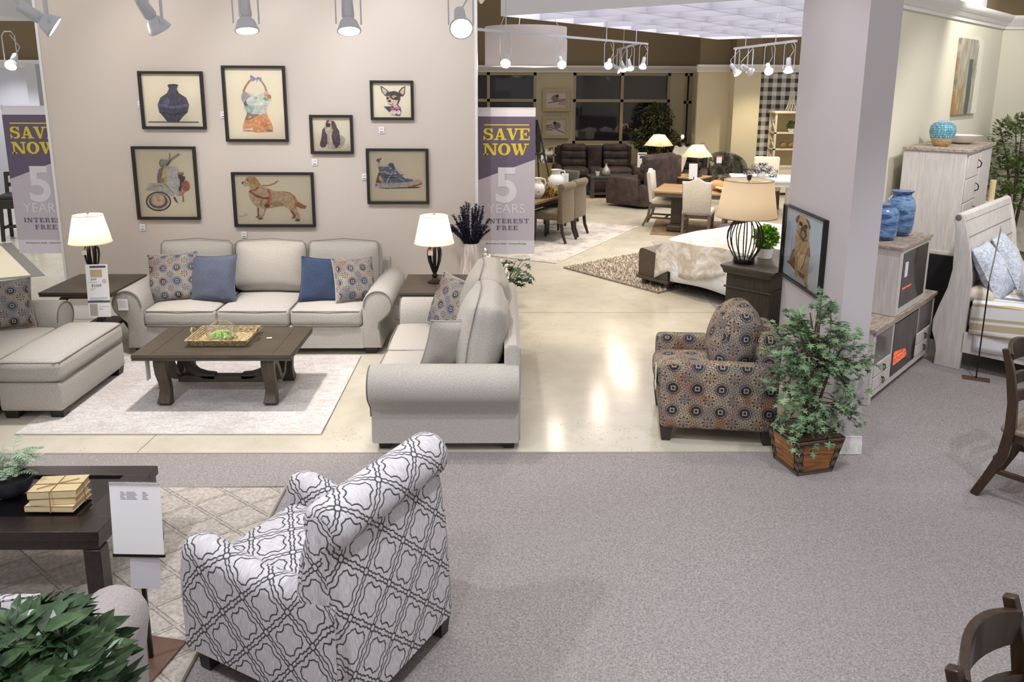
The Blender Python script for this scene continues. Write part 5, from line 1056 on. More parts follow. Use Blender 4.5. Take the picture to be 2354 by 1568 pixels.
# chest on a black riser
F1, S1 = Vector((.652, .758, 0)), Vector((.758, -.652, 0)); ang = math.atan2(.758, .652)
tag(MB().box(-.05, 1.3, -.02, .55, 0, .825).build('display_riser', plain('black_riser_cloth', sr(16, 16, 20), .9, 0, .2, 20)), 'black draped riser under the whitewashed chest', 'display riser'); rs = bpy.data.objects['display_riser']; rs.location = (4.28, 7.17, .01); rs.rotation_euler = (0, 0, ang)
t = thing('chest', 'tall whitewashed chest with drawers and a plank top, raised on the black riser', 'chest', (4.28, 7.17, .837), ang); W, D, H = 1.27, .54, 1.0
MB().box(0, W, .0, D, 0, H-.03).build('carcass', W_WHITE, t, bevel=.004); MB().box(-.02, W+.02, -.03, D+.01, H-.03, H).build('top', W_RUST, t, bevel=.003); MB().box(-.01, W+.01, -.012, D, 0, .03).build('plinth', W_WHITE, t)
for k in range(4):
    z = .05+.225*k; d = MB().box(.05, .60, -.012, .0, z, z+.212).build('drawer', W_WHITE, t, bevel=.004); MB().tube([(.5, -.012, z+.07), (.5, -.04, z+.085), (.5, -.045, z+.12), (.5, -.03, z+.14), (.5, -.012, z+.15)], .006, 6).build('handle', BRONZE, d)
MB().box(.64, W-.05, -.01, .0, .05, .95).build('door', W_WHITE, t, bevel=.004)
q = Mt('hobnail_blue_glaze', .25, 0, .5); v = q.voro(46, rand=.3); x, y, z = q.xyz(); q.color(q.mix((z+q.noise(30)*.02).lt(.085), q.mix(v.ramp(.1, .6), sr(150, 196, 214), sr(70, 130, 148)), sr(190, 160, 122))).bump(v.neg(), .7, .01)
t = thing('hobnail_vase', 'round vase with a bumpy turquoise glaze and sandy base on the chest', 'vase', (4.27, 7.60, 1.839)); MB().lathe([(.06, 0), (.075, .01), (.105, .08), (.118, .14), (.11, .19), (.085, .215), (.07, .225), (.0, .222)], n=32).build('body', q.m, t)
t = thing('lotus_bowl', 'white petal-shaped bowl on the chest', 'bowl', (4.66, 7.93, 1.839)); MB().lathe([(.06, 0), (.12, .025), (.165, .085), (.155, .085), (.11, .035), (0, .02)], n=42, wob=lambda q, z: 1+.13*abs(sin(q*3.5))*min(1, z*14)).build('petals', CERAM, t)
t = thing('blue_card', 'pale blue display card behind the turquoise vase', 'sign', (4.50, 8.02, 1.839), R(20)); MB().box(-.065, .065, 0, .004, 0, .23).build('card', plain('pale_blue_card', sr(176, 192, 222), .6), t); MB().box(-.05, .05, -.001, 0, .05, .12).build('print', plain('card_print', sr(222, 220, 230), .6), t)
# canvas on the diagonal wall
cp = Mt('streaked_abstract_paint', .8); x, y, z = cp.xyz(); n = cp.noise(3, 5, .7, 'Object', (14, 1, 1.3)); n2 = cp.noise(4, 4, .6, 'Object', (5, 1, 1)); c = cp.mix(n.ramp(.35, .65), sr(112, 108, 98), sr(196, 186, 172)); c = cp.mix(((n2+(z*-.3)).ramp(.48, .56))*((x+.18).lt(0)), c, sr(156, 128, 84)); c = cp.mix((x+n*.3).gt(.38), c, sr(222, 218, 204)); c = cp.mix(((x-.06+n*.1).abs().lt(.08))*((z).lt(.2)), c, sr(86, 92, 84)); cp.color(c)
t = thing('canvas_painting', 'tall abstract streaked canvas on the diagonal wall above the chest', 'painting', (5.36, 9.19, 2.51), R(45)); MB().box(-.45, .45, -.035, 0, -.42, .42).build('canvas', cp.m, t, bevel=.002)
def whitebed():
    t = thing('sleigh_bed', 'whitewashed sleigh bed at the right edge of the picture', 'bed', (3.84, 6.46, .01), R(45)); W = 1.58
    prof = [(-.045, 0), (-.04, .12), (-.052, .198), (-.09, .30), (-.092, .40), (-.06, .53), (-.01, .70), (.012, .87), (.005, 1.02), (-.006, 1.22), (-.02, 1.29)]+[(.012+.036*cos(R(a)), 1.315+.036*sin(R(a))) for a in range(170, 0, -24)]+[(.08, 1.22), (.125, 1.04), (.16, .82), (.168, .63), (.166, .40), (.165, .2), (.155, 0)]
    pr = [(-a, b) for a, b in prof]
    for x0 in (0, W-.04): pz = MB().prism(pr, x0, x0+.045, .004).build('post', W_WHITE, t); MB().lathe([(.0, .0), (.02, 0), (.024, -.004), (.012, -.008), (0, -.006)], n=16, M=TR((x0-.001 if x0 == 0 else x0+.046, -.012, 1.315), ry=R(90))).build('rosette', plain('pewter_rosette', sr(130, 124, 118), .4, .4), pz)
    pan = [(-.02, .2), (-.05, .45), (-.03, .7), (.0, .9), (-.0, 1.1), (-.005, 1.29), (-.02, 1.33), (-.045, 1.33), (-.055, 1.28), (-.085, 1.1), (-.12, .9), (-.13, .7), (-.13, .45), (-.10, .2)]
    mb = MB().prism([(a, b) for a, b in pan], .045, W-.04, 0); mb.tube([(.04, -.012, 1.315), (W-.035, -.012, 1.315)], .034, 14); hb = mb.build('headboard', W_WHITE, t)
    gr = MB()
    for a, z in ((-.052, 1.28), (-.078, 1.14), (-.104, 1.0), (-.124, .86), (-.131, .72)): gr.box(.05, W-.045, a-.004, a+.01, z-.0025, z+.0025)
    gr.build('plank_groove', plain('groove_grey', sr(130, 122, 116), .8), hb)  # thin darker strips mark the plank joints
    for x0 in (0.0, W-.03): MB().box(x0, x0+.03, -2.1, -.15, .16, .34).build('side_rail', W_WHITE, t, bevel=.003)
    MB().soft((W/2, -1.12, .28), (W-.08, 1.9, .2), .03, 3).build('box_spring', plain('beige_box_spring', sr(176, 164, 150), .9), t)
    MB().soft((W/2, -1.12, .47), (W-.06, 1.92, .24), .06, 5, (0, 0, .01)).build('mattress', plain('white_mattress', sr(226, 222, 218), .9), t)
    for x0 in (.05, W-.05): MB().box(x0-.03, x0+.03, -2.1, -2.04, 0, .2).build('leg', W_WHITE, t)
whitebed()
DB = R(45)
def bedpt(x, y, z): c = cos(DB); return (3.84+x*c-y*c, 6.46+x*c+y*c, .01+z)
stp = Mt('striped_blanket_cloth', .95, 0, .1); x, y, z = stp.xyz(); u = (y.neg()-z*.0)*1.0
seq = x*0
sd_ = x.lt(.01); sp_ = (x+y*.3)*(sd_*-1.0+1.0)+(z-.62+y*.1)*sd_  # stripes run along the bed, spaced across it and down its side
g1 = ((sp_/.26).fr()); c = stp.mix(g1.lt(.22), sr(236, 236, 238), sr(196, 184, 148)); c = stp.mix(((g1-.36).abs().lt(.05))+((g1-.82).abs().lt(.045)), c, sr(196, 184, 148)); c = stp.mix(((sp_/.52).fr()-.1).abs().lt(.075), c, sr(128, 136, 166)); stp.color(c).bump(stp.noise(8, 3), .3, .01)
t = thing('striped_blanket', 'white, tan and blue striped blanket spread over the sleigh bed', 'blanket', bedpt(0, 0, 0), DB)
def bl(u, v):
    s = u*(.30+1.25); x_ = max(0, s-.28); y0 = -.2-max(0, x_-.45); yy = y0-v*(1.85+y0)
    if s < .28: return (-.008-.02*sin(v*14)*(.28-s)*2, yy, .62-(.28-s)+.01*sin(v*20)*(.28-s))
    k = s-.28; return (-.01+k, yy, .62+.014*sin(min(1, k/.2)*pi/2)+.004*sin(k*9+v*7))
mb = MB().grid(bl, 34, 22); mb.build('cloth', stp.m, t).modifiers.new('solid', 'SOLIDIFY').thickness = .012
t = thing('bed_skirt_sheet', 'white sheet hanging below the striped blanket', 'sheet', bedpt(0, 0, 0), DB); MB().grid(lambda u, v: (-.012-.008*sin(v*22)*(1-u), -(.24+v*1.5), .20+u*.30+.012*sin(v*7)*(1-u)), 6, 40).build('cloth', plain('white_sheet', sr(226, 226, 230), .9), t).modifiers.new('solid', 'SOLIDIFY').thickness = .006
TO = Mt('blue_toile_cloth', .95); v = TO.noise(9, 6, .7, 'UV', dist=2.2); TO.color(TO.mix((v-.5).line(.02), sr(204, 210, 222), sr(140, 150, 174))); TO = TO.m
pillow('pale blue scroll-print pillow leaning on the near side of the sleigh headboard', TO, bedpt(.36, -.36, .61), (R(-30), 0, R(45)), .50, .18, 11, None, 'scroll-print pillows on the sleigh bed'); pillow('pale blue scroll-print pillow leaning on the far side of the sleigh headboard', TO, bedpt(1.02, -.34, .61), (R(-30), 0, R(50)), .50, .18, 12, None, 'scroll-print pillows on the sleigh bed')
t = thing('white_pillow', 'plump white pillow in front of the scroll-print pillows', 'pillow', bedpt(.40, -.56, .64), R(60)); MB().soft((0, 0, .15), (.5, .18, .32), .085, 7, (.02, .03, .03), .008, 5).build('pillow_body', plain('white_pillow_cloth', sr(232, 232, 236), .9), t)
t = thing('pillow', 'cream sleeping pillow flat behind the scroll-print pillows', 'pillow', bedpt(.28, -.22, .6), DB); MB().soft((0, 0, .05), (.5, .22, .10), .05, 5, (0, 0, .02), .006, 9).build('pillow_body', plain('cream_pillow_cloth', sr(206, 196, 184), .9), t)
t = thing('floor_sign', 'thin standing price sign seen edge-on in front of the sleigh bed', 'sign', (3.97, 6.13, .01), R(-28)); MB().box(-.10, .10, -.045, .045, 0, .008).build('base', plain('bronze_plate', sr(120, 92, 80), .35, .4), t); MB().tube([(0, 0, 0), (0, 0, .85)], .006, 6).build('pole', BRONZE, t); s_ = MB().box(-.002, .002, -.1, .1, .0, .45).build('sign_panel', plain('grey_sign_board', sr(150, 156, 140), .5), t); s_.location = (0, 0, .84); s_.rotation_euler = (0, R(4), R(-4))
t = thing('ficus_tree', 'leafy green tree in the far right corner', 'tree', (6.45, 9.65, 0)); r8 = random.Random(21); tk = MB()
MB().lathe([(.14, 0), (.18, .02), (.2, .35), (.19, .35), (.17, .3), (0, .3)], n=24).build('pot', plain('basket_pot', sr(120, 96, 70), .8), t)
for i in range(5): a = i*1.3; tk.tube([(0, 0, .3), (.05*cos(a), .05*sin(a), .9), (.16*cos(a), .12*sin(a), 1.5), (.3*cos(a), .2*sin(a), 1.9)], [.02, .016, .01, .004], 6)
tk.build('trunk', plain('brown_stem', sr(84, 66, 50), .8, 0, .2), t); foliage(r8, [(0, 0, 1.75, .42, .3, .33), (-.15, -.1, 1.35, .36, .3, .2), (.25, 0, 1.3, .3, .3, .25), (-.1, -.1, 1.05, .28, .25, .12)], 2600, .07, .05, 'lobed').build('foliage', leafmat('dark_fine_leaf', sr(66, 84, 44), sr(120, 138, 86), .6), t, flat=True)
t = thing('candle', 'ivory pillar candle on a tall white stand behind the chest', 'candle', (5.35, 8.42, .01)); MB().lathe([(.09, 0), (.09, .02), (.03, .05), (.03, 1.1), (.07, 1.14), (.07, 1.16)], n=20).build('stand', WHITEP, t); MB().lathe([(.03, 1.16), (.03, 1.40), (.0, 1.395)], n=18).build('wax', plain('ivory_wax', sr(228, 206, 160), .5), t)
# ladder-back chairs
def ladder_chair(loc, rz, label, seat_mat=None):
    t = thing('dining_chair', label, 'chair', loc, rz, 'brown ladder-back chairs on the right'); W, H = .44, .93
    for sx in (-1, 1):
        ps = [(sx*W/2, .12-.0, 0), (sx*W/2, .06, .14), (sx*W/2, .0, .30), (sx*W/2, -.02, .46), (sx*W/2, -.012, .62), (sx*W/2, .02, .80), (sx*W/2, .06, H)]
        MB().bar(ps, [.034, .036, .04, .042, .04, .038, .034], [.045, .05, .055, .055, .048, .042, .036]).build('back_leg', W_CHAIR, t, bevel=.004)
        MB().bar([(sx*(W/2+.01), -.42, 0), (sx*(W/2+.01), -.41, .44)], [.032, .042], [.032, .042]).build('front_leg', W_CHAIR, t, bevel=.004)
        MB().box(sx*W/2-.012, sx*W/2+.012, -.4, .03, .17, .2).build('stretcher', W_CHAIR, t, bevel=.003)
    MB().box(-W/2, W/2, -.2, -.176, .17, .2).build('stretcher', W_CHAIR, t, bevel=.003); MB().box(-W/2, W/2, .03, .05, .24, .27).build('stretcher', W_CHAIR, t, bevel=.003)
    for z0, h, dy, ar in ((.80, .105, .03, .03), (.655, .06, .0, .015), (.54, .06, -.012, .015)):
        sec = []
        for k in range(11):
            u = -1+.2*k; x = u*(W/2-.012); y = dy+.055*(1-u*u); top = z0+h+ar*(1-u*u); sec.append([(x, y-.012, z0), (x, y+.012, z0), (x, y+.012, top), (x, y-.012, top)])
        MB().loft(sec).build('back_slat', W_CHAIR, t, bevel=.003)
    MB().soft((0, -.2, .452), (.47, .46, .036), .015, 4, (0, 0, -.006)).build('seat', wood('worn_seat_wood', sr(96, 80, 66), sr(150, 138, 126), (2, 14, 14), 4, .3, .3), t)
    MB().box(-W/2, W/2, -.4, .0, .385, .435).build('apron', W_CHAIR, t, bevel=.003)
    return t
lc = ladder_chair((3.10, 4.30, .01), R(41), 'brown ladder-back chair standing beyond the corner one, at the right edge'); lc.location = (3.088, 4.318, .01)
dup(lc, (1.37, 1.83, .01), R(41), 'brown ladder-back chair cut off by the lower right corner')
# ================================================================= dresser and white bed in the middle
def face(fx, fy): return atan2(fx, -fy)
t = thing('dresser', 'dark walnut dresser end-on beside the partition, carrying the burlap lamp', 'dresser', (1.79, 6.12, .01), R(-45)); W, D, H = .42, .86, .985
# local: x along the short end, y runs back
MB().box(.02, W-.02, .02, D, .04, H-.06).build('carcass', W_DARKZ, t, bevel=.003)
MB().prism([(-.02, H), (W+.02, H), (W+.02, H-.012), (W, H-.03), (W-.015, H-.06), (.015, H-.06), (0, H-.03), (-.02, H-.012)], -.02, D+.01, .003, 'y').build('top', W_DARK, t)
MB().box(.005, W-.005, .005, D, H-.185, H-.17).build('molding', W_DARK, t, bevel=.004); MB().box(.0, W, 0, D, 0, .09).build('plinth', W_DARKZ, t, bevel=.004)
t = thing('potted_topiary', 'round bright green plant in a white pot on the dark dresser', 'plant', (2.20, 6.36, .998)); MB().lathe([(.055, 0), (.072, .085), (.066, .085), (0, .07)], n=26).build('pot', CERAM, t)
foliage(random.Random(31), [(0, 0, .175, .095, .095, .09)], 900, .03, .022, 'simple', None, .2).ball((0, 0, .165), (.075, .075, .07), 14).build('foliage', leafmat('lime_leaf', sr(70, 118, 30), sr(140, 186, 70), .6, 30), t, flat=True)
def midbed():
    rz = face(-.62, .785); t = thing('storage_bed', 'dark bed with a bench footboard in the middle gallery', 'bed', (2.62, 9.50, .02), rz); W = 1.62   # foot end centre, local -y points away from the head
    # bench footboard
    MB().prism([(-.46, .08), (-.46, .40), (-.44, .44), (-.4, .45), (-.25, .43), (-.1, .40), (-.0, .39), (0, .08)], -W/2-.02, W/2+.02, .006).build('bench_footboard', W_DARK, t)
    MB().box(-W/2-.035, W/2+.035, -.475, .015, .07, .11).build('molding', W_DARK, t, bevel=.004)
    for x in (-W/2+.05, W/2-.05):
        for y in (-.40, -.06): MB().lathe([(.03, 0), (.045, .03), (.04, .07)], (x, y, 0), 14).build('bun_foot', W_DARK, t)
    MB().soft((0, .90, .42), (W-.04, 1.75, .34), .07, 6, (0, 0, .03)).build('mattress', plain('white_mattress', sr(226, 222, 218), .9), t)
    MB().box(-W/2+.03, W/2-.03, .05, 1.76, .12, .25).build('side_rail', W_DARK, t)
    MB().box(-W/2-.03, W/2+.03, 1.79, 1.86, 0, 1.2).build('headboard', W_DARK, t, bevel=.01)
    q = Mt('quilted_white_cloth', .95); x, y, z = q.xyz(); g = (((x+z)*16).fr()-.5).abs().min((((y+z)*16).fr()-.5).abs()); q.color(sr(226, 226, 230)).bump(g, .7, .012)
    c = t; tq = thing('white_quilt', 'white quilted coverlet hanging down the side of the dark bed', 'coverlet', t.location[:], rz)
    def qd(u, v):
        s = u*2.32-.47-0; yy = .02+v*1.72
        if s < 0: return (W/2+.02+.01*sin(v*16)*(-s)*2, yy+.03, .59+s+.02*sin(v*7)*(-s)*2)
        return (W/2+.01-min(s, W+.02), yy, .60+.02*sin(min(1, s/.25)*pi/2))
    MB().grid(qd, 30, 22).build('cloth', q.m, tq).modifiers.new('solid', 'SOLIDIFY').thickness = .012
    th_ = Mt('scrolled_cream_throw_cloth', .95, 0, .1); n = th_.noise(5, 5, .6, 'Object', dist=1.2); v = th_.voro(9); th_.color(th_.mix(n.ramp(.4, .6), sr(196, 184, 172), sr(230, 226, 222))).bump(n, .6, .02)
    tt = thing('throw_blanket', 'cream scrolled throw draped over the foot of the dark bed', 'blanket', t.location[:], rz)
    def td(u, v):
        s = u*2.1-.36; yy = -.16+v*1.55; k = noise.noise(Vector((u*5, v*4, 3)))*.02
        drop = .03 if yy > 0.02 else .03+(.02-yy)*.9
        if s < 0: return (W/2+.045-.03*sin(v*11)*min(1, -s*4), yy+.05*s, .645-drop+.03+s*(1+.25*sin(v*6))+k)
        return (W/2+.03-s, yy, .655-drop+.02*sin(min(1, s/.25)*pi/2)+k)
    MB().grid(td, 44, 34).build('cloth', th_.m, tt).modifiers.new('solid', 'SOLIDIFY').thickness = .012
midbed()
t = thing('knit_throw', 'dark violet knitted throw bunched on the bench of the dark bed', 'blanket', (3.02, 10.25, .45), R(35)); MB().soft((0, 0, .05), (.28, .22, .14), .06, 8, (.02, .02, .03), .03, 8).build('cloth', plain('dark_violet_knit', sr(78, 72, 84), .95, 0, .2, 30, .7, 60), t)

# ================================================================= far left dining group
DF = Vector((.49, .87, 0)).normalized(); DN = Vector((-.87, .49, 0))
F_TAN = fabric('tan_chair_cloth', sr(126, 114, 94), sr(92, 82, 66), 120); DKW = plain('dark_chair_leg', sr(46, 38, 32), .4)
t = thing('dining_table', 'dark-edged dining table partly hidden by the right banner', 'table', (.50, 11.62, .012), atan2(DF.y, DF.x)); L, Wd, H = 1.75, 1.0, .66
MB().box(0, L, 0, Wd, H-.04, H).build('tabletop', wood('brown_table_top', sr(104, 82, 58), sr(140, 114, 84), (1, 12, 12), 3, .35), t, bevel=.006); MB().box(.06, L-.06, .06, Wd-.06, H-.12, H-.04).build('apron', DKW, t)
for x in (.08, L-.08):
    for y in (.08, Wd-.08): MB().lathe([(.018, 0), (.022, .05), (.03, .12), (.028, .5), (.038, .53), (.038, .60)], (x, y, 0), 12).build('leg', DKW, t)
def parsons(loc, rz, label, fab=F_TAN, group='tan roll-back dining chairs at the far left table', tuft=False):
    t = thing('dining_chair', label, 'chair', loc, rz, group); W = .46
    MB().soft((0, -.24, .41), (W, .48, .13), .03, 4, (0, 0, .015)).build('seat', fab, t)
    prof = [(-.05, .36), (-.035, .55), (-.02, .75)]+arc(.02, .86, .06, 165, -50, 9)+[(.04, .78), (.05, .55), (.05, .30), (-.03, .30)]
    MB().prism(prof, -W/2, W/2, .012).build('backrest', fab, t, ang=60)
    for sx in (-1, 1):
        MB().bar([(sx*(W/2-.03), -.44, 0), (sx*(W/2-.03), -.43, .36)], [.03, .045], [.03, .045]).build('front_leg', DKW, t)
        MB().bar([(sx*(W/2-.03), .10, 0), (sx*(W/2-.03), .04, .16), (sx*(W/2-.03), .02, .33)], [.03, .035, .04], [.03, .04, .045]).build('rear_leg', DKW, t)
    if tuft:
        for i in range(3):
            for j in range(2): MB().ball((-.12+.12*i, -.03, .66+.12*j), .012, 8).build('button', fab, t)
    return t
fa = face(DN.x, DN.y)
c0 = parsons((1.00, 12.03, .012), fa, 'tan roll-back dining chair nearer of the two at the far left table')
dup(c0, (1.24, 12.55, .012), fa, 'tan roll-back dining chair farther of the two at the far left table')
parsons((1.15, 13.85, .012), face(-DF.x, -DF.y), 'grey button-tufted chair at the far end of the left dining table', fabric('grey_tuft_cloth', sr(96, 94, 88), sr(70, 68, 64), 120), None, True)
def jug(loc, k, label):
    t = thing('jug', label, 'jug', loc, 0, 'speckled jugs on the far left table'); q = bpy.data.materials.get('speckled_glaze')
    if not q: m = Mt('speckled_glaze', .2, 0, .5, .3); m.color(m.mix(m.noise(14, 3).gt(.64), sr(232, 228, 224), sr(170, 150, 116))); q = m.m
    MB().lathe([(.07*k, 0), (.12*k, .06*k), (.15*k, .15*k), (.13*k, .24*k), (.075*k, .29*k), (.07*k, .33*k), (.095*k, .37*k), (.085*k, .37*k), (.05*k, .3*k), (0, .28*k)], n=28).build('body', q, t)
    MB().tube([(.08*k, -.02, .35*k), (.13*k, -.03, .35*k), (.155*k, -.03, .27*k), (.125*k, -.02, .21*k)], .012, 7).build('handle', q, t)
jug((.90, 12.85, .675), 1.0, 'larger speckled white jug on the far left dining table'); jug((.56, 12.15, .675), .85, 'smaller speckled white jug beside the banner edge')
g = foliage(random.Random(5), [(0, 0, .03, .34, .13, .05)], 420, .07, .05, 'lobed'); t = thing('leaf_garland', 'autumn leaf garland around the jugs', 'garland', (.72, 12.35, .685), 1.0); g.build('leaves', leafmat('autumn_leaf', sr(96, 70, 40), sr(196, 160, 70), .8, 14), t, flat=True)
t = thing('price_sign', 'white price card standing behind the larger jug', 'sign', (1.06, 13.0, .675), R(10)); MB().box(-.06, .06, 0, .004, 0, .29).build('card', PAPER, t); paper_marks(t, -.06, .06, 0, [(.24-.02*k, .004, .1, .9) for k in range(7)], plain('pale_ink', sr(170, 166, 176), .7))

# ================================================================= dark seating at the back
LEA = Mt('dark_brown_suede', .75, 0, .25); n = LEA.noise(5, 5, .7); LEA.color(LEA.mix(n.ramp(.35, .65), sr(54, 45, 43), sr(84, 71, 68))); LEA.bump(LEA.noise(30, 3), .25, .01); LEA = LEA.m
def recliner(name, label, W, n, loc, rz, cat='sofa', H=1.03, console=False):
    t = thing(name, label, cat, loc, rz); D = .95
    MB().soft((0, .5, .25), (W-.1, .86, .44), .05, 4).build('base_frame', LEA, t)
    for sx in (-1, 1): MB().prism([(.0, .04), (-.03, .3), (.0, .52), (.08, .60), (.5, .60), (.74, .56), (.78, .04)], sx*W/2-(.19 if sx > 0 else 0), sx*W/2+(.19 if sx < 0 else 0), .04).build('arm', LEA, t, ang=60)
    iw = W-.4; cs = [(-iw/2+iw/n*(k+.5), iw/n) for k in range(n)]
    if console: cs = [(-iw/2+iw*.19, iw*.38), (0, iw*.22), (iw/2-iw*.19, iw*.38)]
    for k, (x, w_) in enumerate(cs):
        MB().soft((x, .28, .45), (w_-.01, .6, .16), .05, 5, (0, .01, .03)).build('seat_cushion', LEA, t)
        if console and k == 1: MB().soft((x, .74, .72), (w_-.01, .2, .58), .05, 5, (0, .03, 0), M=None).build('back_cushion', LEA, t); continue
        for z, h in ((.60, .2), (.78, .2), (.94, .19)): MB().soft((x, .70+(z-.6)*.25, z), (w_-.01, .22, h+.02), .075, 5, (.005, .03, .0), .006, k+z).build('back_cushion', LEA, t)
    MB().soft((0, .88, .55), (W-.22, .16, .9), .06, 4).build('back_panel', LEA, t)
    return t
recliner('reclining_sofa', 'dark brown reclining sofa under the big night window', 2.0, 2, (2.19, 17.75, .01), 0, console=True)
recliner('reclining_loveseat', 'dark brown recliner loveseat seen from its back and side', 1.45, 2, (2.62, 16.35, .01), face(-.73, .68), H=.95)
rc = recliner('recliner', 'dark brown recliner with a grey throw over it in the far corner', .95, 1, (4.05, 17.15, .01), face(-.35, -.93), 'armchair')
t = thing('throw_blanket', 'grey fringed throw hanging over the far corner recliner', 'blanket', (4.02, 17.3, .0), face(-.35, -.93))
MB().grid(lambda u, v: (-.32+u*.36+.12*v, (-.36+v*1.15 if v < .6 else .33+(v-.6)*.6)-.05, (.56+v*.85 if v < .6 else 1.07-(v-.6)*.25)+.02*sin(u*14)), 14, 20).build('cloth', plain('grey_throw_cloth', sr(170, 162, 152), .95, 0, .1, 14), t).modifiers.new('solid', 'SOLIDIFY').thickness = .015
GREYW = wood('dark_grey_table_wood', sr(56, 54, 54), sr(84, 82, 82), (1, 12, 12), 3, .4)
t = thing('coffee_table', 'dark grey two-tier coffee table before the reclining sofa', 'coffee table', (1.92, 16.75, .01), R(4)); L, D, H = 1.0, .62, .46
MB().box(0, L, 0, D, H-.035, H).build('tabletop', GREYW, t, bevel=.004); MB().box(.03, L-.03, .03, D-.03, .08, .11).build('shelf', GREYW, t); MB().box(.02, L-.02, .02, D-.02, H-.1, H-.035).build('apron', GREYW, t)
for x in (.045, L-.045):
    for y in (.045, D-.045): MB().box(x-.04, x+.04, y-.04, y+.04, 0, H-.04).build('leg', GREYW, t)
t = thing('glass_bottle', 'dimpled clear glass bottle vase on the dark grey coffee table', 'vase', (2.28, 17.03, .472)); MB().lathe([(.06, 0), (.09, .03), (.1, .08), (.075, .15), (.03, .2), (.022, .25), (.04, .27)], n=20).build('body', plain('dimpled_silver_glass', sr(180, 178, 172), .12, .5, .3, 40, .6, 60), t)
t = thing('plant_pot', 'small white pot with a dark sprig on the dark grey coffee table', 'pot', (2.10, 17.05, .472)); MB().lathe([(.035, 0), (.055, .09), (.048, .09), (0, .07)], n=18).build('pot', CERAM, t); foliage(random.Random(1), [(0, 0, .12, .03, .03, .04)], 26, .05, .015, 'simple').build('sprig', leafmat('dark_sprig', sr(36, 44, 34), sr(60, 70, 50)), t, flat=True)
t = thing('price_sign', 'white sale sheet on a stand beside the reclining sofa', 'sign', (3.13, 17.45, .01)); MB().tube([(0, 0, 0), (0, 0, .7)], .01, 6).build('pole', BRONZE, t); MB().box(-.12, .12, 0, .0, 0, .006).build('base', BRONZE, t); s_ = MB().box(-.1, .1, -.004, 0, .6, .93).build('sheet', PAPER, t); MB().box(-.08, .09, -.005, -.004, .88, .905).box(-.05, .06, -.005, -.004, .80, .865).build('print', INK, s_)
def pyramid_lamp(loc, label, k=1.0, base=True):
    t = thing('table_lamp', label, 'lamp', loc, R(45), 'lamps with square pyramid shades')
    MB().box(-.09, .09, -.09, .09, 0, .02).build('base', DKW, t); MB().box(-.03, .03, -.03, .03, .02, .38).build('stem', DKW, t); MB().tube([(0, 0, .38), (0, 0, .45)], .01, 6).tube([(0, 0, .62), (0, 0, .66)], .006, 6).build('neck', CHROME, t)
    cone_shade(t, .40, .64, .23, .085, shade_mat('peach_square_shade', sr(236, 214, 190), sr(255, 216, 170)) if 'peach_square_shade' not in bpy.data.materials else bpy.data.materials['peach_square_shade'], kind='sq'); bulb_light(t, .5, 8)
pyramid_lamp((4.02, 16.1, .572), 'lit lamp with a large square pyramid shade on the small wooden table'); pyramid_lamp((3.42, 17.1, .72), 'lit lamp with a square pyramid shade beside the reclining sofa')
t = thing('sofa_table', 'dark narrow table at the right end of the reclining sofa', 'side table', (3.42, 17.15, .01)); MB().box(-.2, .2, -.2, .2, .67, .705).build('tabletop', GREYW, t); [MB().box(x-.02, x+.02, y-.02, y+.02, 0, .67).build('leg', GREYW, t) for x in (-.17, .17) for y in (-.17, .17)]
t = thing('side_table', 'small wooden side table beside the loveseat', 'side table', (3.92, 16.2, .01), R(-40)); MB().box(-.34, .34, -.34, .34, .52, .555).build('tabletop', W_TAN, t, bevel=.01); MB().box(-.30, .30, -.30, .30, .42, .52).build('apron', W_DARK, t); [MB().box(x-.03, x+.03, y-.03, y+.03, 0, .45).build('leg', W_DARKZ, t) for x in (-.26, .26) for y in (-.26, .26)]
t = thing('price_sign', 'blank-looking tall card in front of the lit pyramid lamp', 'sign', (3.86, 15.65, .01)); MB().box(-.08, .08, -.05, .05, 0, .006).tube([(0, 0, 0), (0, 0, .6)], .008, 6).build('stand', BRONZE, t); MB().box(-.085, .085, -.004, 0, .55, .86).build('sheet', PAPER, t).rotation_euler = (R(-5), 0, 0)
# ficus by the window
t = thing('ficus_tree', 'tall dark ficus tree in front of the big night window', 'tree', (3.72, 18.85, .01)); r9 = random.Random(41); tk = MB(); MB().lathe([(.14, 0), (.17, .02), (.19, .3), (.18, .3), (.16, .27), (0, .27)], n=20).build('pot', DKW, t)
for i in range(5): a = i*1.3+.4; tk.tube([(0, 0, .25), (.05*cos(a), .04*sin(a), .8), (.2*cos(a), .1*sin(a), 1.4), (.34*cos(a), .12*sin(a), 1.8)], [.022, .018, .01, .004], 6)
tk.build('trunk', plain('brown_stem', sr(84, 66, 50), .8, 0, .2), t); foliage(r9, [(0, 0, 1.62, .36, .25, .36), (-.2, -.05, 1.15, .42, .25, .30), (.25, -.05, 1.05, .40, .25, .28), (.0, -.1, .8, .42, .22, .2)], 3000, .09, .045, 'simple', None, -.1, .3).build('foliage', leafmat('dark_ficus_leaf', sr(40, 46, 26), sr(104, 108, 66), .5, 5), t, flat=True)
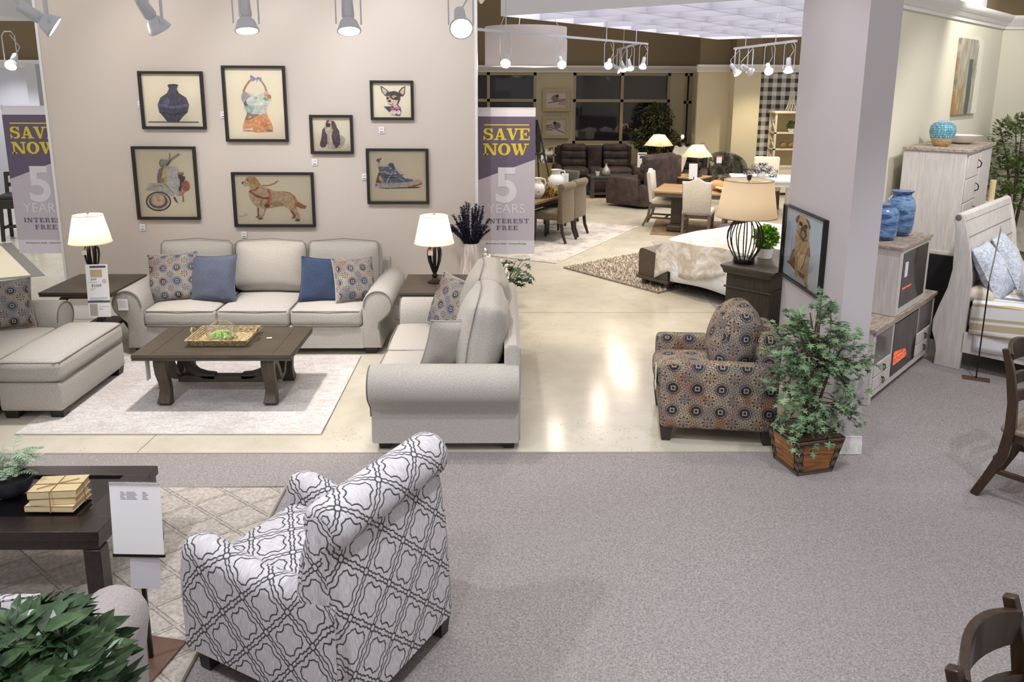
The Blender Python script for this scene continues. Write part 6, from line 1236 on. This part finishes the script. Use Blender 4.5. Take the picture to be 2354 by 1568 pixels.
# arched mirror, easel, bird pictures, round mirror, sconce lamp
t = thing('arched_mirror', 'arched pale-wood window mirror leaning behind the easel', 'mirror', (1.28, 19.2, .51)); PW_ = plain('pale_mirror_frame', sr(196, 176, 124), .6)
o_ = arc(0, 0, .46, 0, 180, 24); i_ = arc(0, 0, .41, 0, 180, 24); mb = MB()
for k in range(24): mb.add([(p[0], y, p[1]) for y in (0, .03) for p in (o_[k], o_[k+1], i_[k+1], i_[k])], [(0, 1, 2, 3), (7, 6, 5, 4), (0, 4, 5, 1), (2, 6, 7, 3)])
mb.box(-.46, .46, 0, .03, -.5, 0).box(-.02, .02, -.005, .02, 0, .42).box(-.4, .4, -.005, .02, -.02, .02); mb.bar([(-.02, 0, .22), (.2, 0, .2), (.3, 0, .02)], .02, .03, (0, 1, 0)).bar([(.02, 0, .22), (-.2, 0, .2), (-.3, 0, .02)], .02, .03, (0, 1, 0)).build('frame', PW_, t)
MB().add([(p[0], .02, p[1]) for p in i_], [tuple(range(25))]).build('mirror_glass', plain('mirror_silver', sr(230, 232, 236), .03, .95), t, flat=True)
t = thing('easel', 'dark folding easel just right of the right banner', 'easel', (.86, 17.1, .01)); EB = plain('easel_black', sr(36, 32, 30), .5)
for p, q_ in (((-.22, 0, 0), (-.11, .1, 1.65)), ((.28, 0, 0), (-.09, .1, 1.65)), ((.0, .5, 0), (-.10, .12, 1.6))): MB().bar([p, q_], .035, .03).build('leg', EB, t)
MB().box(-.2, .05, .0, .03, .9, .94).build('ledge', EB, t); MB().soft((-.06, .05, 1.2), (.10, .06, .5), .02, 2).build('folded_cloth', EB, t)
bird = lambda fl: [(el(fl*0+(100 if not fl else 120), 88, 30, 24), (150, 130, 116)), (el(118 if not fl else 102, 70, 14, 12), (60, 48, 46)), (st([(40, 122), (100, 112), (190, 96)] if not fl else [(30, 90), (120, 118), (180, 140)], 5), (96, 66, 58))]+[(el((140 if not fl else 40)+18*(k % 3), (96 if not fl else 86)+16*(k//3), 8, 6), (176, 126, 104)) for k in range(9)]
bp = picture('pale-framed bird print, upper of the pair between the night windows', None, .66, .54, (1.335, 19.48, 2.04), bird(0), [(0, 20), (220, 20), (220, 180), (0, 180)], .08, .04, (226, 216, 206), 0, group='bird prints between the night windows')
b2 = picture('pale-framed bird print, lower of the pair between the night windows', None, .66, .54, (1.335, 19.48, 1.385), bird(1), [(0, 20), (220, 20), (220, 180), (0, 180)], .08, .04, (226, 216, 206), 0, group='bird prints between the night windows')
for q_ in (bp, b2):
    for c in q_.children:
        if c.name.startswith('frame'): c.data = c.data.copy(); c.data.materials[0] = plain('washed_gold_frame', sr(176, 160, 122), .6, 0, .15, 20)
t = thing('round_mirror', 'small oval silver-framed mirror hanging at the bay corner', 'mirror', (4.60, 18.4, 1.47), R(-72)); MB().tube([(.22*cos(a), -.03, .25*sin(a)) for a in [2*pi*k/28 for k in range(29)]], .03, 8).build('frame', CHROME, t); MB().add([(.2*cos(a), -.02, .23*sin(a)) for a in [2*pi*k/28 for k in range(28)]], [tuple(range(28))]).build('mirror_glass', bpy.data.materials['mirror_silver'], t, flat=True)
t = thing('price_card', 'red and white price card below the oval mirror', 'price tag', (4.60, 17.98, 1.06)); MB().box(-.05, .05, -.004, 0, -.06, .06).build('card', PAPER, t); MB().box(-.05, .05, -.005, -.004, .04, .06).build('header', plain('red_print', sr(206, 84, 76), .6), t)
t = thing('candlestick_lamp', 'black candlestick lamp with a bare glowing bulb beside the ficus', 'lamp', (4.31, 18.75, .01)); MB().lathe([(.12, 0), (.12, .02), (.025, .05), (.025, 1.12), (.04, 1.14)], n=14).build('stand', EB, t); MB().ball((0, 0, 1.20), (.035, .035, .05), 12).build('bulb', BULB, t); MB().box(-.05, .05, -.05, -.045, .95, 1.05).build('price_card', PAPER, t)

# ================================================================= middle dining group and right corner
IV = fabric('ivory_chair_linen', sr(222, 214, 200), sr(190, 182, 168), 120); GLEG = plain('greyed_brown_leg', sr(96, 82, 68), .5, 0, .15, 12); NAIL = plain('nailhead', sr(90, 80, 70), .35, .7)
def camel(loc, rz, label):
    t = thing('dining_chair', label, 'chair', loc, rz, 'ivory nailhead dining chairs'); W = .46
    MB().soft((0, -.23, .43), (W, .46, .09), .03, 4, (0, 0, .02)).build('seat', IV, t)
    top = lambda u: .93+.055*cos(min(1, abs(u)/.62)*pi/2)**2 if abs(u) < .62 else .93
    out = [(-W/2+.02, .42)]+[(W/2*u, top(u)) for u in [-1+.125*k for k in range(17)]]+[(W/2-.02, .42)]
    secs = [[(x, y0+(z-.42)*.13, z) for x, z in inset(out, d)] for y0, d in ((-.03, .012), (-.02, 0), (.03, 0), (.04, .012))]; b_ = MB().loft(secs).build('backrest', IV, t, ang=50)
    nb = MB()
    for sx in (-1, 1):
        for k in range(24): z = .44+.02*k; nb.ball((sx*(W/2-.008)*(1), .043+(z-.42)*.13, z), .005, 6)
    for k in range(20): nb.ball((-W/2+.03+.021*k, .045, .435), .005, 6)
    for k in range(20): nb.ball((-W/2+.03+.021*k, -.465, .40), .005, 6)
    for sx in (-1, 1):
        for k in range(20): nb.ball((sx*(W/2+.001), -.44+.021*k, .40), .005, 6)
    o = nb.build('nailhead_trim', NAIL, b_); o['kind'] = 'stuff'
    MB().box(-W/2+.01, W/2-.01, -.44, .0, .34, .39).build('apron', GLEG, t)
    for sx in (-1, 1):
        MB().bar([(sx*(W/2-.03), -.43, 0), (sx*(W/2-.03), -.43, .38)], [.035, .05], [.035, .05]).build('front_leg', GLEG, t)
        MB().bar([(sx*(W/2-.03), .14, 0), (sx*(W/2-.03), .05, .18), (sx*(W/2-.03), .01, .40)], [.035, .038, .045], [.035, .04, .045]).build('rear_leg', GLEG, t); MB().box(sx*(W/2-.03)-.01, sx*(W/2-.03)+.01, -.42, .06, .14, .17).build('stretcher', GLEG, t)
    MB().box(-W/2+.03, W/2-.03, -.25, -.23, .14, .17).build('stretcher', GLEG, t)
    return t
TU, TV = Vector((.93, -.37, 0)), Vector((.37, .93, 0)); tr = atan2(TU.y, TU.x)
t = thing('dining_table', 'honey-topped dining table with a heavy grey-brown apron', 'table', (2.50, 12.84, .012), tr); L, Wd, H = 1.75, 1.05, .69
MB().box(0, L, 0, Wd, H-.035, H).build('tabletop', W_TAN, t, bevel=.006); MB().prism([(.02, H-.035), (.04, H-.1), (.10, H-.11), (Wd-.10, H-.11), (Wd-.04, H-.1), (Wd-.02, H-.035)], .03, L-.03, .002).build('apron', GLEG, t)
for x in (.35, L-.35): MB().box(x-.09, x+.09, Wd/2-.2, Wd/2+.2, .1, H-.1).build('pedestal', W_DARKZ, t, bevel=.01); MB().box(x-.12, x+.12, .12, Wd-.12, 0, .1).build('pedestal_foot', W_DARKZ, t, bevel=.02)
rc_ = face(TU.x, TU.y)
cA = camel((2.58, 13.50, .012), rc_, 'ivory camel-back dining chair at the left end of the honey-topped table'); cA.location = (2.55+TV.x*.3, 13.25+TV.y*.3, .012)
rv = face(TV.x, TV.y); dup(cA, (3.06, 12.10, .012), rv, 'ivory camel-back dining chair with its back to us, left of the big burlap lamp'); dup(cA, (3.64, 11.90, .012), rv, 'ivory camel-back dining chair mostly hidden behind the burlap lamp shade')
def pumpkin(loc, r, c, label):
    t = thing('pumpkin', label, 'pumpkin', loc, 0, 'pumpkins on the honey-topped table'); MB().lathe([(.02*r, .06*r), (.5*r, .0), (.9*r, .25*r), (1.0*r, .6*r), (.8*r, 1.0*r), (.35*r, 1.2*r), (.05*r, 1.1*r)], n=40, wob=lambda q, z: 1-.08*abs(sin(q*5))).build('body', plain('pumpkin_skin'+str(c[0]), c, .5), t); MB().tube([(0, 0, 1.05*r), (.1*r, 0, 1.3*r), (.3*r, 0, 1.5*r)], [.12*r, .08*r, .07*r], 6).build('stem', TW, t)
pumpkin((3.58, 12.88, .705), .14, sr(216, 140, 84), 'orange pumpkin on the honey-topped dining table'); pumpkin((3.80, 12.86, .705), .11, sr(214, 200, 140), 'cream striped pumpkin on the honey-topped dining table')
t = thing('dough_bowl', 'cream wavy bowl beside the pumpkins', 'bowl', (3.70, 12.60, .705)); MB().lathe([(.05, 0), (.14, .03), (.21, .075), (.2, .08), (.12, .035), (0, .02)], n=28, wob=lambda q, z: 1+.1*sin(q*3)).build('body', plain('cream_bowl_glaze', sr(226, 214, 176), .4), t)
t = thing('white_table', 'white square table behind the honey-topped table', 'table', (4.50, 15.4, .01), R(-12)); MB().box(0, 1.2, -1.1, 0, .66, .70).build('tabletop', WHITEP, t, bevel=.008); MB().box(.05, 1.15, -1.05, -.05, .58, .66).build('apron', WHITEP, t); [MB().box(x-.04, x+.04, y-.04, y+.04, 0, .6).build('leg', WHITEP, t) for x in (.08, 1.12) for y in (-1.02, -.08)]
t = thing('trailing_plant', 'grey-leaved trailing plant in a white pot on the white table', 'plant', (4.92, 14.75, .712)); MB().lathe([(.07, 0), (.1, .11), (.09, .11), (0, .08)], n=20).build('pot', CERAM, t); foliage(random.Random(51), [(0, 0, .17, .2, .16, .08), (.22, 0, .08, .1, .1, .07), (-.22, 0, .08, .1, .1, .07)], 520, .045, .02, 'simple', None, 0, .3).build('foliage', leafmat('grey_leaf', sr(70, 74, 82), sr(120, 122, 130)), t, flat=True)
FL = Mt('dark_floral_upholstery', .9); v = FL.noise(6, 5, .7, 'UV', dist=1.5); b = FL.voro(2.4, 'F1', 'Distance', 'UV'); FL.color(FL.mix(v.ramp(.46, .54), sr(42, 42, 40), FL.mix(b.lt(.32), sr(92, 88, 74), sr(130, 126, 110)))); FL = FL.m
t = thing('floral_armchair', 'dark floral barrel armchair against the straw-coloured wall', 'armchair', (5.02, 16.70, .01), R(8)); W, D = .82, .8
sec = []
for k in range(17):
    a = -105+210*k/16; x, y = .41*sin(R(a)), .40-.0+.38*cos(R(a)); hh = .60+.36*max(0, cos(R(a*.85)))**.7; xi, yi = x*.78, .40+(y-.40)*.78; sec.append([(x, y, .12), (x*1.04, y+.02*cos(R(a)), hh), (xi, yi, hh), (xi, yi, .12)])
MB().loft(sec).build('barrel_back', FL, t, ang=60, bevel=.02); MB().soft((0, .3, .34), (.62, .62, .26), .06, 5, (0, .01, .03)).build('seat_cushion', FL, t); [MB().box(x-.03, x+.03, y-.03, y+.03, 0, .14).build('leg', DKW, t) for x in (-.3, .3) for y in (.06, .64)]
tg = MB().box(-.06, .06, -.003, 0, 0, .16).build('price_tag', PAPER, t); tg.location = (-.27, .28, .75); MB().box(-.06, .06, -.004, -.003, .13, .16).build('tag_header', plain('red_print', sr(206, 84, 76), .6), tg)
t = thing('round_table', 'grey round pedestal table with a magenta book on it', 'side table', (5.62, 17.1, .01)); MB().lathe([(.24, .60), (.26, .61), (.26, .63), (.0, .63)], n=30).build('tabletop', plain('grey_round_top', sr(140, 134, 130), .4), t); MB().lathe([(.18, 0), (.18, .02), (.03, .06), (.03, .6)], n=16).build('pedestal', EB, t)
t = thing('book', 'magenta-covered book lying on the grey round table', 'book', (5.66, 17.0, .642), R(6)); MB().box(-.13, .15, -.09, .09, 0, .05).build('cover', plain('magenta_cover', sr(152, 62, 130), .5), t); MB().box(-.14, .0, -.085, .092, .006, .044).build('pages', PAPER, t)
t = thing('wire_ornament', 'white pot with a wire sphere on the grey round table', 'ornament', (5.62, 17.2, .642)); MB().lathe([(.05, 0), (.06, .1), (0, .1)], n=16).build('pot', CERAM, t); MB().tube([(.05*cos(a), 0, .17+.05*sin(a)) for a in [2*pi*k/16 for k in range(17)]], .006, 5, False).tube([(0, .05*cos(a), .17+.05*sin(a)) for a in [2*pi*k/16 for k in range(17)]], .006, 5, False).build('wire_sphere', CHROME, t)
t = thing('white_chair', 'white slipcovered chair behind the white table', 'chair', (5.35, 15.75, .01), R(-12)); MB().soft((0, .0, .7), (.5, .12, .6), .04, 4).build('backrest', plain('white_slipcover', sr(232, 224, 208), .9), t); MB().soft((0, -.25, .42), (.5, .5, .12), .04, 4).build('seat', plain('white_slipcover', sr(232, 224, 208), .9), t); [MB().box(x-.03, x+.03, y-.03, y+.03, 0, .38).build('leg', GLEG, t) for x in (-.2, .2) for y in (-.45, .0)]
CRM = plain('antique_cream_paint', sr(226, 216, 190), .5)
t = thing('etagere', 'cream bookcase with X-braced sides beside the gingham panel', 'shelf', (6.02, 17.35, .01), R(0)); W, D, H = 1.0, .42, 1.80
for x in (0, W-.04):
    for y in (0, D-.04): MB().box(x, x+.04, y, y+.04, 0, H).build('post', CRM, t)
for z in (.62, 1.0, 1.36): MB().box(0, W, 0, D, z, z+.03).build('shelf_board', CRM, t)
MB().box(-.03, W+.03, -.03, D+.03, H, H+.05).build('top', CRM, t, bevel=.008); MB().box(.02, W-.02, .02, D-.02, .05, .62).build('cabinet', CRM, t)
for z0, z1 in ((.65, 1.0), (1.03, 1.36), (1.39, 1.8)):
    for sg in (0, 1): MB().bar([(.02, .02, z0 if sg else z1), (.02, D-.02, z1 if sg else z0)], .02, .025).build('cross_brace', CRM, t)
MB().box(.04, W-.04, D-.02, D-.01, .65, H).build('back_panel', plain('shelf_back_tan', sr(190, 174, 132), .8), t)
t = thing('plant_pot', 'small green plant in a white bowl on the upper shelf of the cream bookcase', 'plant', (6.42, 17.45, 1.402)); MB().lathe([(.05, 0), (.09, .08), (0, .07)], n=16).build('pot', CERAM, t); foliage(random.Random(3), [(0, 0, .14, .11, .09, .08)], 200, .05, .025, 'simple').build('foliage', leafmat('dark_sprig2', sr(40, 70, 40), sr(80, 120, 70)), t, flat=True)
for x, w_ in ((6.28, 'left'), (6.45, 'right')): MB_ = MB().ball((0, 0, .075), .075, 14).build('decor_ball', plain('moss_ball', sr(140, 120, 70), .9, 0, .3, 30, .6, 50)); MB_.location = (x, 17.5, 1.042); tag(MB_, 'brown woven ball on the middle bookcase shelf, the %s one of two' % w_, 'ornament', 'woven balls on the bookcase shelf')
t = thing('wire_lantern', 'white wire lantern on top of the cream bookcase', 'lantern', (6.40, 17.5, 1.872)); mb = MB()
for k in range(10): a = 2*pi*k/10; mb.tube([(.12*cos(a), .12*sin(a), 0), (.06*cos(a+.8), .06*sin(a+.8), .22), (.05*cos(a+1.4), .05*sin(a+1.4), .42)], .008, 5)
mb.build('wires', plain('white_wire', sr(220, 214, 200), .5), t)

# ================================================================= left gallery
t = thing('bar_stool', 'dark bar stool at the left edge behind the left banner', 'stool', (-7.55, 12.2, .005), R(15))
for sx in (-.19, .19):
    MB().bar([(sx, -.2, 0), (sx*.9, -.18, .62)], .045, .045).build('leg', EB, t); MB().bar([(sx, .2, 0), (sx*.9, .17, .62), (sx*.95, .24, 1.02)], .045, .04).build('back_leg', EB, t)
MB().box(-.21, .21, -.21, .21, .50, .64).build('seat_frame', EB, t, bevel=.01); MB().soft((0, 0, .67), (.42, .4, .09), .04, 4).build('cushion', EB, t); MB().box(-.19, .19, -.2, -.18, .2, .24).box(-.19, .19, .17, .2, .15, .19).box(-.2, -.18, -.18, .18, .17, .21).box(.18, .2, -.18, .18, .17, .21).build('footrest', EB, t)
for z in (.80, .97): MB().box(-.19, .19, .20, .225, z, z+.06).build('back_slat', EB, t)
t = thing('white_wing_chair', 'white chair with a navy cushion behind the bar stool', 'chair', (-7.6, 12.9, .005), R(20)); MB().soft((0, .3, .75), (.62, .16, .75), .06, 5).build('backrest', plain('white_slipcover', sr(232, 224, 208), .9), t); MB().soft((0, 0, .38), (.62, .6, .3), .06, 5).build('seat', bpy.data.materials['white_slipcover'], t); MB().soft((.08, .16, .78), (.38, .12, .38), .05, 5).build('cushion', plain('navy_cushion', sr(40, 62, 84), .9), t)
t = thing('wall_canopy_light', 'white square hanging light box at the upper left edge', 'ceiling light', (-7.5, 12.0, 3.32)); MB().box(-.6, .42, -.5, .5, 0, .5).build('box', plain('canopy_white', sr(232, 232, 240), .5), t); MB().tube([(0, 0, .5), (0, 0, 1.9)], .01, 6).build('rod', CHROME, t)
# ================================================================= suspended lights
LAMPW = plain('track_white_metal', sr(206, 208, 216), .35, .2); GLOW = emis('lamp_glow', (1, .96, .9), 30); GLOWW = emis('warm_lamp_glow', (1, .9, .76), 90)
def track_head(loc, d, label, group, k=1.0, glow=GLOW, up=.75, power=0, wire=True):
    """yoke hung at loc, reflector aimed along d"""
    t = thing('track_spotlight', label, 'spotlight', loc, 0, group); d = Vector(d).normalized()
    side = d.cross(Vector((0, 0, 1))); side = side.normalized() if side.length > .05 else Vector((1, 0, 0)); q = Vector((0, 0, 1)).rotation_difference(d).to_matrix().to_4x4()
    y = MB()
    for s_ in (-1, 1): y.bar([side*s_*.058*k+Vector((0, 0, -.0)), side*s_*.058*k+Vector((0, 0, .26*k)), side*s_*.03*k+Vector((0, 0, .30*k))], .012*k, .006*k, tuple(d.cross(side)))
    y.bar([side*-.03*k+Vector((0, 0, .30*k)), side*.03*k+Vector((0, 0, .30*k))], .012*k, .006*k, tuple(d)).tube([(0, 0, .30*k), (0, 0, .30*k+(up-.3))], .008, 6).build('yoke', LAMPW, t)
    MB().lathe([(.0, -.13*k), (.026*k, -.128*k), (.03*k, -.04*k), (.024*k, -.03*k)], n=18, M=q).build('socket', LAMPW, t)
    MB().lathe([(.024*k, -.03*k), (.04*k, -.012*k), (.052*k, .02*k), (.056*k, .028*k), (.056*k, .036*k), (.05*k, .036*k), (.045*k, .02*k)], n=22, M=q, top=False).build('reflector', LAMPW, t)
    MB().lathe([(.0, .031*k), (.048*k, .031*k)], n=20, M=q).build('bulb_face', glow, t)
    if wire: MB().tube([q @ Vector((0, 0, -.12*k)), q @ Vector((.05*k, 0, -.13*k))+Vector((0, 0, .08*k)), (.02, 0, .27*k)], .004*k, 5).build('cord', LAMPW, t)
    if power:
        l = bpy.data.lights.new('bulb_light', 'SPOT'); l.energy = power; l.spot_size = R(60); l.spot_blend = .7; l.color = (1, .94, .86); l.shadow_soft_size = .05; o = bpy.data.objects.new('bulb_light', l); COL.objects.link(o); o.parent = t; o.location = d*.06; o.rotation_euler = d.to_track_quat('-Z', 'Y').to_euler()
    return t
GN = 'track spotlights above the picture wall'
for x, d, lb in ((-2.66, (.75, .35, -.55), 'leftmost of the five, seen from its side'), (-2.03, (.35, .45, -.85), 'second from the left, showing its ribbed reflector'), (-1.50, (.12, -.25, -1), 'middle one of the five, tilted down'), (-.90, (.1, -.35, -1), 'fourth from the left, facing down and glowing'), (-.24, (.1, -.9, -.6), 'rightmost of the five, glaring at us')):
    track_head((x, 4.8, 2.745), d, 'white track spotlight '+lb, GN, 1.25, power=14)
tk = MB().box(-3.2, .3, 4.785, 4.815, 3.48, 3.51).build('light_track', LAMPW); tag(tk, 'white light track carrying the five spotlights above the frame', 'light track')
def track(p, q, hang, label, heads, group, k=1.15, zl=3.0):
    p, q = Vector(p), Vector(q); o = MB().bar([p, q], .035, .03).build('light_track', LAMPW); tag(o, label, 'light track')
    h = MB(); [h.tube([p+(q-p)*u, (p+(q-p)*u)+Vector((0, 0, 2.0))], .006, 5) for u in hang]; h.build('hanging_rod', LAMPW, o)
    for u, d, lb in heads: c = p+(q-p)*u; track_head((c.x, c.y, c.z-.30*k), d, lb, group, k, GLOWW, .30)
track((-.27, 9.0, 3.0), (2.4, 13.3, 3.07), (.12, .68), 'long white light track hanging from the wall end to the right', [(.12, (-.1, -1, -.55), 'white spotlight on the long track, over the drum pendant left half'), (.40, (.1, -1, -.6), 'white spotlight on the long track, over the drum pendant right half'), (.70, (-.25, -1, -.55), 'white spotlight on the long track, just right of the drum pendant'), (.97, (-.2, -.5, -.8), 'white spotlight at the far end of the long track')], 'spotlights on the long track')
track((2.06, 14.3, 3.02), (2.20, 13.0, 3.06), (.3, .9), 'short white light track seen end-on behind the long one', [(.05, (.7, -.4, -.6), 'white spotlight at the far end of the end-on track'), (.35, (.3, -.5, -.8), 'second white spotlight from the far end of the end-on track'), (.65, (.1, -.6, -.8), 'third white spotlight from the far end of the end-on track')], 'spotlights on the end-on track')
track((3.53, 12.2, 2.95), (3.80, 10.4, 2.97), (.2, .7), 'white light track below the egg-crate canopy, beside the partition', [(.06, (.5, -.5, -.8), 'leftmost white spotlight below the canopy corner'), (.3, (.8, .2, -.5), 'second white spotlight below the canopy corner'), (.62, (-.2, -1, -.6), 'third white spotlight below the canopy corner, glaring'), (.92, (-.1, -.4, -.9), 'fourth white spotlight, next to the partition edge')], 'spotlights below the canopy corner')
track((-7.2, 9.0, 2.95), (-5.3, 9.0, 2.95), (.2, .8), 'white light track at the upper left edge', [(.93, (.1, -.8, -.7), 'glowing spotlight at the left edge of the picture')], 'spotlights at the left edge')
t = thing('drum_pendant', 'large pale fabric drum pendant hanging in the aisle', 'ceiling light', (.34, 11.4, 2.65)); DR = shade_mat('pale_drum_fabric', sr(206, 200, 200), sr(180, 170, 165))
mb = MB().lathe([(.575, 0), (.575, .54)], n=56); mb.f = mb.f[:-2]; mb.mi = mb.mi[:-2]; mb.build('drum_shade', DR, t); MB().lathe([(0, .012), (.565, .012)], n=48).build('diffuser', emis('drum_diffuser', (1, .99, .98), .15), t)
for k in range(3): a = 2.1*k+.3; MB().tube([(.5*cos(a), .5*sin(a), .54), (0, 0, 1.5)], .005, 5).build('cable', LAMPW, t)
MB().lathe([(.05, .05), (.05, .25), (0, .25)], n=16).build('socket', LAMPW, t)
t = thing('plaster_corbel', 'small fluted plaster ornament at the top right end of the picture wall', 'ornament', (-.20, 7.95, 3.17)); MB().lathe([(.01, 0), (.05, .05), (.08, .12), (.09, .2)], n=16, wob=lambda q, z: 1+.1*sin(q*8)).build('fluting', plain('cream_plaster', sr(232, 222, 200), .6), t)
